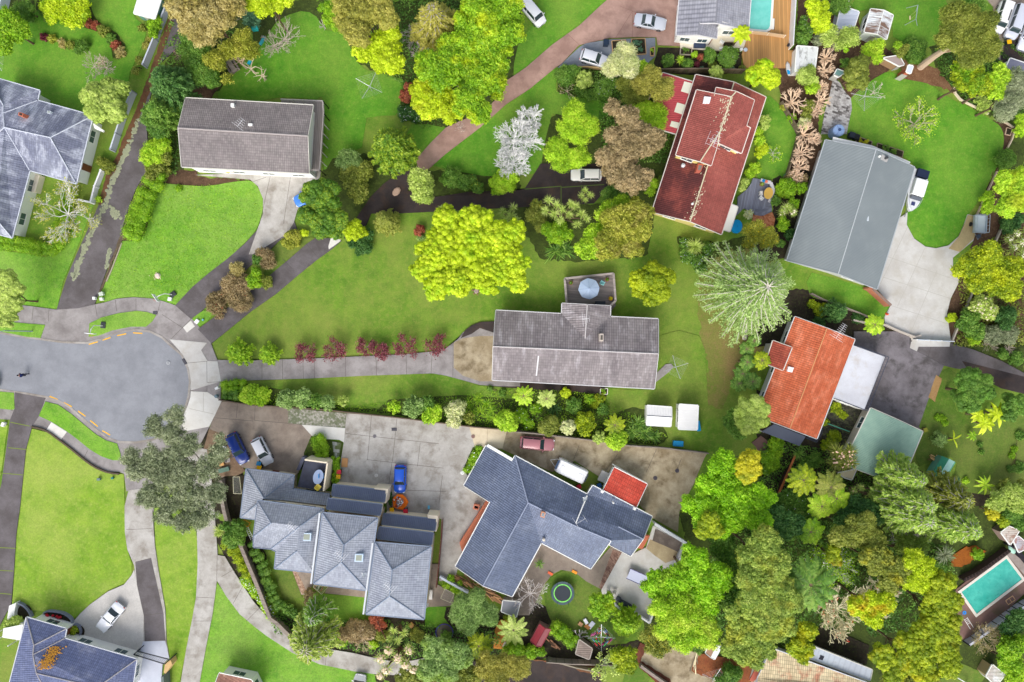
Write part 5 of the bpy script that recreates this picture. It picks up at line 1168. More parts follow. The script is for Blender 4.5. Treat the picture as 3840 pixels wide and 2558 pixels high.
bark_g=M_bark((150,140,130));bark_b=M_bark((104,84,66));bark_w=M_bark((226,222,216));bark_t=M_bark((206,180,156))
NV=[0]
def tree(sty,lab,spec,z,pal,cat='tree',group=None,limb=None,name=None,alt=None,flowers=None,base=None,bark=None,dens=1.0,trans=.3):
    C_=circles(spec,z);cx=sum(c[0]for c in C_)/len(C_);cy=sum(c[1]for c in C_)/len(C_);bx=PT(*base)if base else Vector((cx,cy,0))
    shr=cat not in('tree',);nm_=name or('tree' if not shr else cat.replace(' ','_'))
    t=thing(nm_,lab,cat,(bx.x,bx.y,0),group=group);NV[0]+=1
    cf,de,fl,lf,cv,jt,co,asp=STY[sty];m=M_leaf(*PAL[pal],seed=0.0,alt=alt,trans=trans)
    cl=clumps_of(C_,cf,de*dens,fl,rmin=.26 if shr else .4,rmax=1.15)
    nm=NM();crown(nm,cl,lf,cv,jt,co,asp);nm.build('foliage' if shr else 'crown',m,t,smooth=False)
    R=max(c[2]for c in C_);b=MB();limbs(b,bx,cl,.05+R*.045,3 if shr else 8);b.build('stem' if shr else 'trunk',bark or bark_b,t)
    if limb:
        b=MB();bare_net(b,bx,R*1.0,z*.97,limb,2,.09,.5,1.0,.03,kids=2);b.build('limb',bark or bark_g,t)
    if flowers:flower(t,cl,*flowers)
    return t
def flower(t,cl,rgb,n,s=.14,nm_='flowers'):
    nm=NM();k=RN.randint(0,len(cl),n);d=rdirs(n,1.2);p=cl[k][:,:3]+d*cl[k][:,3:4]*1.12
    nm.leaves(p,d+RN.normal(size=(n,3))*.3,s,np.full(n,.5),.9);nm.build(nm_,K(rgb,.7,.15),t)['kind']='stuff'
def conifer(lab,spec,z,pal,layers=7,nb=9,droop=.25,cat='tree',limbc=None,width=.3,name='conifer_tree',leaf=.36,dense=1.0,cone=.35,base=None,group=None):
    """branches radiating in tiers, herringbone sprays of needles along each"""
    C_=circles(spec,z);x,y,R,zt=C_[0];bx=PT(*base)if base else Vector((x,y,0));t=thing(name,lab,cat,(bx.x,bx.y,0),group=group);NV[0]+=1;nm=NM();b=MB();z0=zt*cone
    for i in range(layers):
        f=(i+1)/layers;Ri=R*f**.75;zi=zt-(zt-z0)*(i/layers)**1.1-.2;n_=nb+i
        for k in range(n_):
            a=2*PI*(k+.5*(i%2)+R_.uniform(-.28,.28))/n_;L=Ri*R_.uniform(.72,1.08);d=np.array([math.cos(a),math.sin(a),0]);s=np.array([-d[1],d[0],0]);n=int(L*34*dense)+8
            tt=RN.uniform(.12,1,n)**.8;w_=RN.normal(size=n)*width*(1.1-tt*.7)*min(1.2,.5+L*.2);zz=zi-droop*L*tt**2+RN.normal(size=n)*.12
            o=np.array([x,y,0])+d*(tt*L)[:,None]+s*w_[:,None];o[:,2]=np.maximum(.15,zz)
            ax=d+s*np.sign(w_)[:,None]*.8;nrm=RN.normal(size=(n,3))*.45;nrm[:,2]+=1.0
            nm.leaves(o,nrm,leaf,.15+.5*tt+RN.uniform(-.15,.35,n),.38,ax)
            if limbc and R_.random()<.8:b.tube([Vector((x,y,zi)),Vector((x+d[0]*L*.5,y+d[1]*L*.5,zi+.22)),Vector((x+d[0]*L*.98,y+d[1]*L*.98,zi-droop*L+.2))],[.1,.07,.03],4,cap=False)
    nm.build('crown',M_leaf(*PAL[pal]),t);b.tube([Vector((bx.x,bx.y,0)),Vector((x,y,zt*.5)),Vector((x,y,zt))],[.12+R*.035,.1+R*.02,.03],7);b.build('trunk',M_bark(limbc)if limbc else bark_b,t)
    return t
def bare(lab,spec,z,rgb,n1=8,lev=4,kids=3,r0=.12,up=.6,rmin=.022,leafy=0,pal='LIME',leaf=.18,cat='tree',name='bare_tree',flowers=None,group=None,spread=.55,k=1.0,base=None,zmin=.4):
    C_=circles(spec,z);t=None;tips=[];b=MB()
    for(x,y,R,zt)in C_:
        bp=PT(*base)if base and t is None else Vector((x,y,0))
        if t is None:t=thing(name,lab,cat,(bp.x,bp.y,0),group=group);NV[0]+=1
        tips+=bare_net(b,Vector((x,y,0)),R,zt,n1,lev,r0,.3,up,rmin,kids=kids,spread=spread,zmin=zmin)
    b.build('branches',M_bark(rgb,k),t)
    if leafy:
        tp=np.array([p[:]for p in tips]);n=len(tp)*leafy;c=np.repeat(tp,leafy,0)+RN.normal(size=(n,3))*.22;nrm=RN.normal(size=(n,3))*.5;nrm[:,2]+=1
        nm=NM();nm.leaves(c,nrm,leaf,RN.uniform(0,1,n),.6);nm.build('leaves',M_leaf(*PAL[pal]),t)
    if flowers:
        tp=np.array([p[:]for p in R_.sample(tips,min(len(tips),flowers[1]))]);n=len(tp)*4;nm=NM();nm.leaves(np.repeat(tp,4,0)+RN.normal(size=(n,3))*.12,rdirs(n,1),.2,np.full(n,.5),.6);nm.build('flowers',K(flowers[0],.6,.15),t)['kind']='stuff'
    return t
def fronds(lab,spec,z,pal,n=14,width=.5,lf=10,cat='tree',name='palm_tree',arch=.5,blade=False,group=None,el=.35):
    """palm, tree fern or banana: arching fronds with leaflets, or broad undivided blades"""
    C_=circles(spec,z);t=None;nm=NM();b=MB()
    for(x,y,R,zt)in C_:
        if t is None:t=thing(name,lab,cat,(x,y,0),group=group);NV[0]+=1
        b.tube([Vector((x,y,-.05)),Vector((x,y,zt*.88))],[.1+R*.05,.08+R*.04],7)
        for k in range(n):
            a=2*PI*(k+R_.uniform(-.3,.3))/n;L=R*R_.uniform(.85,1.1);e0=R_.uniform(.5,1.4)*el;d=Vector((math.cos(a),math.sin(a),0));pts=[]
            for j in range(lf+1):
                q=j/lf;pts.append(Vector((x,y,zt*.9))+d*(L*q)+Vector((0,0,L*(e0*q-arch*q*q))))
            if pts[-1].z<.1:
                for p in pts:p.z=max(.1,p.z)
            P=np.array([p[:]for p in pts]);s=np.array([-d.y,d.x,0]);cr=R_.random()*.5
            if blade:
                w=width*np.sin(np.linspace(.25,PI*.98,lf+1))[:,None];up=np.array([0,0,1])*w*.28
                for sg in(-1,1):
                    v=np.stack([P,P+s*w*sg+up],1).reshape(-1,3);i=np.arange(lf)[:,None]*2;nm.add(v,np.concatenate([i,i+2,i+3,i+1],1)if sg>0 else np.concatenate([i,i+1,i+3,i+2],1),cr+RN.uniform(0,.5,lf))
            else:
                for sg in(-1,1):
                    M=lf*3;q=np.linspace(.08,1,M);o=np.stack([np.interp(q*lf,np.arange(lf+1),P[:,a_])for a_ in range(3)],1)
                    dr=s*sg+np.array(d[:])*.55;nm.blades(o,np.tile(dr,(M,1))+RN.normal(size=(M,3))*.1,width*np.sin(q*PI*.85+.35)+.08,L/M*1.5+.03,.25,cr+RN.uniform(0,.5,M))
                b.tube(pts[::3],[.035,.03,.02,.012][:len(pts[::3])]+[.01]*max(0,len(pts[::3])-4),4,cap=False)
    nm.build('fronds',M_leaf(*PAL[pal]),t);b.build('trunk',M_bark((128,112,84)),t);return t
def spiky(lab,spec,z,pal,n=60,w=.07,droop=.35,cat='shrub',name='flax_bush',stem=True,up=.5,heads=None,group=None,flowers=None):
    """sword leaves radiating from one or many heads"""
    C_=circles(spec,z);t=None;nm=NM();b=MB();cen=Vector((sum(c[0]for c in C_)/len(C_),sum(c[1]for c in C_)/len(C_),0));cl=[]
    for(x,y,R,zt)in C_:
        if t is None:t=thing(name,lab,cat,(cen.x,cen.y,0),group=group);NV[0]+=1
        d=rdirs(n,up);d[:,2]=np.abs(d[:,2])*.8+.02;zb=zt-R*.4 if stem else .1
        nm.blades(np.tile([x,y,max(.05,zb)],(n,1))+RN.normal(size=(n,3))*(.03 if stem else R*.12)*np.array([1,1,.2]),d,R*RN.uniform(.75,1.15,n),w,droop,RN.uniform(0,1,n))
        if stem:b.tube([cen,cen.lerp(Vector((x,y,zb)),.5)+Vector((0,0,zb*.1)),Vector((x,y,max(.1,zb)))],[.13,.1,.07],6)
        cl.append((x,y,zt-R*.3,R*.5))
    nm.build('leaves',M_leaf(*PAL[pal]),t)
    if stem:b.build('trunk',bark_b,t)
    if flowers:flower(t,np.array(cl),*flowers)
    return t
def pollard(lab,spec,z,rgb=(236,204,174),group='hard pruned bare shrubs by the stone path'):
    C_=circles(spec,z);b=MB();t=None;nm=NM()
    for(x,y,R,zt)in C_:
        if t is None:t=thing('pruned_tree',lab,'tree',(x,y,0),group=group);NV[0]+=1
        f=Vector((x,y,zt*.35));b.tube([Vector((x,y,-.05)),f],[.16,.14],7)
        for k in range(9):
            a=2*PI*(k+R_.uniform(-.35,.35))/9;d=Vector((math.cos(a),math.sin(a),R_.uniform(.4,1.0))).normalized();q=f+d*R*.55+Vector((0,0,.1));b.tube([f,q],[.11,.08],5)
            for j in range(4):
                e=q+(d+Vector((R_.gauss(0,.6),R_.gauss(0,.6),R_.gauss(.1,.3)))).normalized()*R*R_.uniform(.35,.6);b.tube([q,e,e+Vector((0,0,.08))],[.065,.055,.07],5)
                for i_ in range(3):
                    g=e+(d+Vector((R_.gauss(0,.8),R_.gauss(0,.8),R_.gauss(.2,.4)))).normalized()*R*.25;b.tube([e,g],[.035,.02],4)
    b.build('branches',M_bark(rgb),t);return t
def hedge(lab,path,h,w,pal,cat='hedge',name='hedge',step=None,flowers=None,leaf=.16,alt=None):
    P=PL(path,h*.85);st=step or w*.45;cl=[]
    for i in range(len(P)-1):
        L=(P[i+1]-P[i]).length;n=max(1,int(L/st));d=(P[i+1]-P[i]).normalized();s=Vector((-d.y,d.x,0))
        for k in range(n+1):
            for sgn in(-.5,.5):
                q=P[i].lerp(P[i+1],k/n)+s*(sgn*w*.5)+Vector((R_.gauss(0,.08),R_.gauss(0,.08),0));r=w*.34*R_.uniform(.85,1.25)
                cl.append((q.x,q.y,h-r*.9,r))
                if h>w*.9:cl.append((q.x,q.y,max(r*.6,h*.4),r))
    cl=np.array(cl);c=centroid(P);t=thing(name,lab,cat,(c.x,c.y,0));NV[0]+=1;nm=NM();crown(nm,cl,leaf,.8,.6,.82,.6);nm.build('foliage',M_leaf(*PAL[pal],alt=alt),t)
    b=MB()
    for i in range(0,len(cl),5):b.tube([(cl[i][0],cl[i][1],-.02),tuple(cl[i][:3])],[.04,.02],5)
    b.build('stem',bark_b,t)
    if flowers:flower(t,cl,*flowers)
    return t
S=lambda sty,lab,spec,z,pal,**k:tree(sty,lab,spec,z,pal,cat='shrub',**k)
# --- top left
S('broad','big yellow and lime bush at the head of the top left flower border','a1 480,60,150 620,100,130 560,10,140 700,60,90',3.2,'YEL',alt=(110,160,20))
tree('broad','lime green tree at the left edge above the washing line','a1 90,240,140 30,400,90 180,260,90 60,140,80',5.5,'BGR')
S('shrub','dark green shrub beside the white fence in the top left corner','a1 190,90,100 250,60,50',3,'GRN')
for lab,sp_,z,p in(('small red leaved shrub below the yellow bush in the top left border','a1 755,185,48',.9,'RED'),('rusty low shrub second along the curved top left border','a1 828,215,46',.9,'RED'),('olive shrub in the middle of the curved top left border','a1 900,260,60',1.2,'OLV'),
    ('green shrub near the bend of the curved top left border','a1 965,330,52',1.0,'GRN'),('brick red shrub where the curved top left border widens','a1 1010,390,52',.9,'RED'),('tan tufty shrub at the tip of the curved top left border','a1 1045,450,56',.9,'TAN'),('green low shrub left of the yellow bush','a1 420,150,55 370,90,45',1.0,'GRN'),
    ('dark red shrub at the left tip of the small flower bed','a1 375,320,40',.8,'PURP'),('yellow and red shrub second from the left in the small flower bed','a1 450,335,44',.8,'OYL'),('tan shrub in the middle of the small flower bed','a1 540,375,46',.8,'TAN'),('olive shrub right of middle in the small flower bed','a1 612,390,42',.8,'OLV'),('leafy green shrub at the right end of the small flower bed','a1 710,390,66 680,440,40',1.3,'GRN')):
    S('shrub',lab,sp_,z,p)
bare('tangled grey leafless bush on the top left lawn','a1 790,560,110 900,570,80',2.2,(196,180,168),9,4,3,.07,.5,.02,cat='shrub',name='bare_shrub')
bare('pale dry bush behind the tangled leafless bush','a1 860,520,70',2.4,(226,206,178),12,3,3,.06,.9,.025,cat='shrub',name='bare_shrub')
tree('puffy','round pale lime tree leaning over the concrete panel fence','a1 930,860,215 860,960,120 1000,960,110 820,860,110',6,'PALE',limb=4)
conifer('dark green conifer beside the dark driveway, top left','a1 1420,690,240',9,'DKG',8,10,.2,leaf=.42,dense=1.6)
conifer('mid green conifer below the dark conifer on the driveway','a1 1370,960,180',7,'GRN',6,9,.25,dense=1.5)
tree('shrub','green bushy tree beside the brown grey gabled roof','a1 1350,1060,100 1400,1120,90 1320,980,70',5,'GRN')
S('shrub','loose yellow green shrub at the top end of the driveway hedge','a1 1340,1330,110 1400,1280,90 1290,1400,70',3,'LIME')
S('shrub','olive green shrub filling the gap above the driveway hedge','a1 1370,1470,100 1440,1400,70 1330,1540,60',2.4,'OLV')
hedge('dense bright green hedge along the bright meadow','a2 1380,30 1330,100 1280,200 1230,330 1185,450 1155,570',2.0,2.4,'BGR',step=.9)
tree('clump','large tan olive tree at the top of the dark driveway','a1 1800,80,300 1600,80,130 1930,220,150 1790,300,90 2080,60,120',12,'TAN',limb=5,alt=(150,140,60))
tree('shrub','green tree between the tan tree and the leafless limbed tree','a1 1720,450,150 1690,320,100 1760,600,130 1850,680,90',4.5,'GRN')
tree('airy','yellow leaved tree with long bare limbs on the lawn edge','a1 1900,530,110 2040,430,110 2010,700,60 2150,330,90 2220,450,90',5.5,'OYL',limb=6,bark=bark_t)
bare('crooked cream limbed bare tree beside the yellow leaved tree','a1 2150,540,150 2250,600,100',5,(226,206,180),6,2,2,.13,.5,.04)
tree('clump','golden yellow tree cut by the top edge','b1 110,50,130 250,20,110 10,30,100',10,'YEL')
tree('shrub','blue green bush behind the golden tree by the top edge','a1 2220,180,80 2180,130,60',4,'TEAL')
bare('grey leafless tree with drooping limbs at the lawn edge, top','b1 230,280,150 130,340,120',4.5,(206,190,178),10,4,3,.1,.5,.022)
bare('pinkish leafless shrub beside the dark driveway','a1 1570,440,75',2.5,(196,160,158),10,3,3,.05,.7,.02,cat='shrub',name='bare_shrub',leafy=2,pal='PURP',leaf=.1)
S('shrub','bright lime shrub by the old white roofed shed','a1 1345,215,66 1380,170,50 1350,290,50',2,'BGR')
S('shrub','small yellow green shrub left of the panel fence top','a1 1245,235,38',1.2,'OLV')
S('shrub','dry looking shrub against the panel fence','a1 1290,395,46 1320,340,36',1.4,'BOL')
S('shrub','weedy olive shrub at the lower end of the panel fence','a1 1225,530,42 1190,620,40',1.4,'OLV')
S('shrub','low green shrub between the white house and the panel fence','a1 930,1460,70 880,1420,50',1.3,'OLV')
# --- top middle
tree('clump','rounded bright green bush tree on the edge of the top lawn','b1 700,150,100 760,240,70 660,80,80',5,'BGR')
bare('white leafless shrub between the green bush tree and the lawn','b1 600,190,60',2.5,(216,206,200),9,3,3,.05,.8,.02,cat='shrub',name='bare_shrub')
tree('clump','very large tan olive tree at the top edge, left of the lime tree','b1 900,120,230 1080,80,180 930,330,120 1170,180,130',13,'BOL',limb=6)
tree('clump','bright yellow tree below the tan olive tree','b1 1150,430,170 1250,580,100 1000,470,110 1230,320,90 1130,560,90',9,'YEL')
bare('grey feathery leafless tree squeezed between two olive crowns, top','b1 1380,150,130 1430,330,110',11,(196,184,182),14,4,3,.1,.8,.028)
conifer('pale olive conifer at the top edge beside the big lime tree','b1 1590,130,260',12,'BOL',8,11,.15,limbc=(170,160,150),leaf=.5,dense=1.4)
tree('broad','huge lime green tree covering the reddish driveway, top middle','b1 1750,560,260 1900,420,230 2050,700,220 2150,520,160 1900,900,150 2010,1010,110 1560,600,150',11,'BGR',limb=7,alt=(190,200,24),dens=1.1)
tree('broad','tall yellow green tree at the top edge above the parked white van','b1 2080,200,280 2230,80,150 2270,330,120 1960,60,130',12,'BGR',limb=6,alt=(206,214,36),dens=1.1)
tree('clump','golden green rounded tree at the foot of the huge lime tree','b1 1600,880,200 1480,790,100 1740,990,120 1480,900,90',7,'YEL',alt=(150,150,20))
S('shrub','dark bush flecked with white flowers by the golden green tree','b1 1330,990,80 1430,1000,80',1.6,'DKG',flowers=((244,240,248),120,.12))
S('shrub','rusty brown low shrub left of the golden green tree','b1 1340,840,62 1360,760,40',1.4,'RED')
bare('tiny pale leafless bush under the golden green tree','b1 1825,1115,60',1.5,(214,196,184),12,3,2,.04,.8,.02,cat='shrub',name='bare_shrub')
conifer('shaggy green conifer with yellow tips on the lawn beside the reddish drive','b1 1200,1260,250',9,'CYP',8,11,.2,leaf=.5,dense=1.5)
S('shrub','pale mint green shrub below the lawn by the timber deck','b1 830,1420,115',3,'MINT')
S('broad','olive brown bush between the mint shrub and the dark round conifer','b1 960,1500,100 b2 900,90,120 930,200,90 850,20,90',3,'OLV')
bare('white feathery leafless tree on the green lawn, top middle','c1 90,1180,190 60,1370,140 200,1000,120',7,(255,252,248),24,5,3,.1,.6,.036,k=.95)
tree('broad','round lime tree straddling the dark driveway','b2 1470,90,120 1510,200,95',4.5,'PALE')
S('shrub','leafy green shrub above the dark driveway bend','b2 1750,50,90 1850,100,70',2.2,'GRN')
S('shrub','mixed green and yellow flowering shrub above the dark driveway','b2 1900,100,80 1980,150,60',1.8,'GRN',flowers=((230,200,20),90,.1))
spiky('star shaped green palm bush in the shrub strip above the dark driveway','b1 1720,1500,70',1.6,'GRN',50,.06)
S('shrub','yellow green shrub left of the dark parking pad','b2 2190,100,120 2290,60,70',2.6,'LIME')
# --- below: dark drive and cottage lawn
tree('puffy','dark round conifer covering the blue parked car','b2 620,220,175 650,430,195 520,200,110 470,400,80',8,'CYP',dens=1.1)
tree('ball','bright yellow ball shaped tree beside the dark round conifer','b2 885,520,105',4.2,'YEL')
S('wispy','grey green shrub below the yellow ball tree','b2 940,640,115 1010,560,60',1.8,'DKG')
conifer('squat olive conifer at the corner of the big middle lawn','b2 1155,430,135',5,'OLV',8,10,.5,leaf=.3,dense=1.8)
S('ball','golden tan round bush between the two driveways','b2 330,600,95',1.8,'OYL')
S('ball','small yellow bush touching the dark round conifer','b2 445,545,42',1.2,'YEL')
S('shrub','reddish round bush alone on the big middle lawn','b2 1460,525,58',1.2,'RED')
S('shrub','small pale green tuft at the foot of the reddish round bush','b2 1475,582,34',.7,'MINT')
for lab,sp_,z,p in(('brown flowering shrub at the lower end of the driveway strip','a2 1900,1150,95 1860,1210,50',1.8,'BRN'),('small tan shrub at the very bottom of the driveway strip','a2 1925,1255,62',1.2,'BRN'),('large rusty brown shrub in the middle of the driveway strip','a2 2080,1020,150 2110,1150,110',2.2,'BRN'),('pale brown shrub at the upper left of the driveway strip','a2 2080,870,75',2,'TAN'),
    ('bright green shrub on the right of the driveway strip','a2 2235,980,75 b2 20,900,50',2.2,'BGR'),('small green shrub above the bright one in the driveway strip','a2 2270,780,60',1.8,'GRN'),('grey brown shrub at the top end of the driveway strip','b2 110,780,90 60,720,50',1.8,'BRN'),('olive shrub on the right side of the driveway strip','b2 100,980,68',1.6,'OLV')):
    S('wispy' if p=='BRN' else 'shrub',lab,sp_,z,p,flowers=((196,90,60),40,.1)if p=='BRN' else None)
tree('cloud','spectacular lime yellow cauliflower crowned tree in the middle of the lawn','o 1040,560,62 1090,510,42 1000,590,45 1085,600,70 1150,560,58 1178,605,42 1050,645,46 1130,640,42 1005,655,36 972,622,26 1190,650,28 1180,530,30 1025,505,34 1115,550,50',8.5,'YEL',alt=(160,200,30),limb=5,bark=bark_g,dens=.95)
for lab,sp_,z in(('spiky pale cabbage tree left of the lime yellow tree top','b2 1660,335,38 1740,325,36 1700,360,34',3),('spiky grey green cabbage tree at the right of the lime yellow tree','b2 2200,370,60 2280,400,60 2240,440,55 c2 60,330,55 40,400,55 90,430,45',4)):
    spiky(lab,sp_,z,'PALE',60,.05,.2,'tree','cabbage_tree')
spiky('spiky lime cabbage tree standing above the dark driveway','c2 690,180,42 655,225,42 735,225,45 690,265,38',4.5,'PALE',70,.05,.2,'tree','cabbage_tree')
spiky('many headed lime cabbage tree behind the lime yellow tree','c2 370,270,60 440,310,60 340,360,58 420,390,62 490,350,55 470,440,55 550,400,55 600,320,60 660,390,62 620,480,55 700,430,50 560,300,50',6,'PALE',70,.055,.2,'tree','cabbage_tree')
tree('broad','large bronze olive tree below the brown parked tree','c2 1000,520,200 1120,400,170 900,660,140 1100,660,120 1180,520,110',9,'OYL',alt=(150,140,70),dens=1.15)
tree('broad','lime green tree wrapped round the bronze olive tree','c2 690,690,100 800,700,90 900,370,110 780,560,100 1000,300,90',6,'LIME')
S('shrub','bright green bush below the many headed cabbage tree','c2 450,540,110 350,510,60 540,560,60',3,'BGR')
S('shrub','dark olive flowering bush right of the grey green cabbage tree','c2 270,380,90 300,480,70 260,300,60',2.8,'OLV',flowers=((226,200,40),60,.1))
S('shrub','green bush against the dark driveway, above the bronze olive tree','c2 930,210,90 1030,240,60',3.4,'GRN')
S('shrub','light green shrub between the brown tree and the red roof','c2 1290,120,60 1270,180,50',2.4,'LIME')
spiky('big striped flax bush under the lime green tree','c2 440,700,130 530,690,130 480,650,110',1.9,'GRN',70,.13,.45,'shrub','flax_bush',stem=False,up=.2)
tree('ball','perfectly round green and yellow tree right of the timber deck','c2 1305,985,208',5.5,'GYL',alt=(190,200,20),dens=1.2)
spiky('pale lime spiky ball in the dark flowering bed below the red house','c2 1665,668,92',2.2,'PALE',240,.06,.2,'shrub','spiky_shrub')
S('shrub','dark green bed of bushes with pale flowers round the spiky ball','c2 1600,740,80 1700,790,80 1780,680,70 1580,640,60 1720,860,60',1.3,'GRN',flowers=((226,230,250),160,.1))
conifer('giant pale conifer with white radiating limbs right of the middle lawn','o 1752,662,132',15,'MINT',10,13,.12,limbc=(214,206,192),leaf=.36,dense=.75,width=.45,base=('c3',2100,20))
tree('wispy','yellow flecked tree below the round patio','c2 2200,540,100 2290,600,90 2140,640,70 d2 80,560,80 130,600,60',6,'OYL',flowers=((226,200,30),260,.14))
S('shrub','small white flowering shrub beside the brick terrace','c2 2140,385,45',1.8,'CRM',flowers=((240,240,236),60,.12))
# --- top right
S('shrub','bright green shrub at the left end of the cottage border','c1 540,650,95 600,620,60',1.8,'GRN')
S('ball','round pale green shrub in the cottage border','c1 690,690,78 660,740,50',2.6,'PALE')
S('shrub','green bush dotted with white flowers in the cottage border','c1 870,760,90 930,730,60',2.4,'GRN',flowers=((244,244,250),110,.12))
S('shrub','low dark green bush under the cottage border','c1 740,830,60 800,820,50 650,800,50',1.4,'GRN')
bare('leaning leafless shrub at the lower left of the cottage border','c1 540,780,95',2,(206,186,160),7,3,2,.05,.5,.025,cat='shrub',name='bare_shrub',leafy=2,pal='OLV')
tree('wispy','silvery tree with bare limbs over the parked silver hatchback','c1 1020,510,140 930,600,90 1090,600,90 1040,440,70',7,'CRM',limb=6,bark=bark_t)
S('clump','bright lime shrub between the silvery tree and the planted bed','c1 1170,650,95 1200,580,55',4,'LIME')
tree('wispy','grey olive tree overhanging the red carport roof','c1 1280,700,120 1390,800,100 1420,740,60 1200,760,90',6.5,'BOL',limb=5,bark=bark_t)
tree('wispy','drab green tree beside the grey olive tree','c1 1120,830,110 1060,740,90',5,'OLV')
tree('wispy','feathery lime tree against the corner of the red carport','c1 1290,1010,140 1180,960,70 1350,1080,70',5,'LIME')
tree('wispy','tall feathery lime tree beside the white feathery one, upper of the pair','c1 600,1000,120 560,1100,140 710,1120,120 640,1200,90',6.5,'LIME')
tree('wispy','tall feathery lime tree beside the dark parking pad, lower of the pair','c1 440,1330,120 640,1390,110 500,1430,100',6,'LIME')
tree('clump','large rusty brown tree over the parked white car','c1 1100,1240,230 980,1400,200 1250,1250,140 1060,1040,110 930,970,80 c2 1120,80,150 1000,60,120',10,'BRN',dens=1.2)
for lab,sp_,z,p,st in(('dark green shrub at the left end of the pool house bed','c1 1425,530,62',1.8,'GRN','shrub'),('green shrub next to the yucca in the pool house bed','c1 1600,560,56',1.5,'GRN','shrub'),('clipped lime ball in the pool house bed','c1 1660,475,32',1.0,'LIME','ball'),('reddish round shrub in the pool house bed','c1 1722,500,34',1.0,'RED','ball'),
    ('purple shrub in the pool house bed','c1 1682,560,28',.8,'PURP','shrub'),('leafy green shrub in the middle of the pool house bed','c1 1800,490,62 1780,450,40',1.8,'GRN','shrub'),('big dark green shrub at the right of the pool house bed','c1 1965,495,88',2.4,'GRN','shrub'),('yellow green low shrub in the pool house bed','c1 1820,560,42',1.0,'OLV','shrub'),
    ('round pale green shrub over the brown timber fence','c1 1853,632,70',2.6,'PALE','ball'),('blue green low shrub by the brown timber fence','c1 1988,604,34',.7,'TEAL','shrub'),('tiny teal shrub by the brown timber fence','c1 1722,600,20',.6,'TEAL','shrub'),('small olive shrub at the corner of the timber pool deck','c1 2088,598,34',.9,'OLV','ball')):
    S(st,lab,sp_,z,p,flowers=((250,250,250),50,.12)if 'big dark' in lab else None)
spiky('yellow green yucca in the pool house bed','c1 1535,525,52',1.4,'LIME',70,.08,.25,'shrub','yucca')
fronds('banana like palm with broad yellow green leaves beside the turquoise pool','s 1310,610,190',4.2,'YEL',11,.36,8,blade=True,arch=.35)
tree('cloud','rounded lime yellow tree below the timber pool deck','s 1700,1290,250 1500,1330,150 1850,1390,180 1740,1180,150',6,'YEL',alt=(150,200,20),dens=1.2)
S('ball','egg shaped clipped light green shrub right of the red house, upper','d1 75,1055,52 70,1100,50',2.4,'PALE')
S('shrub','leafy lime shrub below the egg shaped shrub','d1 30,1230,55 10,1160,50',1.8,'LIME')
S('shrub','yellow green shrub beside the lower corner of the red house roof','d1 50,1310,62 20,1360,40',1.6,'YEL')
bare('small leaning tree with pale stem and sparse lime leaves near the red house','d1 165,1340,75',2.2,(206,200,190),6,3,2,.06,.5,.03,leafy=8,pal='LIME')
S('ball','round clipped lime shrub touching the red house gutter','v 660,320,150 600,450,110',2.2,'PALE')
S('shrub','small green shrub behind the round clipped lime shrub','c1 2200,1480,60 2150,1530,50',1.5,'LIME')
tree('clump','yellow green tree right of the pool fence, top right','d1 540,90,95 570,200,95 460,50,60',6,'YEL')
S('shrub','dark green shrub between the pool fence and the yellow green tree','d1 430,200,75 420,330,75 450,260,60',2.6,'GRN',flowers=((250,250,250),50,.1))
S('shrub','dark green bush behind the lavender roofed shed','d1 760,30,90 670,60,60',3,'GRN',flowers=((246,246,230),30,.12))
tree('airy','pale green and grey sparse tree between the sheds, top right','d1 640,310,100 800,320,90 850,370,60 720,400,60',5.5,'PALE',limb=6,bark=bark_g)
S('clump','small bright lime tree crown in the middle of the sparse tree','d1 765,405,62',5,'BGR')
S('shrub','grey twiggy shrub by the corrugated roof shed','d1 540,350,55',2.5,'GREY')
tree('puffy','dense dark olive oval tree beside the stone path','d1 890,590,105 885,680,120',5,'OLV',dens=1.2)
S('shrub','small green shrub left of the dark olive oval tree','d1 775,550,46',2,'GRN')
S('wispy','feathery yellow green bush below the white rusty shed','d1 1040,420,85 1050,510,65',3.5,'LIME')
S('clump','small bright lime shrub right of the white rusty shed','d1 1235,400,40',3,'BGR')
S('shrub','olive shrub beside the lean-to in the trees','d1 1270,450,60 1310,420,40',2.6,'OLV')
S('shrub','dark leafy ground cover under the leaning trunk tree','d1 1420,470,90 1370,380,70 1460,400,60',1.2,'GRN')
for lab,sp_,z in(('topmost hard pruned bare shrub, beside the teal hut','d1 650,470,75',3.5),('hard pruned bare shrub just left of the teal hut','d1 630,590,70',3),('wide twiggy pruned shrub left of the stone path','d1 340,870,110',3.5),('pruned bare shrub directly left of the stone path middle','d1 590,860,80 600,740,50',3),('pruned bare shrub at the lower left of the stone path','d1 540,960,70',3),
    ('pruned bare shrub left of the round water tank','d1 440,1160,100 530,1210,60',3),('pruned bare shrub beside the top corner of the grey metal roof','d1 420,1330,90',3),('lowest pruned bare shrub, beside the grey metal roof','d1 390,1460,80 d2 370,30,60',2.6)):
    pollard(lab,sp_,z)
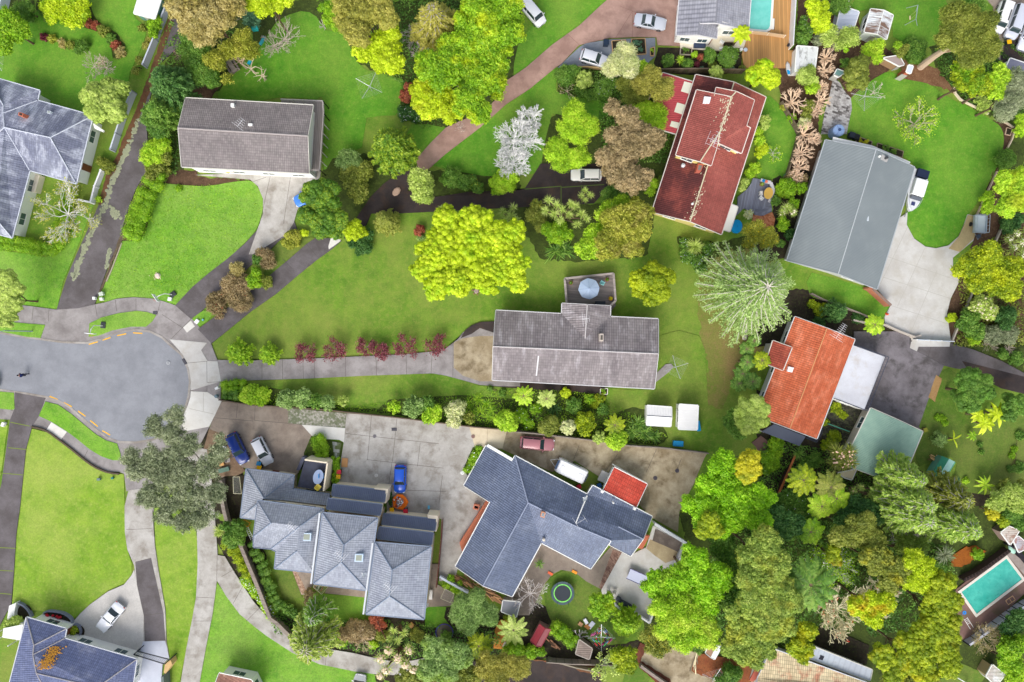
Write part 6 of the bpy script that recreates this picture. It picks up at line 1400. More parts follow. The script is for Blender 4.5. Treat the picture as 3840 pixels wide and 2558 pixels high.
for lab,sp_,z,p in(('lime shrub under the small corrugated roof shed','d1 440,650,85 500,700,50',3,'PALE'),('yellow green shrub among the pruned shrubs','d1 490,770,66',2.6,'LIME'),('olive shrub low among the pruned shrubs','d1 460,930,66 440,1020,50',2.2,'OLV'),('small bright green shrub at the edge of the red house lawn','d1 310,1035,42',1.2,'BGR'),('yellow shrub at the corner of the red house lawn','d1 240,940,36',1,'OYL'),
    ('pale twiggy mound among the pruned shrubs, upper','d1 420,1080,60',2.2,'CRM'),('brown grassy mound at the lowest pruned shrub','d2 320,50,75 400,70,60',1.6,'BRN'),('green bush below the brown grassy mound','d2 270,150,85 230,120,50',2,'BGR'),('leafy green shrub beside the grey metal roof, upper left','d2 400,150,55',2.2,'BGR'),('dark green shrub beside the round patio','d2 170,260,50',1.4,'GRN')):
    S('shrub',lab,sp_,z,p)
tree('wispy','tall olive tree with a leaning bare trunk, top right','d1 1750,230,210 1900,380,180 1660,360,130 1960,240,110 1830,500,150 1990,480,100',14,'OLV',limb=6,base=('d1',1440,590),bark=bark_t,dens=1.2)
b=MB();b.tube([PT('d1',1440,590,0),PT('d1',1560,500,4),PT('d1',1760,370,10)],[.55,.42,.3],9);_o=b.build('trunk',bark_t,bpy.data.objects[[o.name for o in bpy.data.objects if o.get('label','').startswith('tall olive tree with a leaning')][0]])
tree('clump','bright green and yellow tree at the bark bed, top right','d1 1850,660,150 1950,750,120 1800,760,80',8,'GYL',alt=(80,150,20))
tree('clump','yellow green tree above the curved white kerb','d1 2120,700,130 2080,820,80',8,'LIME')
tree('wispy','grey green tree at the right edge above the curved white kerb','d1 2270,740,140 2220,900,120 2180,990,100',8,'GREY')
S('shrub','pale flowering shrub by the curved white kerb','d1 2030,930,70 1980,880,50',1.8,'PALE')
S('shrub','green bush at the top edge near the parked white van','d1 1950,80,90 1880,50,60',3,'GRN')
S('shrub','blue green low shrub on the top right lawn edge','d1 1750,70,45',1,'TEAL')
bare('small pale leafless tree by the rotary line beside the stone path','d1 1070,790,95',2.6,(206,196,176),7,4,2,.07,.5,.025)
bare('open branched tree with fresh lime leaves on the curved lawn','d1 1450,1060,175',3.4,(190,180,156),9,4,3,.12,.45,.035,leafy=6,pal='LIME',leaf=.2)
S('shrub','dark leafy green bush at the right edge of the curved lawn','d1 2215,1390,85',2,'GRN')
tree('clump','lime and yellow tree at the right edge beside the curved lawn','d2 2230,110,150 2300,260,120 2200,330,90 2330,60,90',7,'LIME',alt=(180,190,40))
S('shrub','green shrub with a grey twiggy middle by the metal trailer','d2 2050,240,70 2040,330,60',2.2,'LIME')
S('shrub','yellow green bush on the right edge near the dark bed','d1 2330,1150,60 2340,1050,60',2.4,'LIME')
S('shrub','dark shrub right of the metal trailer','d2 2260,470,85 2320,420,60',2,'DKG')
spiky('cream flowered cabbage tree at the right edge','d2 2210,610,60 2250,680,60 2320,640,65 2330,740,60 2280,560,50',3.5,'PALE',60,.05,.25,'tree','cabbage_tree',flowers=((240,232,206),120,.22))
tree('broad','big glossy green and yellow tree overhanging the pale driveway','d2 1990,830,180 2170,950,170 2060,720,110 1830,850,110 2250,850,110 1960,980,110 2230,1060,100',7,'GYL',alt=(200,206,30),dens=1.2)
S('broad','pale cream flowered bush below the glossy tree','d2 2000,1200,110 2060,1240,80 1930,1200,60',2.4,'PALE',flowers=((236,224,190),140,.3))
S('ball','clipped golden ball in the bark strip by the pale driveway','d2 1730,1298,50',1.2,'YEL')
S('broad','mid green round bush right of the golden ball','d2 1880,1320,100 1940,1410,90',2.4,'GRN')
S('wispy','dark greyish bush at the right edge below the cream flowered bush','d2 2230,1290,100 2200,1360,60',2.6,'DKG')
S('wispy','grey olive scrub right of the driveway bend','d2 2100,1450,90 2240,1450,90',2,'GREY')
bare('grey leafless scrub above the black driveway, right edge','d3 2080,70,90 2260,120,60',1.8,(190,176,160),12,3,3,.05,.6,.02,cat='shrub',name='bare_shrub')
S('shrub','green ferny bush by the black driveway at the right edge','d3 2300,200,70 2180,160,50',1.5,'GRN')
S('shrub','lime ground shrub left of the leafless scrub','d3 1940,20,70',1.2,'LIME')
# left of grey roof
spiky('pale lime cabbage tree left of the grey metal roof','d2 260,330,68 210,370,55 310,370,50',3.2,'PALE',110,.05,.2,'tree','cabbage_tree',flowers=((240,226,200),24,.25))
S('shrub','broad leaved lime shrub behind the pale cabbage tree','d2 320,290,60',2.4,'BGR')
S('shrub','green shrub below the pale cabbage tree','d2 235,480,60 220,430,40',1.6,'BGR')
S('shrub','dark shrub against the left side of the grey metal roof','d2 300,560,55',1.6,'DKG')
S('ball','round green shrub at the lower left corner of the grey metal roof','d2 212,640,44',1.8,'GRN')
conifer('dark star shaped conifer below the grey metal roof','d2 740,1240,125',4,'DKG',5,9,.4,name='conifer_tree')
fronds('bright lime fan palm by the low concrete wall','d2 1035,1360,90',3,'LIME',18,.35,8)
S('shrub','weedy green shrub left of the dark star shaped conifer','d2 570,1230,70 500,1180,50',1,'GYL')
S('shrub','leafy weeds above the orange roof corner','d2 560,1330,60 900,1300,60',.8,'DKG')
# palms between pale conifer and orange house
for i,(lab,sp_,z)in enumerate((('fan palm topmost in the row left of the orange house','c3 2185,40,55',4),('second fan palm in the row left of the orange house','c3 2115,115,62',3.6),('yellowing fan palm beside the orange house porch','c3 2250,215,85',4.4),('third dark fan palm in the row left of the orange house','c3 2120,230,70',4),('broad fan palm above the round olive tree','c3 2080,330,75',3.2),('low dark palm touching the round olive tree','c3 2050,420,75',2.6),('dark palm hidden between the orange house and the round olive tree','c3 2170,400,80',3))):
    fronds(lab,sp_,z,'GRN' if i!=2 else 'GYL',16,.3,8,group='fan palms left of the orange roofed house')
tree('puffy','round olive lime tree overlapping the orange house roof','c3 2110,640,110 2220,690,130 2130,760,120 2190,580,80',7,'PALE',alt=(140,160,50))
tree('shrub','dark green tree tucked behind the round olive lime tree','c3 2020,760,100 2060,820,90 2000,690,60',5,'GRN')
# --- middle: maples, hedges above the concrete yard
for i,(lab,sp_)in enumerate((('purple leaved maple, leftmost of the row along the driveway','b3 430,140,90'),('purple leaved maple, second of the row along the driveway','b3 705,125,88'),('purple leaved maple, third of the row along the driveway','b3 985,100,88'),('small purple leaved maple, fourth and leaning over the driveway','b3 1125,140,62'),('tall purple leaved maple, fifth of the row along the driveway','b3 1325,95,98'),('purple leaved maple, last of the row, nearest the grey tiled house','b3 1605,85,88'))):
    bare(lab,sp_,2.8,(160,130,130),7,4,3,.06,.7,.025,leafy=6,pal='PURP',leaf=.2,group='purple maples along the driveway',name='maple_tree')
conifer('bright lime feathery shrub at the head of the driveway, left of the pair','a3 2090,150,135',2.6,'BGR',4,11,.1,'shrub',leaf=.42,name='feathery_shrub')
conifer('bright lime feathery shrub at the head of the driveway, right of the pair','b3 125,160,110',2.4,'BGR',4,10,.1,'shrub',leaf=.4,name='feathery_shrub')
hedge('clipped dark green box hedge at the corner by the letterboxes','a3 1985,450 2130,440',1.1,1.6,'BGR');hedge('lower clipped green box hedge beside the low wall','a3 1990,510 2080,520',1.1,1.3,'GRN')
for lab,sp_,z,p in(('light green round bush next to the box hedge','a3 2200,520,92',2.2,'LIME'),('yellow green bush second along the yard fence','b3 60,530,85',2,'LIME'),('mint green bush third along the yard fence','b3 285,560,88',2.2,'MINT'),('bigger mint green bush fourth along the yard fence','b3 430,560,92',2.4,'MINT'),('green bush fifth along the yard fence','b3 540,580,75',2.2,'GRN'),('pale mint bush sixth along the yard fence','b3 650,590,76',2.2,'MINT'),
    ('small light green bush before the gap in the yard fence planting','b3 785,568,56',1.8,'PALE'),('lime bush after the gap in the yard fence planting','b3 1240,630,66',2.2,'LIME'),('large pale green bush with grey leaves right of the gap','b3 1410,625,98',3,'MINT'),('dark green bush in the middle of the large bush cluster','b3 1530,600,80',2.6,'GRN'),('lime bush at the lower right of the large bush cluster','b3 1580,690,92',2.8,'LIME'),
    ('cream leaved bush leaning over the yard fence','b3 1790,650,85 1775,750,75',3,'CRM'),('small olive bush right of the cream leaved bush','b3 1900,725,58',1.8,'OLV'),('round lime bush over the yard fence, left of the parked pink wagon','b3 2235,755,110',3,'LIME'),('round olive bush over the yard fence, above the pink wagon bonnet','c3 380,795,98',3,'OLV'),('round cream bush right of the round olive bush','c3 540,808,74',2.8,'CRM'),
    ('yellow and green bush in the middle of the fence bed','c3 700,760,100 690,840,60',2.6,'GYL'),('round pale lime bush at the fence above the caravan','c3 820,900,66',2.2,'PALE'),('round bright lime bush beside the pale lime one','c3 978,920,95',3,'LIME'),('dark green shrub left of the three balls in the fence bed','c3 600,620,80',1.6,'GRN'),('yellow round shrub just below the grey tiled roof','c3 522,503,52',1.2,'YEL'),('small lime shrub in the fence bed below the planter box','c3 730,560,55',1,'BGR'),('bright green shrub at the right end of the fence bed','c3 850,650,60',1,'GRN')):
    S('ball' if 'round' in lab else 'broad',lab,sp_,z,p)
spiky('wide bed of glossy bright green strap leaves along the lower lawn','b3 1900,600,70 1980,560,70 2060,600,70 2000,660,70 2100,660,70 1930,680,60 2080,720,60',.8,'BGR',70,.08,.4,'shrub','lily_bed',stem=False,up=.3)
fronds('tree fern directly below the grey tiled roof, left of the pair','c3 150,528,92',2.6,'LIME',15,.28,9,name='tree_fern');fronds('tree fern directly below the grey tiled roof, right of the pair','c3 352,555,85',2.4,'PALE',13,.3,9,name='tree_fern')
fronds('lime tree fern left of the two white sheds','c3 955,785,95',2.8,'GYL',12,.3,9,name='tree_fern')
spiky('dark flax bush between the tree ferns and the fence','c3 420,650,95',1.4,'DKG',60,.09,.35,'shrub','flax_bush',stem=False,up=.2)
spiky('very big striped flax bush in front of the white sheds','c3 1180,790,120 1240,870,130 1120,860,110 1330,900,80',2.2,'GRN',80,.13,.45,'shrub','flax_bush',stem=False,up=.2)
S('shrub','low green undergrowth with white lilies below the tree ferns','c3 130,700,70 200,780,60 260,640,60',.8,'BGR',flowers=((250,250,250),24,.16))
S('shrub','green undergrowth left of the tree ferns','b3 2200,500,40 2090,465,30',.7,'GRN')
S('shrub','yellow green undergrowth at the right end of the fence bed','c3 820,560,60 780,600,50',.8,'GYL')
# --- lower right wood
tree('broad','big bright lime tree at the right end of the concrete yard','c3 1900,1130,130 1830,1330,170 2000,1420,190 2200,1430,150 1700,1480,150 c4 1750,60,140 2000,80,180 2200,90,120 1900,170,100',10,'NEON',limb=5,dens=1.15)
tree('puffy','small golden leaved tree in front of the big bright lime tree','c3 2130,1080,90 2110,1200,95 2050,1140,70 2160,1160,70',12.5,'GOLD',alt=(110,140,20))
tree('puffy','dark gold tinted tree below the big bright lime tree','c4 1780,120,95 1710,210,80 1830,200,80',11,'GYL')
tree('broad','dark green tree in the gap between the lime trees','c4 1900,330,130 1850,240,90 1960,430,90',8,'GRN')
tree('broad','broad pale lime tree over the white patio wall, upper half','c4 1650,450,130 1500,640,170 1700,640,200 1850,620,140 1300,690,130 1760,820,150',11,'NEON',alt=(176,204,60),limb=6)
tree('airy','broad pale lime tree over the white patio wall, twiggy lower half','c4 1500,900,190 1650,1050,210 1420,1040,150 1760,1130,130 1560,1180,110 1330,860,100',11.5,'LIME',alt=(206,216,90),limb=8,dens=1.5)
tree('clump','tall olive pine right of the lime trees, upper','c4 2250,250,110 2150,420,150 2280,480,150 2100,600,120 2290,640,130 d4 60,300,130 170,480,110',14,'PINE',limb=6,alt=(166,170,60),dens=1.2)
tree('clump','tall olive pine right of the lime trees, middle','c4 2200,820,180 2330,760,150 2100,750,90 2250,960,150 d4 120,680,150 220,820,150 100,880,150',14,'PINE',limb=6,alt=(176,176,66),dens=1.2)
tree('clump','tall olive pine just above the cream tiled roof','c4 2050,1080,140 2200,1150,160 1980,1220,110 2130,1280,120 d4 60,1060,150 190,1020,140 60,1220,110 c4 1960,900,80',13,'PINE',limb=6,alt=(186,186,60),dens=1.2)
tree('broad','dark green tree in the shadowed gap of the olive pines','c4 1960,560,100 1980,700,110 1940,800,90',8,'GRN')
tree('clump','golden green tree overlapping the cream tiled roof','d4 420,1090,90 350,1230,110 430,1250,70 380,1330,60',9,'GYL',alt=(200,196,20))
tree('broad','dark green tree under the lime tree fern, lower right wood','d4 250,170,150 130,80,110 60,180,60',8,'DKG',alt=(60,110,40))
tree('broad','deep green tree behind the coconut like palms','d3 300,1480,140 100,1540,90 420,1540,90 d4 400,40,120',5,'GRN',flowers=((246,250,246),90,.14))
tree('broad','dark green tree right of the tall fan palms','d3 900,1540,140 d4 800,120,130 1000,60,120',7,'DKG')
fronds('bright lime tree fern in the middle of the dark wood','d4 460,220,125',8,'BGR',16,.5,9,name='tree_fern')
tree('clump','olive green tree right of the lime tree fern','d4 850,230,160 700,250,90 980,270,120 930,130,100',10,'OLV',dens=1.2)
tree('clump','olive tree between the date palm and the yellow crown','d4 1050,470,140 1180,560,140 960,420,100 1130,650,100',11,'OLV',alt=(200,190,40))
tree('puffy','golden brown ball crowned tree above the date palm','d4 650,380,62 670,460,62 620,430,50',9,'GYL',alt=(166,120,30))
tree('clump','yellow green tree left of the lower pool','d4 1350,470,120 1450,560,120 1330,640,100 1420,680,80',11,'YEL')
fronds('large dark date palm with orange fruit in the lower right wood','d4 450,680,240',13,'GRN',24,.6,10,el=.4)
_n=NM();_c=np.array([PT('d4',450+dx,690+dy,11.2)[:]for dx,dy in((-70,0),(0,-30),(30,40),(-40,120),(20,110))]);_n.leaves(np.repeat(_c,60,0)+RN.normal(size=(300,3))*.18,rdirs(300,1),.14,RN.uniform(0,1,300));_n.build('fruit',K((226,160,20),.7,.2),[o for o in bpy.data.objects if o.get('label','').startswith('large dark date palm')][0])
bare('white limbed tree with fresh lime leaves in the lower right wood','d4 850,680,200',13.5,(226,224,220),14,5,3,.14,.5,.04,leafy=4,pal='BGR',leaf=.22)
tree('broad','yellow tree hemmed by tan twigs, lower right wood','d4 1000,880,140 850,860,90 1100,820,90 1000,980,80',11,'YEL',alt=(206,160,30))
bare('wide tan twiggy coral tree with scarlet flowers, lower left part','d4 850,1030,200',9,(240,226,190),18,5,3,.16,.35,.045,flowers=((226,60,36),26))
bare('tan twiggy coral tree with scarlet flowers, right part','d4 1230,900,170',9,(240,226,190),16,5,3,.14,.35,.045,flowers=((226,60,36),16))
tree('cloud','giant golden green cauliflower crowned tree beside the lower pool','d4 1620,660,110 1580,800,140 1680,820,90 1560,950,150 1650,1000,110 1480,1100,160 1620,1150,140',12,'GYL',alt=(150,150,14),dens=1.0)
tree('cloud','giant golden green cauliflower crowned tree by the bottom edge','d4 1280,1180,110 1080,1300,120 1250,1350,150 1420,1280,150 1450,1430,120 1640,1290,130 1180,1450,110 1650,1400,90',12,'GYL',alt=(196,186,20),dens=1.0)
tree('wispy','olive scrub tree below the giant golden green tree','d4 1200,1530,100 1380,1550,100 1550,1560,80',4,'OLV')
tree('wispy','olive scrub tree in the top of the lower right wood','d4 1120,560,80 1300,330,110 1420,350,90',7,'PINE')
conifer('light green conifer overlapping the green shed roof','d3 1390,1260,190',12,'FIR',8,10,.15,leaf=.6,dense=1.3,limbc=(176,170,160))
conifer('light green conifer below the green shed','d3 1450,1480,250',13,'FIR',8,11,.15,leaf=.6,dense=1.3,limbc=(176,170,160))
conifer('tall light green conifer left of the one by the rusty sheds','d4 1450,110,260',13,'FIR',8,11,.15,leaf=.6,dense=1.3,limbc=(186,180,170))
conifer('tall light green conifer nearest the rusty sheds and lower pool','d4 1850,200,250',13,'FIR',8,11,.15,leaf=.6,dense=1.3,limbc=(196,190,180))
conifer('olive conifer above the one by the rusty sheds','d3 1800,1450,220',11,'OLV',7,11,.15,leaf=.55,dense=1.3,limbc=(186,180,170))
S('ball','golden yellow ball bush at the edge of the vegetable garden wood','d4 2090,60,70',3.5,'GOLD');S('ball','dark lime ball bush below the golden yellow one','d4 2185,140,62',2.6,'GYL')
tree('broad','green tree at the right edge above the rusty sheds','d3 2130,1460,90 2260,1400,110 2330,1480,90',4,'PALE')
S('shrub','dark green bush at the right edge beside the golden ball bush','d4 2280,80,90 2330,160,60',3,'GRN')
spiky('grey dead fronded palm beside the orange clay patch','m 620,900,250',3,'GREY',130,.09,.3,'tree','dead_palm')
bare('grey leafless tree with long arching limbs above the dead palm','d4 1450,330,190',6,(176,166,160),9,4,3,.1,.4,.03)
S('shrub','green bush beside the orange clay patch','d4 1955,430,58',1.8,'BGR');S('shrub','green undergrowth left of the lower pool','d4 1640,560,60 1600,510,50',1.5,'GRN')
bare('tan twiggy bush below the long dark fence','d4 2070,1190,130',3,(206,188,160),16,4,3,.07,.7,.022,leafy=3,pal='TAN',leaf=.12)
for lab,sp_,z,p in(('green tree at the right edge below the long dark fence','d4 2260,1080,100 2330,1000,90',4,'DKG'),('bright green tree at the right edge, lower right corner','d4 2240,1250,110 2330,1200,80',5,'BGR'),('green tree just above the pale hut in the bottom right corner','d4 2260,1400,100 2170,1350,60',4,'BGR'),('lime tree in the bottom right corner','d4 2290,1530,90 2340,1450,70',4,'LIME')):
    tree('broad',lab,sp_,z,p)
# vegetable garden
tree('ball','big round green tree by the bend of the black driveway','d3 1940,480,190 1850,570,110 1880,420,120',6.5,'GRN',alt=(120,170,60),dens=1.2)
tree('ball','round green tree at the right edge of the vegetable garden','d3 2280,600,110 2230,700,70',5,'GRN',alt=(120,170,60))
fronds('large banana clump with yellow green leaves in the vegetable garden','d3 2110,690,120 2000,770,110 1940,700,80',2.8,'YEL',9,.28,7,blade=True,arch=.5,cat='banana plant',name='banana_plant')
fronds('small banana plant below the large banana clump','d3 1895,880,55',1.2,'BGR',9,.16,6,blade=True,arch=.5,cat='banana plant',name='banana_plant')
fronds('two leaved yellow banana plant left of the small one','d3 1728,910,85',1.5,'YEL',4,.13,7,blade=True,arch=.5,cat='banana plant',name='banana_plant')
fronds('banana plant nearest the greenhouse','d3 2005,1310,95',2,'LIME',9,.18,7,blade=True,arch=.5,cat='banana plant',name='banana_plant')
S('shrub','pale green round shrub in the vegetable garden','d3 1620,915,72',2,'MINT')
for lab,sp_,p in(('leafy vegetable patch in a small frame','d3 1640,730,40 1600,720,34 1670,770,30','BGR'),('row of dark vegetables in the lower garden','d3 1975,960,30 1985,1030,28','GRN'),('patch of vegetables at the right edge of the garden','d3 2280,1000,36 2260,1060,34','BGR'),('blue grey succulent by the greenhouse','d3 1765,1270,34','TEAL'),('yellow green seedling bush by the greenhouse','d3 1850,1280,34','LIME'),('scrub along the right edge of the vegetable garden','d3 2330,880,50 2320,1160,60 2250,1180,40','GRN')):
    S('shrub',lab,sp_,.6,p)
tree('clump','pale olive bush tree at the right edge below the vegetable garden','d3 2200,1330,80 2320,1330,70',3,'OLV')
# below the orange house
spiky('large cabbage tree with rusty edges below the orange house','l 170,1000,200 400,1000,200 130,1200,180 430,1200,170 280,1100,200 280,1250,150',4,'OLV',110,.07,.35,'tree','cabbage_tree',flowers=((236,196,170),50,.3))
for lab,sp_,z,p in(('leafy bush with white flowers below the dark verandah','d3 180,950,75',1.6,'BGR'),('mixed weeds beside the big green shed','d3 680,900,80 620,960,60 600,760,40',.8,'GYL'),('low weeds in the dark paved corner','d3 700,640,60 760,700,40',.4,'GYL'),('wild green patch left of the orange topped fence','d3 130,1090,90 180,1010,70 90,1180,60',.8,'BGR'),('weedy bush right of the orange topped fence','d3 520,1100,80 430,1150,70',1,'GRN')):
    S('shrub',lab,sp_,z,p)
spiky('spiky green palm bush by the orange topped fence','d3 370,1040,75',1.8,'GRN',60,.08,.3,'shrub','spiky_shrub')
for lab,sp_,p in(('tall palm with yellowing fronds, leftmost below the green shed','d3 400,1270,150','GYL'),('tall grey green palm second below the green shed','d3 640,1330,140','OLV'),('lime palm third below the green shed','d3 560,1500,120','LIME'),('drooping lime palm fourth below the green shed','d3 690,1430,130','LIME')):
    fronds(lab,sp_,7,p,14,.5,9,group='palms below the green shed')
spiky('cream centred cabbage tree cluster below the green shed','d3 835,1360,48 900,1335,46 925,1440,50 865,1440,52 1030,1340,55 1050,1440,62 980,1390,45',5,'PALE',70,.05,.25,'tree','cabbage_tree',flowers=((230,206,150),14,.3))
# --- bottom middle
tree('wispy','round pale green tree beside the woodpile of the blue house','b4 1930,930,150 1850,880,110 2050,960,110 1970,820,100 1900,1040,100 1800,960,80 2100,1000,60',5.5,'MINT',dens=1.5)
conifer('shaggy yellow green conifer over the curved driveway, bottom','b4 480,1250,260',8,'PINE',7,10,.1,leaf=.5,dense=1.1,limbc=(206,196,176))
conifer('upper green part conifer with bare stems behind the left townhouse lawn','b4 520,980,170',8,'GRN',5,7,.1,leaf=.45,dense=1.0,limbc=(196,196,180))
spiky('cream flowered cabbage tree along the bottom driveway','b4 1130,1330,75 1200,1260,70 1280,1330,75 1380,1260,70 1350,1380,75 1180,1430,75 1420,1430,65 1130,1480,60',5,'PALE',70,.06,.25,'tree','cabbage_tree',flowers=((244,218,186),330,.34))
spiky('pale headed cabbage tree behind the rightmost townhouse','b4 1240,1090,52 1330,1110,56 1210,1160,50 1280,1180,50',4,'PALE',60,.07,.25,'tree','cabbage_tree')
tree('clump','large fresh green tree below the rightmost townhouse','b4 1620,1300,140 1560,1420,130 1750,1280,110 1700,1430,140 1560,1200,70 1830,1330,110',7,'MINT',alt=(150,176,60),dens=1.2)
tree('clump','olive green tree at the bottom edge below the fresh green one','b4 1450,1520,110 1650,1540,130 1880,1500,130 1330,1500,80',5,'OLV')
tree('wispy','grey olive tree at the bottom edge beside the dark parking area','b4 2080,1420,130 2230,1400,110 2150,1530,120 c4 80,1420,120 150,1380,70',6,'BOL')
fronds('dark gold tinted palm in the garden below the pale green tree','b4 1990,1230,120',4,'GYL',15,.4,8)
fronds('pale tree fern over the orange deck left of the red shed','c4 60,1090,140',4,'PALE',13,.4,8,name='tree_fern')
for lab,sp_,z,p in(('brown leaved shrub behind the middle townhouse lawn','b4 880,1120,110 800,1140,70 1000,1110,90',1.8,'BRN'),('reddish shrub at the fence corner behind the townhouses','b4 1080,1000,70 1120,1060,60',1.8,'RED'),('red brown bushy shrub beside the crooked cream paving','b4 495,790,62 480,840,40',1.6,'BRN'),('green scrub behind the left townhouse lawn','b4 300,920,60 370,960,55 260,880,50',1,'GRN'),
    ('dark scrub between the bare tree and the dark fence','b4 1130,1150,70 1440,1150,70',1.8,'OLV'),('green scrub beside the round white pool table','b4 1700,1170,60',1.4,'GRN'),('green scrub along the bottom driveway','b4 780,1200,60 1050,1230,50',1,'LIME'),('dark green bush at the bottom of the pale tree fern','c4 60,1290,90 200,1300,80 300,1290,50',1.4,'BGR'),('small bright bush with yellow tint by the orange deck','b4 2260,970,40 c4 30,980,60',1.6,'GYL'),
    ('bright green plants beside the white low wall below the blue house','h 1840,570,75 2000,650,40',1,'BGR'),('strip of lime plants behind the folded washing line','h 1760,690,80 1900,760,80 1980,800,60',.8,'LIME')):
    S('shrub',lab,sp_,z,p)
bare('leafless tree with twisted limbs beside the bottom driveway','b4 940,1230,115',4,(216,196,166),8,4,3,.09,.5,.03)
bare('grey leafless tree between the blue house and the trampoline','c4 215,830,160',4.5,(206,198,192),11,4,3,.11,.45,.032)
bare('small white leafless tree left of the lichen roofed hut','c4 655,1200,95',3,(216,208,204),7,3,3,.08,.5,.035)
bare('pale gum like shrub with long leafless stems at the bottom edge','c4 900,1470,150',5,(176,190,140),8,3,3,.09,.5,.04,leafy=8,pal='PALE',leaf=.3)
tree('clump','round lime tree right of the trampoline','c4 800,830,75 870,870,85 780,910,65 850,960,65 900,800,50',4.5,'BGR',alt=(170,190,20))
conifer('bright green feathery tree right of the full washing line','c4 1070,1060,150',4.5,'BGR',6,10,.2,'tree',leaf=.4,dense=1.7,name='feathery_tree')
tree('clump','round lime yellow tree beside the bottom lawn corner','c4 1010,1330,85 1090,1300,70 1080,1400,85 1000,1430,50 960,1290,50',4.5,'GYL')
tree('airy','thin olive tree at the lower left of the pale lime trees','c4 1280,1150,100 1350,1250,100 1260,1240,60',5,'OLV',flowers=((226,206,60),160,.13))
hedge('short clipped bright hedge rows beside the red garden shed','c4 420,1080 480,1130 590,1200',1.6,1.9,'BGR',step=.8)
S('shrub','dark green bush right of the bottom washing line','c4 2000,1500,90 1900,1540,70',2.4,'GRN');S('shrub','small green bush by the white rusty shed, bottom','c4 1700,1270,46',1.4,'GRN')
spiky('small round palm bush on the brown patio of the blue house','c4 292,515,52',1.4,'GRN',70,.07,.35,'shrub','spiky_shrub')
# --- left side
tree('euc','huge grey green gum tree spreading over the end of the street','a3 1580,700,100 1400,790,110 1540,860,120 1200,1060,100 1380,1080,130 1560,1060,130 1700,960,110 1250,1180,110 1450,1220,150 1640,1230,150 1830,1180,130 1950,1030,100 1980,900,70 1350,1400,130 1550,1430,150 1750,1430,150 1930,1370,110 a4 1480,60,110 1650,120,110 1800,100,100 1900,30,80',12,'GREY',limb=14,bark=bark_g,dens=.65)
tree('puffy','pale lime tree at the left edge by the street lamp','a2 60,950,90 50,1070,110 150,1040,80 150,1180,75 60,1230,110 70,1340,60',6.5,'PALE')
bare('white leafless tree with yellow buds in front of the white house','a2 480,350,240',5.5,(236,230,222),9,5,3,.14,.4,.035,leafy=3,pal='OYL',leaf=.2)
hedge('L shaped bright green hedge round the white house courtyard','a2 -60,630 60,640 200,655 330,690 450,690 520,600 520,470 560,330 600,190',1.5,1.7,'BGR',step=.7)
S('shrub','small lime shrub at the end of the white broken wall','a2 862,250,30',.9,'LIME')
S('shrub','small green plant on the upper edge of the bright meadow','a2 1575,150,32',.5,'BGR')
S('ball','round dark lime bush in the small curved planter','a4 635,1105,44',1.3,'GYL');S('shrub','pale leafy shrub over the white entry porch','a4 70,1050,50 130,1020,50 170,1010,30',2.2,'PALE')
spiky('spiky lime yucca at the top of the retaining fence planting','a4 1900,240,75 1880,270,50',2,'PALE',90,.07,.3,'shrub','yucca',stem=False)
for lab,sp_,z,p in(('dark green tree at the top of the retaining fence planting','a4 2080,200,80 2060,290,85 1990,180,50',3.5,'GRN'),('golden shrub below the dark green tree on the retaining fence','a4 2060,400,70 1990,330,60 2100,470,60',1.8,'GYL'),('olive shrub in the middle of the retaining fence planting','a4 2130,530,62 2170,600,50',1.4,'GYL')):
    S('shrub',lab,sp_,z,p)
hedge('white flowering strip of plants outside the retaining fence','a4 2150,650 2230,740 2310,830 b4 100,880 150,960',.8,1.3,'LIME','flower bed','flower_bed',flowers=((255,255,255),150,.17))
hedge('dark green hedge inside the retaining fence by the townhouses','g 200,210 250,340 320,450 370,570 420,700 455,830 530,960 600,1150 680,1320',1.1,1.3,'GRN')
hedge('green shrubs in the garden strip beside the white ramp slab','b3 560,910 600,1000 610,1060',1.3,1.7,'BGR');hedge('narrow green hedge between the balcony and the wheelie bins','b3 725,1090 730,1180 720,1300',1.1,.8,'BGR')
hedge('narrow planted bed along the left side of the blue house','i 440,200 400,330 330,470 270,600',.7,1.2,'BGR','flower bed','flower_bed',flowers=((250,250,250),12,.2))
hedge('clump of small plants beside the rightmost townhouse wall','f 1140,430 1150,620',.6,.5,'DKG','flower bed','flower_bed')
def cover(lab,poly,n,pal,h=.7,size=.3):
    """loose leafy ground cover nobody could count"""
    P=PL(poly);x0,x1,y0,y1=min(p.x for p in P),max(p.x for p in P),min(p.y for p in P),max(p.y for p in P);q=np.stack([RN.uniform(x0,x1,n),RN.uniform(y0,y1,n)],1);ins=np.zeros(n,bool)
    for i in range(len(P)):
        a,c=P[i],P[(i+1)%len(P)];cr=((a.y>q[:,1])!=(c.y>q[:,1]))&(q[:,0]<(c.x-a.x)*(q[:,1]-a.y)/(c.y-a.y+1e-9)+a.x);ins^=cr
    q=q[ins];k=np.sin(q[:,0]*1.3+np.sin(q[:,1]*.9)*2)*np.sin(q[:,1]*1.1+np.sin(q[:,0]*.7)*2);z=(.15+np.clip(k+.3,0,1)*h)*RN.uniform(.3,1,len(q));nrm=RN.normal(size=(len(q),3))*.5;nrm[:,2]+=1
    c_=centroid(P);t=thing('undergrowth',lab,'undergrowth',tuple(c_));nm=NM();nm.leaves(np.column_stack([q,z]),nrm,size,np.clip(.5+k*.4,0,1)*RN.uniform(.4,1,len(q)));o=nm.build('undergrowth',M_leaf(*PAL[pal]),t);o.parent=None;o.location=t.location;setp(o,lab,'undergrowth',kind='stuff');bpy.data.objects.remove(t);return o
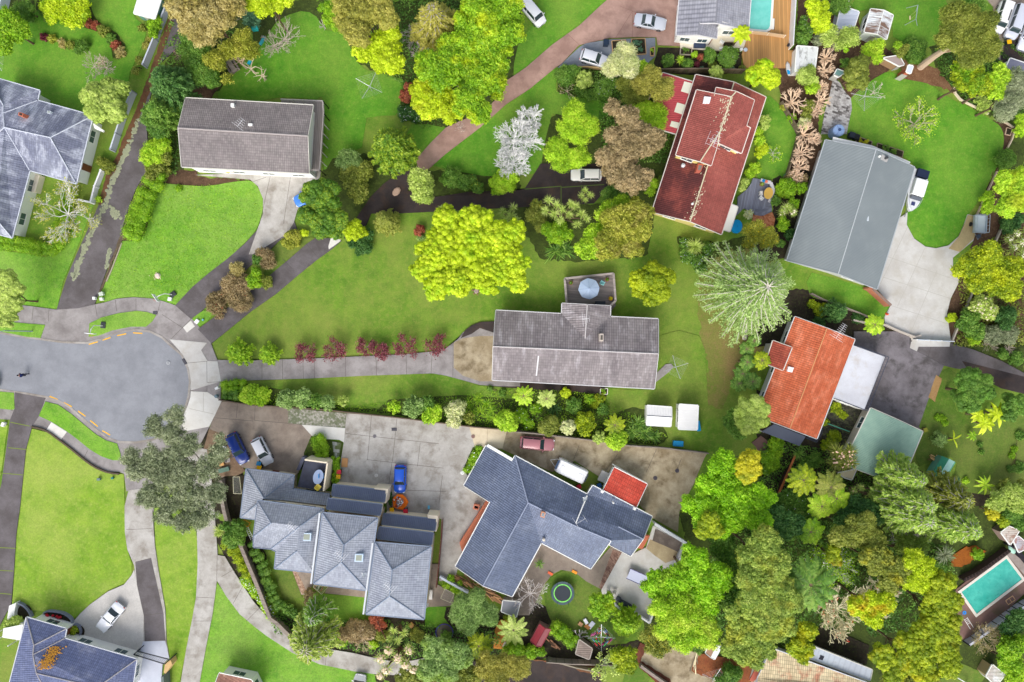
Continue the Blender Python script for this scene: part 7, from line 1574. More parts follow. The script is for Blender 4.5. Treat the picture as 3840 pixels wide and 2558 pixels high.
cover('dark green undergrowth filling the lower right wood between the trees','d4 0,0 1700,350 1700,900 1300,1100 1000,1150 900,1000 500,1100 520,1150 200,1200 c4 1900,1200 1620,1100 1850,200 2200,0',26000,'GRN',1.6)
cover('low green weeds under the palms below the orange roofed house','d3 80,900 600,1000 880,1200 1440,1300 1540,1550 0,1550 -60,1100',9000,'GRN',.9)
cover('green undergrowth among the trees at the top edge','b1 820,0 2000,0 1900,1000 1500,1150 1330,1000 1300,750 900,500',9000,'GRN',.9)
cover('green undergrowth under the trees left of the red roofed house','c1 500,620 1340,660 1350,900 1450,1200 1400,1440 850,1440 800,900 500,840',8000,'GRN',.8)
cover('weedy undergrowth in the bed along the concrete yard fence','a3 1990,560 2354,600 b3 200,615 850,650 1300,690 1900,785 c3 760,900 1330,960 1420,880 900,560 850,500 300,470 b3 2100,470 1840,520 1200,580 850,620 300,500',12000,'BGR',.3,.2)
cover('green undergrowth at the right edge above the curved kerb','d1 1560,430 2354,300 2354,1100 2150,1040 1840,900 1740,790 1600,650',6000,'GRN',.8)
cover('green weeds along the bottom behind the townhouses','b4 140,900 600,1000 1100,980 1700,1050 2300,1100 2354,1330 1300,1330 700,1230 200,1120',9000,'GRN',.8)
cover('green undergrowth left of the long brown grey house','a1 1500,200 2100,250 2000,700 1640,800 1600,1300 1560,1554 1300,1500 1350,900',6000,'GRN',.8)
cover('loose weeds at the right edge around the black driveway bend','d2 1760,960 1950,640 2354,500 2354,1554 1720,1554 1800,1300',6000,'OLV',.5)
cover('long grass tufts scattered over the bright meadow','a2 1400,140 2000,120 2260,150 2300,400 2100,680 1640,1080 1180,1110 950,1120 1070,640 1300,500',9000,'BGR',.12,.14)
# ---------------------------------------------------------------- vehicles
def car(lab,at,ang,L,W,Hh,rgb,kind='hatch',name='parked_car',group='cars parked on the driveways',cat='car'):
    """body lofted from cross sections; glasshouse, roof, wheels, lamps and mirrors are parts"""
    p=PT(*at);t=thing(name,lab,cat,(p.x,p.y,.11),math.radians(ang),group);pm=M_carpaint(rgb);hw=W/2
    hood={'sedan':.36,'hatch':.3,'suv':.3,'van':.17,'wagon':.3}[kind];tail={'sedan':.2,'hatch':.05,'suv':.03,'van':.01,'wagon':.03}[kind];belt=Hh*(.62 if kind in('suv','van')else .6)
    fx,rx=L/2,-L/2
    st=[(rx,.80,.35,belt*.82),(rx+.12,.93,.22,belt*.97),(rx+.5,.99,.18,belt*1.0),(0,1.0,.18,belt),(fx-hood*L*.9,.99,.18,belt*.99),(fx-.45,.95,.2,belt*.86),(fx-.15,.85,.24,belt*.76),(fx,.62,.34,belt*.6)]
    b=MB();rings=[]
    for x,wf,zb,zt in st:
        rings.append(len(b.v));w=hw*wf
        for yy,zz in((-w*.96,zb),(-w,(zb+zt)*.5),(-w*.97,zt*.93),(-w*.86,zt),(0,zt+.035),(w*.86,zt),(w*.97,zt*.93),(w,(zb+zt)*.5),(w*.96,zb)):b.v.append((x,yy,zz))
    for i in range(len(rings)-1):
        for k in range(8):b.f.append((rings[i]+k,rings[i]+k+1,rings[i+1]+k+1,rings[i+1]+k)[::-1]);b.mi.append(0)
        b.f.append((rings[i],rings[i+1],rings[i+1]+8,rings[i]+8)[::-1]);b.mi.append(0)
    b.f.append(tuple(rings[0]+k for k in range(9))[::-1]);b.f.append(tuple(rings[-1]+k for k in range(9)));b.mi+=[0,0]
    b.B('body',pm,t,smooth=True)
    # glasshouse
    gx0,gx1=rx+tail*L+.08,fx-hood*L;rf,rr=(.62 if kind!='van' else .35),(.55 if kind in('sedan',)else .25);z0,z1=belt-.03,Hh-.05
    g=MB();A=[(gx0,-hw*.88,z0),(gx1+.05,-hw*.86,z0),(gx1+.05,hw*.86,z0),(gx0,hw*.88,z0)];B=[(gx0+rr,-hw*.72,z1),(gx1-rf,-hw*.72,z1),(gx1-rf,hw*.72,z1),(gx0+rr,hw*.72,z1)]
    for i in range(4):j=(i+1)%4;g.face([A[i],A[j],B[j],B[i]])
    g.B('windows' if 0 else 'window_glass',M_glass((46,62,66),.06),t)
    r=MB();s=1.02;xs=[gx0+rr-.06,gx0+rr+.12,(gx0+gx1)/2,gx1-rf-.12,gx1-rf+.04]
    for i,x in enumerate(xs):
        e=.0 if 0<i<4 else-.03
        for yy,zz in((-hw*.75,z1-.04),(-hw*.66,z1+.02+e),(0,z1+.06+e),(hw*.66,z1+.02+e),(hw*.75,z1-.04)):r.v.append((x,yy,zz))
    for i in range(4):
        for k in range(4):r.f.append((i*5+k,i*5+5+k,i*5+6+k,i*5+1+k));r.mi.append(0)
    r.B('roof',pm,t,smooth=True)
    q=MB()
    for sy in(-1,1):
        for a_,c_ in(((gx0,hw*.88*sy,z0),(gx0+rr,hw*.73*sy,z1)),((gx1+.05,hw*.86*sy,z0),(gx1-rf,hw*.73*sy,z1)),(((gx0+gx1)/2,hw*.885*sy,z0),((gx0+gx1)/2-.08,hw*.74*sy,z1))):q.bar(a_,c_,.07,.05)
    q.B('pillars',pm,t)
    tm,rm=K((30,30,32),.8),K((170,172,176),.3,metal=.8)
    for sx in(-1,1):
        for sy in(-1,1):
            m=MB();c=(sx*L*.31,sy*(hw-.1),.31-.11);m.tube([(c[0],c[1]-.1,c[2]+.11),(c[0],c[1]+.1,c[2]+.11)],.31,16);w_=m.B('wheel',tm,t)
            m=MB();m.tube([(c[0],c[1]+sy*.08,c[2]+.11),(c[0],c[1]+sy*.108,c[2]+.11)],.19,10);m.B('rim',rm,w_)
    for sy in(-1,1):
        m=MB();m.box((fx-.17,sy*hw*.66,belt*.68),(.3,.3,.1),-sy*.5);m.B('headlight',K((226,232,236),.2),t,bevel=.02)
        m=MB();m.box((rx+.08,sy*hw*.72,belt*.84),(.14,.26,.14),sy*.3);m.B('tail_light',K((170,26,24),.3),t)
        m=MB();m.box((gx1-.12,sy*(hw+.07),belt+.03),(.13,.22,.13),sy*.2);m.B('mirror',pm,t,bevel=.02)
    return t
S_=(206,210,220)
car('silver sedan parked on the reddish driveway at the top',('c1',1258,215),-10,4.6,1.85,1.45,S_,'sedan')
car('silver hatchback on the blue grey gravel pad under the silvery tree',('c1',768,537),-17,4.1,1.8,1.55,(214,216,224),'wagon')
car('white van mostly hidden by the tall yellow green tree at the top',('c1',225,130),-50,4.6,1.8,1.9,(240,240,242),'van')
car('white car nose out from under the rusty brown tree on the black drive',('c2',698,50),180,4.4,1.75,1.45,(240,238,230),'hatch')
car('bright blue car hidden beneath the dark round conifer',('b2',500,235),205,4.4,1.75,1.45,(70,130,214),'hatch')
car('navy blue wagon parked nearest the gum tree',('a3',2117,985),-64,4.7,1.85,1.55,(24,48,120),'wagon')
car('silver white hatchback next to the navy blue wagon',('b3',97,1010),-63,4.2,1.75,1.55,(216,218,226),'wagon')
car('bright blue hatchback parked alone on the concrete yard',('b3',1303,1253),-92,4.0,1.75,1.5,(20,90,210),'hatch')
car('dusty pink wagon parked beside the yard fence',('c3',268,943),-5,4.9,1.85,1.6,(176,116,122),'suv')
car('white sedan on the pale gravel pad, bottom left',('a4',1000,962),-130,4.8,1.85,1.45,(236,238,244),'sedan')
car('white van with a black roof stripe, leftmost in the top right car park',('r',850,455),-109,4.6,1.8,1.8,(244,244,244),'van')
car('silver people mover, middle one in the top right car park',('r',1165,560),-110,5.0,1.85,1.75,(206,210,222),'van')
car('white car cut by the right edge in the top right car park',('r',1440,860),-111,4.6,1.8,1.6,(226,228,238),'suv')
car('white car just entering the picture on the street, left edge',('a3',-125,395),178,4.6,1.8,1.5,(240,242,244),'sedan')
car('white car half cut by the bottom edge beside the curved driveway',('b4',935,1600),80,4.5,1.8,1.6,(236,236,238),'van')
_o=[o for o in bpy.data.objects if o.get('label','').startswith('white van with a black')][0];b=MB();b.box((.0,.45,1.82),(1.6,.16,.03));b.B('roof_stripe',K((50,44,52),.5),_o)
# person walking
def person(lab,at,ang):
    p=PT(*at);t=thing('person',lab,'person',(p.x,p.y,.12),math.radians(ang))
    V=[(0,0,.95,.13),(.02,0,1.15,.13),(.04,0,1.38,.16),(.06,0,1.5,.065),(.07,0,1.58,.06),
         (.04,.19,1.4,.065),(-.08,.24,1.15,.05),(.1,.24,.93,.038),(.17,.24,.86,.03),(.04,-.19,1.4,.065),(.12,-.24,1.15,.05),(.3,-.23,1.0,.038),(.37,-.22,.96,.03),
         (0,.1,.88,.1),(.2,.11,.5,.07),(.12,.11,.09,.045),(.27,.12,.05,.04),(0,-.1,.88,.1),(-.1,-.11,.5,.07),(-.36,-.11,.16,.045),(-.26,-.12,.04,.04),(.08,0,1.62,.085),(.09,0,1.7,.095),(.08,0,1.78,.07)]
    E=[(0,1),(1,2),(2,3),(3,4),(2,5),(5,6),(6,7),(7,8),(2,9),(9,10),(10,11),(11,12),(0,13),(13,14),(14,15),(15,16),(0,17),(17,18),(18,19),(19,20),(4,21),(21,22),(22,23)]
    n0=len(V)
    for hx,hy,hz,sg in((.17,.24,.86,1),(.37,-.22,.96,-1)):      # five fingers on each hand
        root=8 if sg==1 else 12
        for k in range(5):
            dy=(k-1.6)*.02 if k<4 else sg*-.045;a=len(V);L_=(.05,.06,.055,.04,.035)[k]
            V.append((hx+.04*(k<4),hy+dy,hz-.03,.011));V.append((hx+.04*(k<4)+L_*.4,hy+dy*1.15,hz-.03-L_*.7,.009));E+=[(root,a),(a,a+1)]
    me=bpy.data.meshes.new('person_body');me.from_pydata([v[:3]for v in V],E,[]);o=link('body',me,t)
    sk=o.modifiers.new('skin','SKIN');
    for i,v in enumerate(V):me.skin_vertices[0].data[i].radius=(v[3],v[3])
    me.skin_vertices[0].data[0].use_root=True;o.modifiers.new('sub','SUBSURF').levels=1;me.materials.append(K((176,130,104),.7))
    b=MB();b.tube([(0,0,.9),(.02,0,1.1),(.04,0,1.3),(.05,0,1.46)],[.185,.17,.2,.12],12)
    for i,j,k in((5,6,7),(9,10,11)):b.tube([V[i][:3],V[j][:3],V[k][:3]],[.09,.072,.055],8)
    b.B('jacket',K((24,40,96),.8),t,smooth=True)
    b=MB()
    for i,j,k in((13,14,15),(17,18,19)):b.tube([(0,V[i][1]*.8,.97),V[i][:3],V[j][:3],V[k][:3]],[.12,.115,.085,.065],8)
    b.B('trousers',K((26,28,44),.8),t,smooth=True)
    b=MB()
    for i in(16,20):b.box((V[i][0]-.05,V[i][1],V[i][2]),(.27,.1,.09))
    b.B('shoes',K((20,20,22),.6),t,bevel=.02)
    b=MB();b.lathe((.065,0,1.66),[(.09,-.02),(.112,.04),(.1,.12),(.05,.165)],12);b.B('hair',K((24,18,16),.8),t,smooth=True)
    b=MB();b.box((.185,0,1.69),(.035,.03,.045));[b.box((.17,s_*.035,1.725),(.02,.022,.014),0,1)for s_ in(-1,1)];b.box((.172,0,1.645),(.02,.05,.012),0,2);[b.box((.08,s_*.1,1.69),(.035,.02,.06))for s_ in(-1,1)]
    b.B('face',[K((176,130,104),.7),K((30,24,22),.5),K((150,84,80),.6)],t)
person('person in a navy jacket and dark trousers walking across the cul-de-sac',('a3',240,342),180)
# ---------------------------------------------------------------- small things
def mk(name,lab,cat,at,z=0.0,rz=0.0,group=None):return thing(name,lab,cat,tuple(PT(at[0],at[1],at[2],z)),rz,group)
def wheelie(lab,at,rgb,ang,zb=.1):
    t=mk('wheelie_bin',lab,'bin',at,zb,math.radians(ang),'wheelie bins beside the houses');b=MB()
    lo=[(-.22,-.2),(.22,-.2),(.22,.2),(-.22,.2)]
    for i in range(4):
        j=(i+1)%4;b.face([(lo[i][0],lo[i][1],.03),(lo[j][0],lo[j][1],.03),(lo[j][0]*1.25,lo[j][1]*1.25,.92),(lo[i][0]*1.25,lo[i][1]*1.25,.92)])
    b.box((0,0,.05),(.4,.36,.04));b.B('bin_body',K((44,60,54),.6),t)
    b=MB();b.box((0,0,.95),(.64,.58,.07));b.box((0,.3,.93),(.5,.06,.05));b.B('lid',K(rgb,.45,.04),t,bevel=.03)
    for s_ in(-1,1):b=MB();b.tube([(s_*.19,.25,.1),(s_*.25,.25,.1)],.1,10);b.B('wheel',K((24,24,24),.7),t)
Y_,D_=(250,190,10),(216,40,64)
for a_ in(('yellow lidded wheelie bin against the brown grey gabled house',('a2',2035,15),Y_,0),('red lidded wheelie bin against the brown grey gabled house',('a2',2080,15),D_,0),('yellow lidded wheelie bin in front of the white hatchback',('b3',72,1150),Y_,-15),('red lidded wheelie bin by the narrow hedge of the balcony',('b3',770,1190),D_,0),
    ('yellow lidded wheelie bin by the narrow hedge of the balcony',('b3',764,1233),Y_,0),('yellow lidded wheelie bin left of the orange rubbish bag',('b3',1232,1522),Y_,2),('red lidded wheelie bin right of the orange rubbish bag',('b3',1352,1535),D_,10),('red lidded wheelie bin beside the caravan',('c3',633,1320),D_,20),
    ('yellow lidded wheelie bin in front of the silver people mover',('r',1010,1010),Y_,8),('yellow lidded wheelie bin under the gutter of the green shed',('l',520,770),Y_,60),('blue lidded recycling bin behind the yellow one by the hatchback',('b3',68,1118),(50,140,190),-15),('blue lidded bin near the red roofed garage',('j',445,550),(30,90,150),20)):
    wheelie(*a_)
def rotary(lab,at,R,ang,h=1.9,clothes=0,arms=4):
    t=mk('washing_line',lab,'washing line',at,0,math.radians(ang),'rotary washing lines in the gardens');mt=K((206,208,212),.4,metal=.5)
    b=MB();b.tube([(0,0,0),(0,0,h)],.035,8);b.B('pole',mt,t);E_=[]
    for k in range(arms):
        a=2*PI*k/arms;e=Vector((R*math.cos(a),R*math.sin(a),h+.25));E_.append(e);b=MB();b.tube([(0,0,h-.1),e],.03,5);b.tube([(0,0,h-.5),e*.5+Vector((0,0,h*.5))],.015,4);b.B('arm',mt,t)
    b=MB()
    for q in(.45,.6,.75,.88,1.0):
        for k in range(arms):b.tube([Vector((0,0,h)).lerp(E_[k],q),Vector((0,0,h)).lerp(E_[(k+1)%arms],q)],.006,3)
    b.B('lines',K((196,200,196),.6),t)
    for i in range(clothes):
        k=R_.randrange(arms);q=R_.choice((.45,.6,.75,.88));u=R_.uniform(.15,.85);c=Vector((0,0,h)).lerp(E_[k],q).lerp(Vector((0,0,h)).lerp(E_[(k+1)%arms],q),u);d=(E_[(k+1)%arms]-E_[k]).normalized();b=MB()
        b.box(c-Vector((0,0,.3)),(R_.uniform(.25,.6),.05,.55),math.atan2(d.y,d.x));b.box(c-Vector((0,0,.05)),(.5,.09,.07),math.atan2(d.y,d.x));b.B('clothing',K(R_.choice(((220,60,60),(40,70,130),(230,230,236),(60,200,90),(200,60,140),(236,110,50),(50,60,80),(120,160,200))),.8),t)
rotary('rotary washing line at the left edge above the white house',('a1',30,570),2.2,38);rotary('rotary washing line alone on the lawn at the top',('b1',1048,803),2.1,-28)
rotary('rotary washing line straddling the stone path, top right',('d1',895,890),2.2,-8);rotary('rotary washing line on the lawn beside the grey tiled house',('c3',1468,270),1.75,18)
rotary('rotary washing line full of clothes at the bottom lawn',('c4',820,1110),1.95,90,clothes=34);rotary('rotary washing line over the rusty bark ground, bottom',('c4',1795,1475),1.9,62)
def foldline(lab,tag,pts,h=1.6,clothes=0):
    P=[PT(tag,x,y,h)for x,y in pts];c=centroid(P);t=thing('washing_line',lab,'washing line',tuple(c),group='fold down washing lines on the walls');b=MB()
    for i in range(4):b.bar(P[i],P[(i+1)%4],.05,.05)
    b.tube([(P[3].x,P[3].y,0),P[3]],.03,5);b.tube([(P[0].x,P[0].y,0),P[0]],.03,5);b.build('frame',K((216,210,180),.5),t);b=MB()
    for k in range(1,9):b.tube([P[0].lerp(P[1],k/9),P[3].lerp(P[2],k/9)],.012,3)
    b.build('lines',K((196,200,196),.6),t)
    for k in range(clothes):q=P[0].lerp(P[1],(k+1)/(clothes+2)).lerp(P[3].lerp(P[2],(k+1)/(clothes+2)),.5);d=P[3]-P[0];b=MB();b.box(q-Vector((0,0,.3)),(.7,.05,.6),math.atan2(d.y,d.x));b.build('clothing',K(((170,50,40),(40,50,80),(200,206,210),(60,60,60))[k%4],.8),t)
foldline('fold down washing line left of the leftmost townhouse','e',[(-30,420),(85,415),(120,715),(-20,710)]);foldline('fold down washing line with clothes behind the middle townhouse','g',[(1300,925),(1560,940),(1440,1078),(1290,945)],clothes=5);foldline('fold down washing line right of the rightmost townhouse','h',[(1735,745),(1900,835),(1830,990),(1660,915)])
# parasol, furniture on the deck
t=mk('parasol','pale blue octagonal parasol open on the grey deck','parasol',('c2',715,1050,),.8);b=MB();n=8;rr=1.5
for k in range(n):
    a0,a1=2*PI*k/n+.1,2*PI*(k+1)/n+.1;b.face([(0,0,2.15),(rr*math.cos(a0),rr*math.sin(a0),1.6),(rr*math.cos((a0+a1)/2)*.95,rr*math.sin((a0+a1)/2)*.95,1.62),(rr*math.cos(a1),rr*math.sin(a1),1.6)])
b.B('canopy',K((172,190,214),.7,.05),t);b=MB();b.tube([(0,0,0),(0,0,2.2)],.03,6);b.lathe((0,0,0),[(.3,0),(.28,.08),(.05,.12)],12);b.B('pole',white,t)
b=MB();[b.tube([(0,0,2.16),(rr*math.cos(2*PI*k/n+.1),rr*math.sin(2*PI*k/n+.1),1.61)],.015,4)for k in range(n)];b.B('ribs',K((140,160,190),.5),t)
def chair(lab,at,z,ang,rgb,s=1.0):
    t=mk('garden_chair',lab,'chair',at,z,math.radians(ang));m=K(rgb,.5,.05);b=MB();b.box((0,0,.43*s),(.52*s,.54*s,.05));b.B('seat',m,t,bevel=.02)
    b=MB();b.box((-.26*s,0,.68*s),(.05,.54*s,.5*s));b.B('backrest',m,t,bevel=.02);b=MB()
    for s_ in(-1,1):b.box((0,s_*.28*s,.62*s),(.5*s,.05,.04))
    b.B('armrests',m,t)
    for x in(-1,1):
        for y in(-1,1):b=MB();b.tube([(x*.22*s,y*.24*s,0),(x*.2*s,y*.22*s,.42*s)],.02,5);b.B('leg',m,t)
def pot(lab,at,z,rgb,r=.28,pal=None,h=.35):
    t=mk('plant_pot',lab,'plant pot',at,z);b=MB();b.lathe((0,0,0),[(r*.7,0),(r,h),(r*1.08,h),(r*1.08,h+.05),(r*.85,h+.05),(r*.8,h-.05)],14);b.B('pot',K(rgb,.7),t)
    if pal:nm=NM();p=PT(*at,z);crown(nm,np.array([(p.x,p.y,z+h+r*.5,r*.9)]),.1,.8,.7,.8);nm.build('plant',M_leaf(*PAL[pal]),t)
def table(lab,at,z,ang,a,c,rgb,h=.72,round_=True):
    t=mk('garden_table',lab,'table',at,z,math.radians(ang));b=MB();b.lathe((0,0,h),[(a,0),(a,.04)],20,0,1,c/a)if round_ else b.box((0,0,h+.02),(2*a,2*c,.05));b.B('tabletop',K(rgb,.4),t)
    for x in(-1,1):
        for y in(-1,1):b=MB();b.tube([(x*a*.6,y*c*.6,0),(x*a*.6,y*c*.6,h)],.025,5);b.B('leg',K((90,90,94),.5),t)
def boxy(name,lab,cat,at,z,ang,size,rgb,top=None,rough=.6):
    t=mk(name,lab,cat,at,z,math.radians(ang));b=MB();b.box((0,0,size[2]/2),size);b.B('body',K(rgb,rough),t,bevel=min(size)*.12)
    b=MB();b.box((0,0,size[2]+.02),(size[0]*1.04,size[1]*1.04,.05));b.B('lid',K(top or rgb,rough),t,bevel=.015);return t
chair('turquoise plastic chair on the grey deck beside the parasol',('c2',840,993),.75,60,(150,214,214),1.1)
pot('terracotta pot at the left corner of the grey deck',('c2',565,992),.75,(176,96,60),pal='GRN');pot('terracotta pot at the top right corner of the grey deck',('c2',883,963),.75,(176,96,60),pal='GRN');pot('pot of orange flowers at the lower right of the grey deck',('c2',915,1130),.75,(226,150,30),pal='GOLD')
boxy('barbecue','dark barbecue on the grey deck by the house wall','barbecue',('c2',820,1172),.75,0,(1.4,.5,.9),(50,54,62))
table('rounded glass table on the townhouse balcony',('e',1500,400),2.8,75,1.05,.7,(150,166,196));chair('bright blue chair on the townhouse balcony',('e',1555,383),2.8,0,(20,150,220),1.15);chair('yellow armchair on the townhouse balcony',('e',1495,578),2.8,50,(240,216,90),1.2)
table('oval tan table on the round grey patio',('v',1245,635),.35,80,.85,.65,(206,166,80));chair('white garden chair left of the oval tan table',('v',1065,625),.35,0,(230,226,220));chair('white garden chair below the oval tan table',('v',1075,750),.35,50,(236,236,236))
t=mk('patio_deck','grey timber patio with a curved white bench, right of the red house','deck',('v',1000,700),0);b=MB();b.prism(PL('v 880,200 1080,230 1370,320 1470,520 1370,860 1390,1060 1130,1190 920,1130 640,1000 450,1200 480,700 720,500 840,330',.3),0,.3);b.build('floor',M_wood((150,152,166),(96,100,116),1.75,.22),t)
b=MB();P_=PL('v 1090,250 1360,320 1430,520 1330,830',.75)
for i in range(3):b.bar(P_[i],P_[i+1],.45+.004*i,.06+.004*i);b.bar(P_[i]-Vector((0,0,.25)),P_[i+1]-Vector((0,0,.25)),.3,.42)
b.build('bench',K((206,202,206),.7),t)
b=MB();[b.bar(PT('v',940-k*8,1060+k*45,.3-k*.1),PT('v',1130,1080+k*50,.3-k*.1),.4,.1)for k in range(3)];[b.bar(PT('v',1130,1080+k*50,.302-k*.1),PT('v',1370,960+k*50,.302-k*.1),.4,.1)for k in range(3)];b.build('steps',M_wood((140,142,156),(90,94,110),.1,.2),t)
for lab,at,rgb in(('blue round cushion on the curved white bench',('v',1165,272),(10,130,190)),('coral round cushion on the curved white bench',('v',1238,292),(226,120,96))):t=mk('cushion',lab,'cushion',at,.8);b=MB();b.lathe((0,0,0),[(.17,0),(.22,.05),(.18,.11),(.02,.12)],14);b.B('pad',K(rgb,.8),t)
pot('pot with a spiky yellow plant on the round grey patio',('v',1095,380),.3,(150,110,60),.3,'PALE');pot('turquoise pot on the lawn edge beside the pruned shrubs',('v',1730,155),0,(30,180,150),.26);pot('bright blue pot by the round grey patio',('v',1610,570),0,(20,120,220),.3)
t=mk('patio','brick terrace behind the yellow flecked tree','patio',('v',1150,1350),0);b=MB();b.prism(PL('v 880,1170 1140,1200 1390,1110 1470,1300 1400,1600 1150,1620 850,1400'),0,.12);b.build('paving',M_pavers((150,90,60),(176,112,78),(190,130,96),.3,.3,.15),t)
t=mk('covered_table','bright blue round covered table beside the red house','table',('c2',2020,498),0);b=MB();b.lathe((0,0,0),[(.75,0),(.8,.5),(.76,.72),(.3,.8),(.02,.8)],18,0,1,1.25);b.B('cover',K((0,150,214),.5,.15),t);b=MB();b.tube([(0,0,.78),(0,0,.88)],.05,6);b.B('knob',K((20,60,90),.5),t)
# caravan, boat, trailers
t=mk('caravan','white caravan parked beside the blue house, drawbar to the left','caravan',('c3',562,1172),.1,math.radians(-25));b=MB();rings=[]
for x,w_,z0,z1 in((-2.2,.92,.7,1.7),(-1.95,.98,.45,2.1),(-1.4,1.0,.4,2.3),(1.7,1.0,.4,2.3),(2.1,.98,.45,2.1),(2.3,.9,.7,1.6)):
    rings.append(len(b.v));[b.v.append((x,y,z))for y,z in((-w_,z0),(-w_,z1-.15),(-w_+.15,z1),(w_-.15,z1),(w_,z1-.15),(w_,z0))]
for i in range(5):
    for k in range(6):b.f.append((rings[i]+k,rings[i]+(k+1)%6,rings[i+1]+(k+1)%6,rings[i+1]+k)[::-1]);b.mi.append(0)
b.f+=[tuple(rings[0]+k for k in range(6))[::-1],tuple(rings[-1]+k for k in range(6))];b.mi+=[0,0];b.B('body',K((236,236,238),.4,.03),t)
b=MB();b.box((-2.1,0,1.72),(.3,1.3,.45),0,0,Matrix.Rotation(-.5,3,'Y'));b.B('front_window',M_glass((60,80,110)),t);b=MB();b.box((2.24,0,1.75),(.1,1.2,.5),0,0,Matrix.Rotation(.4,3,'Y'));b.B('rear_window',M_glass((60,70,80)),t)
b=MB();b.bar((-2.2,-.6,.45),(-3.2,0,.45),.07,.07);b.bar((-2.2,.6,.45),(-3.2,0,.452),.07,.07);b.B('drawbar',white,t);b=MB();b.box((0,1.02,1.4),(2.0,.04,.5));b.B('side_window',M_glass((60,70,80)),t)
for s_ in(-1,1):b=MB();b.tube([(.1,s_*.85,.32),(.1,s_*1.02,.32)],.32,14);b.B('wheel',K((30,30,30),.8),t)
for x in(-1.3,1.3):b=MB();b.box((x,0,2.33),(.5,.5,.06));b.B('roof_vent',K((244,244,244),.5),t,bevel=.02)
t=mk('motor_boat','white cabin boat stored under the eave of the grey metal roofed house','boat',('d2',1352,195),.1,math.radians(-107));b=MB();rings=[]
for x,w_ in((-3.0,1.05),(-1.5,1.12),(.5,1.1),(1.8,.85),(2.7,.45),(3.1,.06)):
    rings.append(len(b.v));[b.v.append(q)for q in((x,0,.45+max(0,x-1)*.25),(x,-w_*.8,.8+max(0,x-1)*.15),(x,-w_,1.5+x*.05),(x,-w_*.8,1.52+x*.05),(x,w_*.8,1.52+x*.05),(x,w_,1.5+x*.05),(x,w_*.8,.8+max(0,x-1)*.15))]
for i in range(5):
    for k in range(7):b.f.append((rings[i]+k,rings[i]+(k+1)%7,rings[i+1]+(k+1)%7,rings[i+1]+k));b.mi.append(0)
b.f.append(tuple(rings[0]+k for k in range(7))[::-1]);b.mi.append(0);b.B('hull',K((232,234,238),.3,.04),t)
b=MB();b.box((-.3,0,1.95),(2.4,1.75,.85));b.B('cabin',K((238,240,242),.35),t,bevel=.15);b=MB();b.box((1.15,0,1.85),(.5,1.5,.5),0,0,Matrix.Rotation(.6,3,'Y'));b.B('windscreen',M_glass((50,60,76)),t)
b=MB();b.box((-2.4,0,1.75),(1.2,1.7,.5));b.B('canopy',K((30,40,66),.8),t,bevel=.1);b=MB();P_=[(1.0,1.0,1.9),(2.2,.7,2.0),(3.1,0,2.05),(2.2,-.7,2.0),(1.0,-1.0,1.9)];[b.tube([P_[i],P_[i+1]],.03,5)for i in range(4)];b.B('bow_rail',K((220,222,226),.3,metal=.6),t);b=MB();b.box((2.0,0,1.66),(.5,.5,.1));b.B('hatch',K((60,66,110),.4),t)
t=mk('boat_trailer','steel trailer under the white cabin boat','trailer',('d2',1352,195),.1,math.radians(-107));b=MB();[b.bar((-2.6,s_*.8,.38),(2.2,s_*.5,.38),.08,.1)for s_ in(-1,1)];b.bar((2.2,0,.38),(3.7,0,.4),.08,.1);b.B('chassis',K((150,154,160),.4,metal=.6),t)
for s_ in(-1,1):b=MB();b.tube([(-.6,s_*.95,.3),(-.6,s_*1.12,.3)],.3,12);b.B('wheel',K((30,30,30),.8),t)
t=mk('box_trailer','galvanised box trailer with mesh sides at the end of the pale driveway','trailer',('d2',1935,480),.1,math.radians(-93));b=MB();b.box((0,0,.55),(2.5,1.75,.06));b.B('floor',K((196,206,212),.5),t);b=MB()
for s_ in(-1,1):b.box((0,s_*.87,.75),(2.5,.05,.4));b.box((s_*1.25,0,.752),(.05,1.7,.4))
b.B('sides',K((176,186,196),.4,metal=.4),t);b=MB()
for s_ in(-1,1):b.bar((-1.25,s_*.87,1.5),(1.25,s_*.87,1.5),.05,.05);b.bar((s_*1.25,-.87,1.502),(s_*1.25,.87,1.502),.05,.05)
for k in range(6):[b.bar((-1.25+k*.5,s_*.87,.95),(-1.25+k*.5,s_*.87,1.5),.03,.03)for s_ in(-1,1)]
b.B('cage',K((186,196,206),.4,metal=.4),t);b=MB();b.bar((1.25,.5,.45),(2.2,0,.45),.06,.07);b.bar((1.25,-.5,.45),(2.2,0,.452),.06,.07);b.B('drawbar',K((120,126,134),.5),t)
for s_ in(-1,1):b=MB();b.tube([(0,s_*.95,.3),(0,s_*1.12,.3)],.3,12);b.B('wheel',K((34,34,36),.8),t)
b=MB();b.lathe((1.7,0,.5),[(.3,0),(.3,.18),(.15,.18)],14);b.B('spare_wheel',K((60,70,84),.7),t)
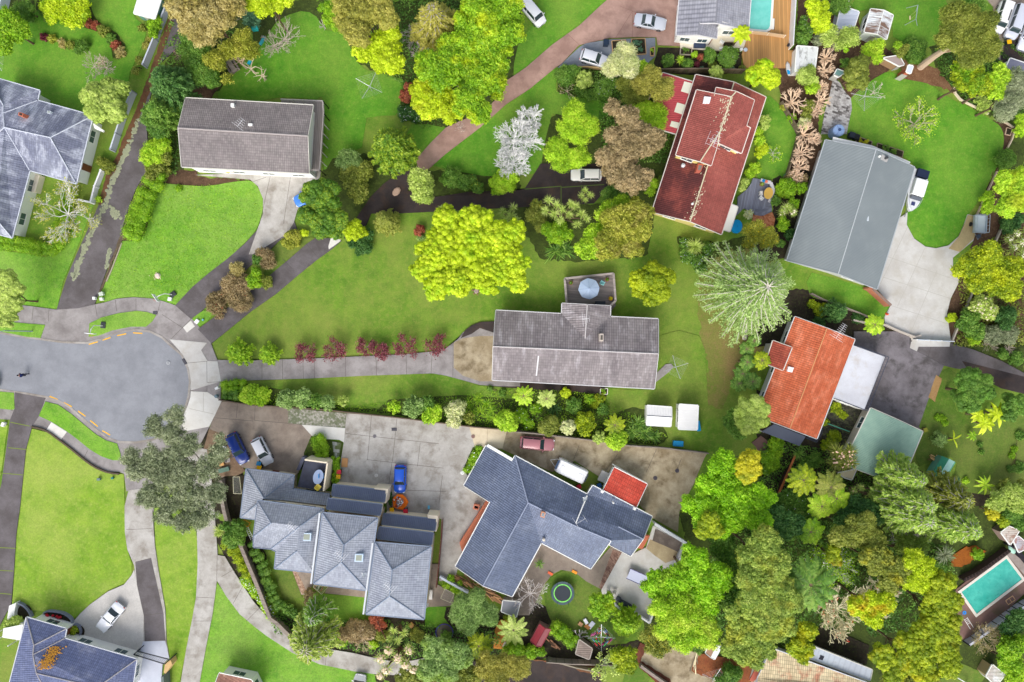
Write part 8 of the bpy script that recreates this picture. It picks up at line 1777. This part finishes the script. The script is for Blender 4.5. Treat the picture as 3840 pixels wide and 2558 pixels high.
# trampoline, street furniture
t=mk('trampoline','round trampoline with lime green ring on the small lawn','trampoline',('c4',490,750),0);b=MB();b.lathe((0,0,.85),[(1.15,0),(1.15,.03)],32);b.B('mat',K((52,58,66),.7),t)
for nm_,r0,r1,c_ in(('ring',1.16,1.3,(130,220,100)),('pad',1.31,1.68,(70,88,96))):
    b=MB();[b.face([(r*math.cos(a),r*math.sin(a),.9)for r,a in((r0,2*PI*k/32),(r1,2*PI*k/32),(r1,2*PI*(k+1)/32),(r0,2*PI*(k+1)/32))])for k in range(32)];b.B(nm_,K(c_,.6),t)
for k in range(6):a=2*PI*k/6;b=MB();b.tube([(1.6*math.cos(a),1.6*math.sin(a),0),(1.6*math.cos(a),1.6*math.sin(a),2.2)],.03,5);b.B('pole',K((60,120,70),.5),t)
t=mk('street_lamp','grey street lamp arching over the kerb at the left edge','street lamp',('a2',290,1418),.1);b=MB();b.tube([(0,0,0),(0,0,5.6)],[.09,.06],8);b.B('pole',K((150,162,176),.5),t);b=MB();b.tube([(0,0,5.5),(-.3,-.1,6.0),(-.9,-.7,6.2),(-1.3,-1.3,6.15)],.045,6);b.B('arm',K((170,182,196),.5),t);b=MB();b.box((-1.45,-1.55,6.1),(.26,.62,.12),-.5);b.B('lamp_head',K((226,230,234),.4),t,bevel=.04)
def hoop(lab,at,ang,dark):
    t=mk('basketball_hoop',lab,'basketball hoop',at,.1,math.radians(ang),'basketball hoops facing the street');b=MB();b.tube([(0,0,0),(0,0,2.3),(.5,0,2.9),(1.1,0,3.0)],.06,6);b.B('post',white,t);b=MB();b.box((1.15,0,2.9),(.06,1.3,.85));bb=b.B('backboard',K((236,238,240),.4),t)
    b=MB();b.box((1.19,0,2.9),(.03,1.1,.65));b.B('panel',M_glass(dark,.15),bb);b=MB();[b.tube([(1.45+.22*math.cos(k*PI/6),.22*math.sin(k*PI/6),2.6),(1.45+.22*math.cos((k+1)*PI/6),.22*math.sin((k+1)*PI/6),2.6)],.015,4)for k in range(12)];b.B('rim',K((220,90,40),.5),t)
    b=MB();b.box((-.1,0,.12),(.9,.7,.24));b.B('base',K((60,64,66),.6),t,bevel=.06)
hoop('basketball hoop on the bright meadow corner by the footpath',('a2',1525,1095),215,(90,100,106));hoop('basketball hoop on the kerb side grass strip',('a2',915,1370),-96,(220,224,226))
for i,(lab,at,sz,rgb)in enumerate((('white double letterbox at the foot of the long dark driveway',('a2',845,1128),(.35,.4,.5),(240,240,240)),('white letterbox with a red flag beside the double letterbox',('a2',910,1135),(.4,.4,.5),(236,236,232)),('pale green utility box on the meadow corner',('a2',908,1090),(.6,.5,.5),(196,206,190)),('white letterbox at the clipped box hedge',('a3',1932,457),(.5,.3,.8),(238,238,238)),
    ('grey letterbox below the white one at the box hedge',('a3',1922,530),(.35,.4,.7),(120,140,150)),('white water meter box on the grass wedge between driveways',('a2',1742,1332),(.6,.5,.2),(240,240,240)),('pale blue small box beside the white meter box',('a2',1795,1318),(.25,.25,.2),(120,180,200)),('white letterbox by the left driveway',('a3',45,778),(.6,.4,.5),(236,236,232)),('round white disc topped box by the basketball hoop',('a2',1507,1135),(.5,.5,.35),(236,236,236)),
    ('small grey utility box on the big left lawn',('a3',882,1262),(.3,.45,.35),(110,130,130)),('small teal box on the big left lawn',('a3',1000,1252),(.3,.3,.3),(50,120,120)))):boxy('letterbox' if 'letterbox' in lab else 'utility_box',lab,'letterbox' if 'letterbox' in lab else 'utility box',at,.1,10*i,sz,rgb)
for lab,at,r,rgb in(('round manhole cover in the turning circle',('a3',1485,237),.28,(176,178,182)),('dark round manhole cover on the yard, right one of two',('c3',1505,1190),.3,(84,78,86)),('dark round manhole cover on the yard, left one of two',('c3',1312,1255),.3,(84,78,86)),('rusty round manhole cover at the cream paved strip',('b3',1940,887),.28,(150,120,110)),
    ('faint round manhole cover in the concrete yard',('b3',1070,886),.25,(130,126,130)),('white round cover on the stained concrete',('b3',1085,1232),.25,(220,216,210)),('white round cover by the corner of the blue house',('b3',1846,1208),.28,(244,244,242))):
    t=mk('manhole_cover',lab,'manhole cover',at,.2 if 'turning' not in lab else .19);b=MB();b.lathe((0,0,-.1),[(r,0),(r,.13),(r*.9,.14)],20);b.B('lid',K(rgb,.7,.1),t);b=MB();[b.box((0,(k-2)*r*.3,.045),(r*1.2,.03,.01))for k in range(5)];b.B('ribs',K(tuple(int(c*.8)for c in rgb),.7),t)
for lab,at,sz,a in(('dark rectangular drain grate in the concrete yard',('b3',1243,825),(.75,.45),0),('storm drain grate in the kerb of the turning circle',('a3',1628,225),(.9,.4),-60),('small brown drain grate at the footpath strip',('a2',1368,1255),(.6,.4),0)):
    t=mk('drain_grate',lab,'drain grate',at,.22,math.radians(a));b=MB();b.box((0,0,-.05),(sz[0],sz[1],.1));b.B('frame',K((70,68,76),.6),t);b=MB();[b.box((-sz[0]/2+sz[0]*(k+.5)/8,0,.01),(.03,sz[1]*.85,.03))for k in range(8)];b.B('bars',K((110,108,116),.6),t)
# rubbish bag, tank, misc
t=mk('rubbish_bag','big open orange rubbish bag full of scraps behind the blue hatchback','rubbish bag',('b3',1300,1458),.15);b=MB();nn=10;pr=[(.9,0),(1.1,.3),(1.12,.62),(.85,.72),(.7,.6)]
for r,z in pr:[b.v.append((r*(1+.1*math.sin(3*k+z*3))*math.cos(2*PI*k/nn),r*(1+.08*math.cos(2.3*k))*math.sin(2*PI*k/nn),z))for k in range(nn)]
for i in range(4):[b.f.append((i*nn+k,i*nn+(k+1)%nn,(i+1)*nn+(k+1)%nn,(i+1)*nn+k))or b.mi.append(0)for k in range(nn)]
b.f.append(tuple(range(4*nn,5*nn)));b.mi.append(0);b.B('bag',K((246,120,20),.5,.15),t)
b=MB();[b.box((R_.gauss(0,.3),R_.gauss(0,.3),.66+R_.random()*.1),(R_.uniform(.1,.35),R_.uniform(.08,.25),.06),R_.random()*3,R_.randrange(4),Matrix.Rotation(R_.gauss(0,.3),3,'X'))for k in range(60)];b.B('scraps',[K(c,.7)for c in((236,236,236),(150,130,120),(120,40,50),(150,170,180))],t)
t=mk('water_tank','pale blue round water tank at the corner of the grey metal roof','water tank',('d1',673,1180,1.6),0);b=MB();b.lathe((0,0,0),[(.85,0),(.85,1.6),(.75,1.75),(.2,1.85)],22);b.B('tank',K((140,166,206),.5,.05),t);b=MB();b.lathe((0,0,1.84),[(.22,0),(.22,.08),(.02,.1)],14);b.B('lid',K((60,80,120),.5),t);b=MB();[b.bar((.2*math.cos(a),.2*math.sin(a),1.86),(.8*math.cos(a),.8*math.sin(a),1.75),.05,.04)for a in(0,2.1,4.2)];b.B('ribs',K((110,136,180),.5),t)
def bed(lab,pts,tag,pal=None,n=0,fr=(206,166,120),h=.35):
    P=[PT(tag,x,y,h)for x,y in pts];t=thing('raised_bed',lab,'raised bed',tuple(centroid(P)));b=MB();[b.bar(P[i]-Vector((0,0,h/2)),P[(i+1)%4]-Vector((0,0,h/2)),.09+.003*(i%2),h+.003*(i%2))for i in range(4)];b.build('frame',K(fr,.8,.15),t);b=MB();b.prism(inset(P,.02),0,h*.8);b.build('soil',soil_d,t)
    if pal:nm=NM();q=[P[0].lerp(P[1],R_.uniform(.1,.9)).lerp(P[3].lerp(P[2],R_.uniform(.1,.9)),R_.uniform(.12,.88))for _ in range(n)];crown(nm,np.array([(p.x,p.y,h+.1,R_.uniform(.12,.24))for p in q]),.12,.7,.8,.7);nm.build('plants',M_leaf(*PAL[pal]),t)
bed('empty raised bed with dark soil by the reddish driveway',[(928,360),(1050,350),(1058,482),(940,496)],'c1');bed('raised bed with blue green vegetables right of the empty one',[(1103,345),(1222,338),(1232,474),(1110,484)],'c1','TEAL',12);bed('small cold frame bed below the reddish driveway',[(1268,425),(1305,415),(1300,492),(1270,490)],'c1','BGR',3)
bed('long raised bed with bright flowers behind the grey metal roof, left',[(880,1200),(1015,1250),(1000,1305),(870,1260)],'d1','GOLD',12,(150,130,110));bed('long raised bed with green seedlings behind the grey metal roof, right',[(1065,1262),(1292,1335),(1280,1390),(1055,1318)],'d1','GRN',18,(150,130,110));bed('white framed planter with seedlings below the grey tiled roof',[(828,468),(892,465),(890,515),(826,512)],'c3','BGR',4,(230,226,220));bed('timber framed trellis bed beside the pool house patio',[(248,850),(446,850),(440,965),(240,955)],'s','GRN',6,(190,176,160));bed('wooden planter with terracotta pot beside the banana palm',[(1005,740),(1200,745),(1120,880),(990,900)],'s',None,0,(150,130,112));bed('three sided small garden frame in the dark bed, right edge',[(2205,1125),(2250,1140),(2235,1195),(2190,1185)],'d1',None,0,(206,176,150),.2)
boxy('compost_bin','black lidded compost bin at the upper corner of the gravel pad','compost bin',('c1',872,395,),.1,0,(.75,.75,.9),(40,54,74),rough=.35);boxy('compost_bin','black compost bin behind the grey metal roof, left of pair','compost bin',('d1',815,1205),0,-15,(.75,.75,.8),(40,48,60));boxy('compost_bin','black compost bin behind the grey metal roof, right of pair','compost bin',('d1',858,1222),0,-15,(.7,.75,.8),(30,34,36))
boxy('storage_box','blue plastic storage box at the fence near the white sheds','box',('c3',1505,945),0,-3,(1.4,.75,.7),(20,126,176));boxy('tool_box','blue tarpaulin covered box behind the right white shed','box',('c3',1682,790),0,8,(.5,1.4,.7),(0,140,196));boxy('cardboard_box','flattened brown cardboard box at the edge of the concrete yard','box',('b3',808,1117),.12,-5,(.85,1.25,.1),(190,140,90));boxy('daybed','dark blue cushioned daybed on the pool house patio','daybed',('s',570,822),.14,-2,(1.65,.6,.45),(54,66,90))
chair('white chair on the cream pool house patio',('s',960,765),.14,60,(244,244,244));boxy('storage_box','white box on the lower edge of the pool house patio','box',('s',950,868),.14,0,(.5,.35,.35),(246,246,242));boxy('spa_step','dark small box on the timber pool deck by the white fence','box',('s',2140,808),.27,-30,(.3,.3,.4),(40,40,50));boxy('storage_box','white box with a round table beside the banana palm','box',('s',1310,885),.27,20,(.4,.35,.3),(246,246,246));table('small round glass table by the banana palm',('s',1372,905),.26,0,.28,.28,(196,206,220),.5)
t=mk('kayak','white kayak leaning by the corner of the timber pool deck','kayak',('s',2135,1220),.3,math.radians(-82));b=MB();b.tube([(-1.0,0,.2),(-.6,0,.2),(.2,0,.22),(.9,0,.2),(1.1,0,.2)],[.03,.28,.34,.2,.03],10);b.B('hull',K((206,206,206),.5),t);b=MB();b.box((.6,-.12,.45),(.6,.35,.1));b.B('seat_cover',K((0,150,220),.5),t)
t=mk('games_table','pale grey games table with purple edge on the white patio','table',('x',1040,1000),.12,math.radians(-24));b=MB();b.box((0,0,.76),(2.7,1.45,.06));b.B('tabletop',K((196,200,222),.4,.04),t);b=MB();[b.box((0,s_*.75,.77),(2.78,.07,.1))or b.box((s_*1.38,0,.77),(.07,1.42,.1))for s_ in(-1,1)];b.B('edge',K((84,76,130),.5),t)
for x in(-1.1,1.1):b=MB();b.box((x,0,.38),(.1,1.1,.74));b.B('leg',K((60,60,70),.5),t)
chair('grey framed chair on the white patio, left of pair',('c4',895,738),.12,100,(196,194,186));chair('grey framed chair on the white patio, right of pair',('c4',948,742),.12,70,(206,200,188))
t=mk('tyre','black tyre lying on the white patio','tyre',('c4',905,772),.12);b=MB();b.lathe((0,0,0),[(.22,0),(.36,.02),(.38,.1),(.36,.2),(.22,.22),(.2,.1)],18);b.B('rubber',K((34,36,40),.8),t)
t=mk('covered_barbecue','dark covered barbecue at the lower edge of the white patio','barbecue',('c4',1045,862),.12,math.radians(-28));b=MB();b.box((0,0,.45),(1.9,.85,.9));b.B('cover',K((54,60,72),.7,.1),t,bevel=.25);b=MB();b.box((-1.25,.25,.3),(.6,.6,.6));b.B('side_box',K((60,66,76),.7),t,bevel=.08)
for lab,at,z,a,sz,rgb in(('tan folding chair on the grass by the full washing line',('c4',650,1035),.04,-35,(.6,.5,.35),(196,150,110)),('white oval play table on the grass by the full washing line',('c4',697,1011),.04,-60,(.75,.45,.3),(236,236,244)),('orange brown play board by the full washing line',('c4',710,1062),.04,-40,(.8,.5,.15),(206,140,76)),('white sheet like board beside the full washing line',('c4',745,1048),.04,50,(1.1,.6,.12),(226,230,244))):boxy('play_furniture',lab,'play furniture',at,z,a,sz,rgb)
for lab,at,rgb in(('orange and white sandal shaped toy on the trampoline lawn edge',('c4',385,592),(236,110,70)),('long orange toy board on the trampoline lawn edge',('c4',598,580),(250,150,40))):boxy('toy',lab,'toy',at,.12,-30,(.75,.35,.12),rgb)
boxy('storage_box','turquoise toy crate hanging in the trees, upper','box',('b1',22,262),3.0,10,(.8,.6,.5),(50,190,190));boxy('storage_box','turquoise slide panel in the trees beside the leafless tree','box',('b1',85,365),1.2,60,(1.3,.35,.3),(60,160,176));boxy('toy','turquoise swing seat under the bare limbed tree','toy',('a1',2205,555),1.2,60,(.6,.4,.2),(30,170,200))
t=mk('picnic_bench','weathered wooden bench and table under the bare limbed tree','bench',('a1',2060,600),0,math.radians(-58));[MB().box((0,y,z),(1.9,w_,.06)).B(n_,f_grey,t)for n_,y,z,w_ in(('tabletop',0,.72,.7),('seat',-.65,.44,.26),('seat',.65,.44,.26))];[MB().box((x,0,.36),(.08,1.4,.7)).B('leg',f_grey,t)for x in(-.7,.7)]
t=mk('tree_stump','pale cut tree stump with wood chips on the bright meadow','tree stump',('a2',1395,928),.05);b=MB();b.lathe((0,0,0),[(.42,0),(.34,.2),(.3,.3),(.02,.31)],11);b.B('wood',M_bark((226,206,196)),t);b=MB();[b.box((R_.gauss(-.2,.35),R_.gauss(0,.3),.03),(.14,.07,.03),R_.random()*3)for _ in range(40)];b.B('chips',K((226,204,180),.9),t)
t=mk('tree_stump','stone ringed stump below the spectacular lime yellow tree','tree stump',('b2',1970,1062),.0);b=MB();b.lathe((0,0,0),[(.4,0),(.34,.28),(.3,.3),(.02,.28)],9);b.B('wood',M_bark((170,150,140)),t);b=MB();[b.box((.55*math.cos(k),.55*math.sin(k),.06),(.2,.16,.14),k)for k in range(7)];b.B('stones',K((150,110,96),.9,.3),t)
t=mk('boulder','flat tan boulder in the black driveway junction','boulder',('b2',1265,187),.1,.9);b=MB();b.lathe((0,0,0),[(.6,0),(.62,.2),(.45,.35),(.05,.38)],9,0,1.2,.8);b.B('stone',K((190,160,140),.9,.25),t)
t=mk('traffic_cone','orange traffic cone at the edge of the pale driveway','traffic cone',('d2',1143,1268),.12);b=MB();b.box((0,0,.03),(.42,.42,.05));b.B('base',K((226,70,20),.6),t);b=MB();b.lathe((0,0,.05),[(.15,0),(.03,.6)],12);b.B('cone',K((250,90,30),.6),t)
t=mk('pool_ladder','white pool ladder lying on the grass by the lower pool','ladder',('q',905,510),.1,math.radians(-58));b=MB();[b.bar((-.8,s_*.25,.1),(.9,s_*.25,.1),.06,.06)for s_ in(-1,1)];b.B('rails',white,t);b=MB();[b.bar((-.7+k*.25,-.25,.1),(-.7+k*.25,.25,.1),.05,.05)for k in range(4)];b.B('rungs',white,t)
t=mk('pool_net','blue pool net on a long pole by the lower pool','pool net',('q',835,330),.12);b=MB();b.lathe((0,0,0),[(.3,0),(.28,.08),(.02,.05)],8);b.B('net',K((10,140,230),.6),t);b=MB();b.tube([(0,0,.05),(-1.6,-1.4,.08)],.025,5);b.B('pole',K((110,140,190),.4),t)
t=mk('parasol','closed pale green parasol by the black fence, lower pool','parasol',('m',2030,740),.12,math.radians(-55));b=MB();b.lathe((0,0,.5),[(.02,.2),(.5,.05),(.52,0)],10,0,1.5,.8);b.B('canopy',K((170,214,196),.7),t);b=MB();b.tube([(0,0,0),(0,0,.7)],.03,5);b.B('pole',white,t)
t=mk('wooden_frame','two pane wooden frame leaning on the long dark fence','frame',('q',1660,110),1.5,math.radians(35));b=MB();[b.bar((-.6,s_*.35,0),(.6,s_*.35,0),.06,.05)for s_ in(-1,1)];[b.bar((x,-.35,.003),(x,.35,.003),.06,.05)for x in(-.6,0,.6)];b.B('frame',K((206,160,120),.8),t)
t=mk('ladder','white ladder lying in the strip left of the townhouses','ladder',('e',275,1430),.2,math.radians(-65));b=MB();[b.bar((-1.1,s_*.2,.1),(1.1,s_*.2,.1),.05,.05)for s_ in(-1,1)];b.B('rails',K((220,224,226),.4),t);b=MB();[b.bar((-1+k*.28,-.2,.1),(-1+k*.28,.2,.1),.04,.03)for k in range(8)];b.B('rungs',K((220,224,226),.4),t)
t=mk('frame_stand','orange metal stand beside the ladder left of the townhouses','stand',('e',225,1218),.1,math.radians(-30));b=MB();[b.bar((-.5,s_*.3,.5),(.5,s_*.3,.5),.05,.05)for s_ in(-1,1)];[b.bar((x,-.3,.503),(x,.3,.503),.05,.05)for x in(-.5,.5)];[b.bar((x,y,0),(x,y,.5),.04,.04,up=Vector((1,0,0)))for x in(-.45,.45)for y in(-.28,.28)];b.B('frame',K((226,140,20),.5),t)
t=mk('swing_frame','pale metal swing frame on the top right lawn','swing frame',('u',1860,50),0);b=MB();P_=[PT('d1',1312,72,0),PT('d1',1418,45,2.2),PT('d1',1400,100,0),PT('d1',1300,222,0),PT('d1',1400,170,2.2),PT('d1',1412,228,0)];[b.tube([P_[i],P_[j]],.045,5)for i,j in((0,1),(1,2),(1,4),(3,4),(4,5))];b.build('frame',K((196,206,216),.4,metal=.4),t)
b=MB();q=P_[1].lerp(P_[4],.5);[b.tube([q+Vector((0,s_*.25,0)),q+Vector((0,s_*.25,-1.7))],.012,3)for s_ in(-1,1)];b.box(q+Vector((0,0,-1.7)),(.2,.55,.05));b.build('swing',K((220,200,160),.6),t)
def woodpile(lab,path,n,spread,L,rgb=(196,150,110),z=.3):
    P=PL(path);t=thing('woodpile',lab,'woodpile',tuple(centroid(P)));n=min(n,60)
    for k in range(n):u=R_.random()*(len(P)-1);i=int(u);c=P[i].lerp(P[i+1],u-i)+Vector((R_.gauss(0,spread),R_.gauss(0,spread),.1+R_.random()*z));d=P[-1]-P[0];MB().box(c,(L*R_.uniform(.5,1.2),.14,.07),math.atan2(d.y,d.x)+R_.gauss(0,.2)).build('plank',K(tuple(int(min(255,q*f_))for q in rgb),.9,.2)if(f_:=R_.choice((.55,.75,1.0,1.15)))else None,t)
woodpile('long pile of weathered planks along the lower wall of the blue house','h 1950,560 2100,600 2350,760 b4 2080,760 2200,850',56,.32,2.2);woodpile('small pile of cut logs beside the greenhouse','d3 1530,1070 1590,1110',22,.2,.7,(214,170,116));woodpile('loose pale planks on the dark patio near the cream roof','n 1080,1050 1040,1300',10,.15,2.6,(214,196,160),.15);woodpile('heap of bark and timber behind the brown hut','c4 400,1190 450,1240',16,.25,1.2,(150,110,84))
boxy('crate','small brown timber box on the patio behind the rightmost townhouse','box',('h',1148,1372),.1,40,(.55,.65,.45),(196,150,90));boxy('bench','long white seat between the townhouse wall and washing line','bench',('h',1490,830),.1,88,(1.3,.45,.45),(232,228,222));boxy('fridge','white appliance with round dial by the navy wagon','appliance',('a3',1977,990),.1,-25,(.75,.8,.6),(238,238,240));boxy('cardboard_box','brown cardboard box by the navy wagon, upper','box',('a3',1975,1065),.1,0,(.45,.4,.3),(206,156,96));boxy('cardboard_box','brown cardboard box by the navy wagon, lower','box',('a3',1965,1130),.1,20,(.6,.45,.3),(210,160,100));chair('grey folding chair among the boxes by the navy wagon',('a3',2025,1090),.1,10,(170,162,158));boxy('bench','green metal bench by the gate of the leftmost townhouse','bench',('a3',1985,1178),.1,15,(1.5,.6,.45),(96,124,108))
boxy('appliance','white double glazed panel under the eave of the red garage','panel',('j',540,410),.12,-26,(1.4,1.5,.5),(206,202,196));boxy('storage_box','dark flat box at the entry of the rightmost townhouse','box',('f',1882,772),.12,-5,(.75,.45,.5),(64,60,56));boxy('toy','small sky blue toy on the concrete by the rightmost townhouse','toy',('f',1828,668),.12,0,(.28,.5,.12),(110,190,220))
t=mk('brick_firepit','small open brick barbecue pit left of the blue house','fire pit',('i',410,1215),.12,math.radians(-15));b=MB();[b.box((0,s_*.28,.4),(.85,.14,.8))for s_ in(-1,1)];[b.box((s_*.36,0,.402),(.14,.44,.8))for s_ in(-1,1)];b.B('brickwork',K((206,130,104),.9,.25),t);b=MB();b.box((0,0,.3),(.6,.42,.05));b.B('ash',K((40,34,32),.9),t)
t=mk('pool_table','round garden pool with a thin blue rim beside the rightmost townhouse','paddling pool',('h',1730,1500),0);b=MB();b.lathe((0,0,0),[(1.25,0),(1.25,.35),(1.18,.36),(1.15,.2),(.1,.2)],26);b.B('pool',K((106,100,86),.8,.2),t);b=MB();[b.tube([(1.23*math.cos(k*PI/13),1.23*math.sin(k*PI/13),.38),(1.23*math.cos((k+1)*PI/13),1.23*math.sin((k+1)*PI/13),.38)],.04,4)for k in range(26)];b.B('rim',K((60,60,180),.5),t)
t=mk('deck','orange stained timber deck under the pale tree fern, bottom','deck',('b4',2200,1120),0);b=MB();b.prism(PL('b4 2180,1000 2260,1000 2250,1080 2354,1090 2340,1260 2120,1250 2130,1090'),0,.3);b.build('floor',M_wood((206,140,60),(176,110,44),.2,.2),t);b=MB();b.prism(PL('c4 -20,1200 110,1210 95,1262 -40,1240',.4),.3,.42);b.build('trellis',K((236,226,214),.7),t)
boxy('compost_bin','round planter by the corner of the green shed','plant pot',('l',1705,615),0,20,(.55,.55,.6),(110,90,60),(150,150,50))
# ---------------------------------------------------------------- camera, sky, sun
cd=bpy.data.cameras.new('camera');cam=bpy.data.objects.new('camera',cd);COL.objects.link(cam)
cam.location=(0,0,HC);cam.rotation_euler=(0,0,0)
cd.sensor_width=36;cd.lens=36*HC/(3840/PXM);cd.clip_start=1;cd.clip_end=3000
SC.camera=cam
w=bpy.data.worlds.new('World');SC.world=w;w.use_nodes=True
nt=w.node_tree;bg=nt.nodes['Background'];sky=nt.nodes.new('ShaderNodeTexSky');sky.sky_type='NISHITA';sky.sun_disc=False
SUN_EL,SUN_AZ=math.radians(42),math.radians(197)
sky.sun_elevation=SUN_EL;sky.sun_rotation=SUN_AZ;sky.air_density=1.0;sky.dust_density=3.0;sky.ozone_density=.6
bw=nt.nodes.new('ShaderNodeRGBToBW');hs=nt.nodes.new('ShaderNodeMixRGB');hs.inputs[0].default_value=.62;nt.links.new(sky.outputs[0],bw.inputs[0]);nt.links.new(sky.outputs[0],hs.inputs[1]);nt.links.new(bw.outputs[0],hs.inputs[2]);nt.links.new(hs.outputs[0],bg.inputs[0]);bg.inputs[1].default_value=.15
sl=bpy.data.lights.new('sun','SUN');sl.energy=.85;sl.angle=math.radians(35);sl.color=(1,.97,.92)
so=bpy.data.objects.new('sun',sl);COL.objects.link(so)
sd=Vector((math.sin(SUN_AZ)*math.cos(SUN_EL),math.cos(SUN_AZ)*math.cos(SUN_EL),math.sin(SUN_EL)))
so.rotation_euler=sd.to_track_quat('Z','Y').to_euler();so.location=sd*150
SC.view_settings.view_transform='Standard';SC.view_settings.look='None';SC.view_settings.gamma=1;SC.view_settings.exposure=EXPO
SC.render.engine='CYCLES';SC.cycles.use_denoising=True;SC.cycles.max_bounces=8;SC.cycles.diffuse_bounces=5;SC.cycles.transparent_max_bounces=4
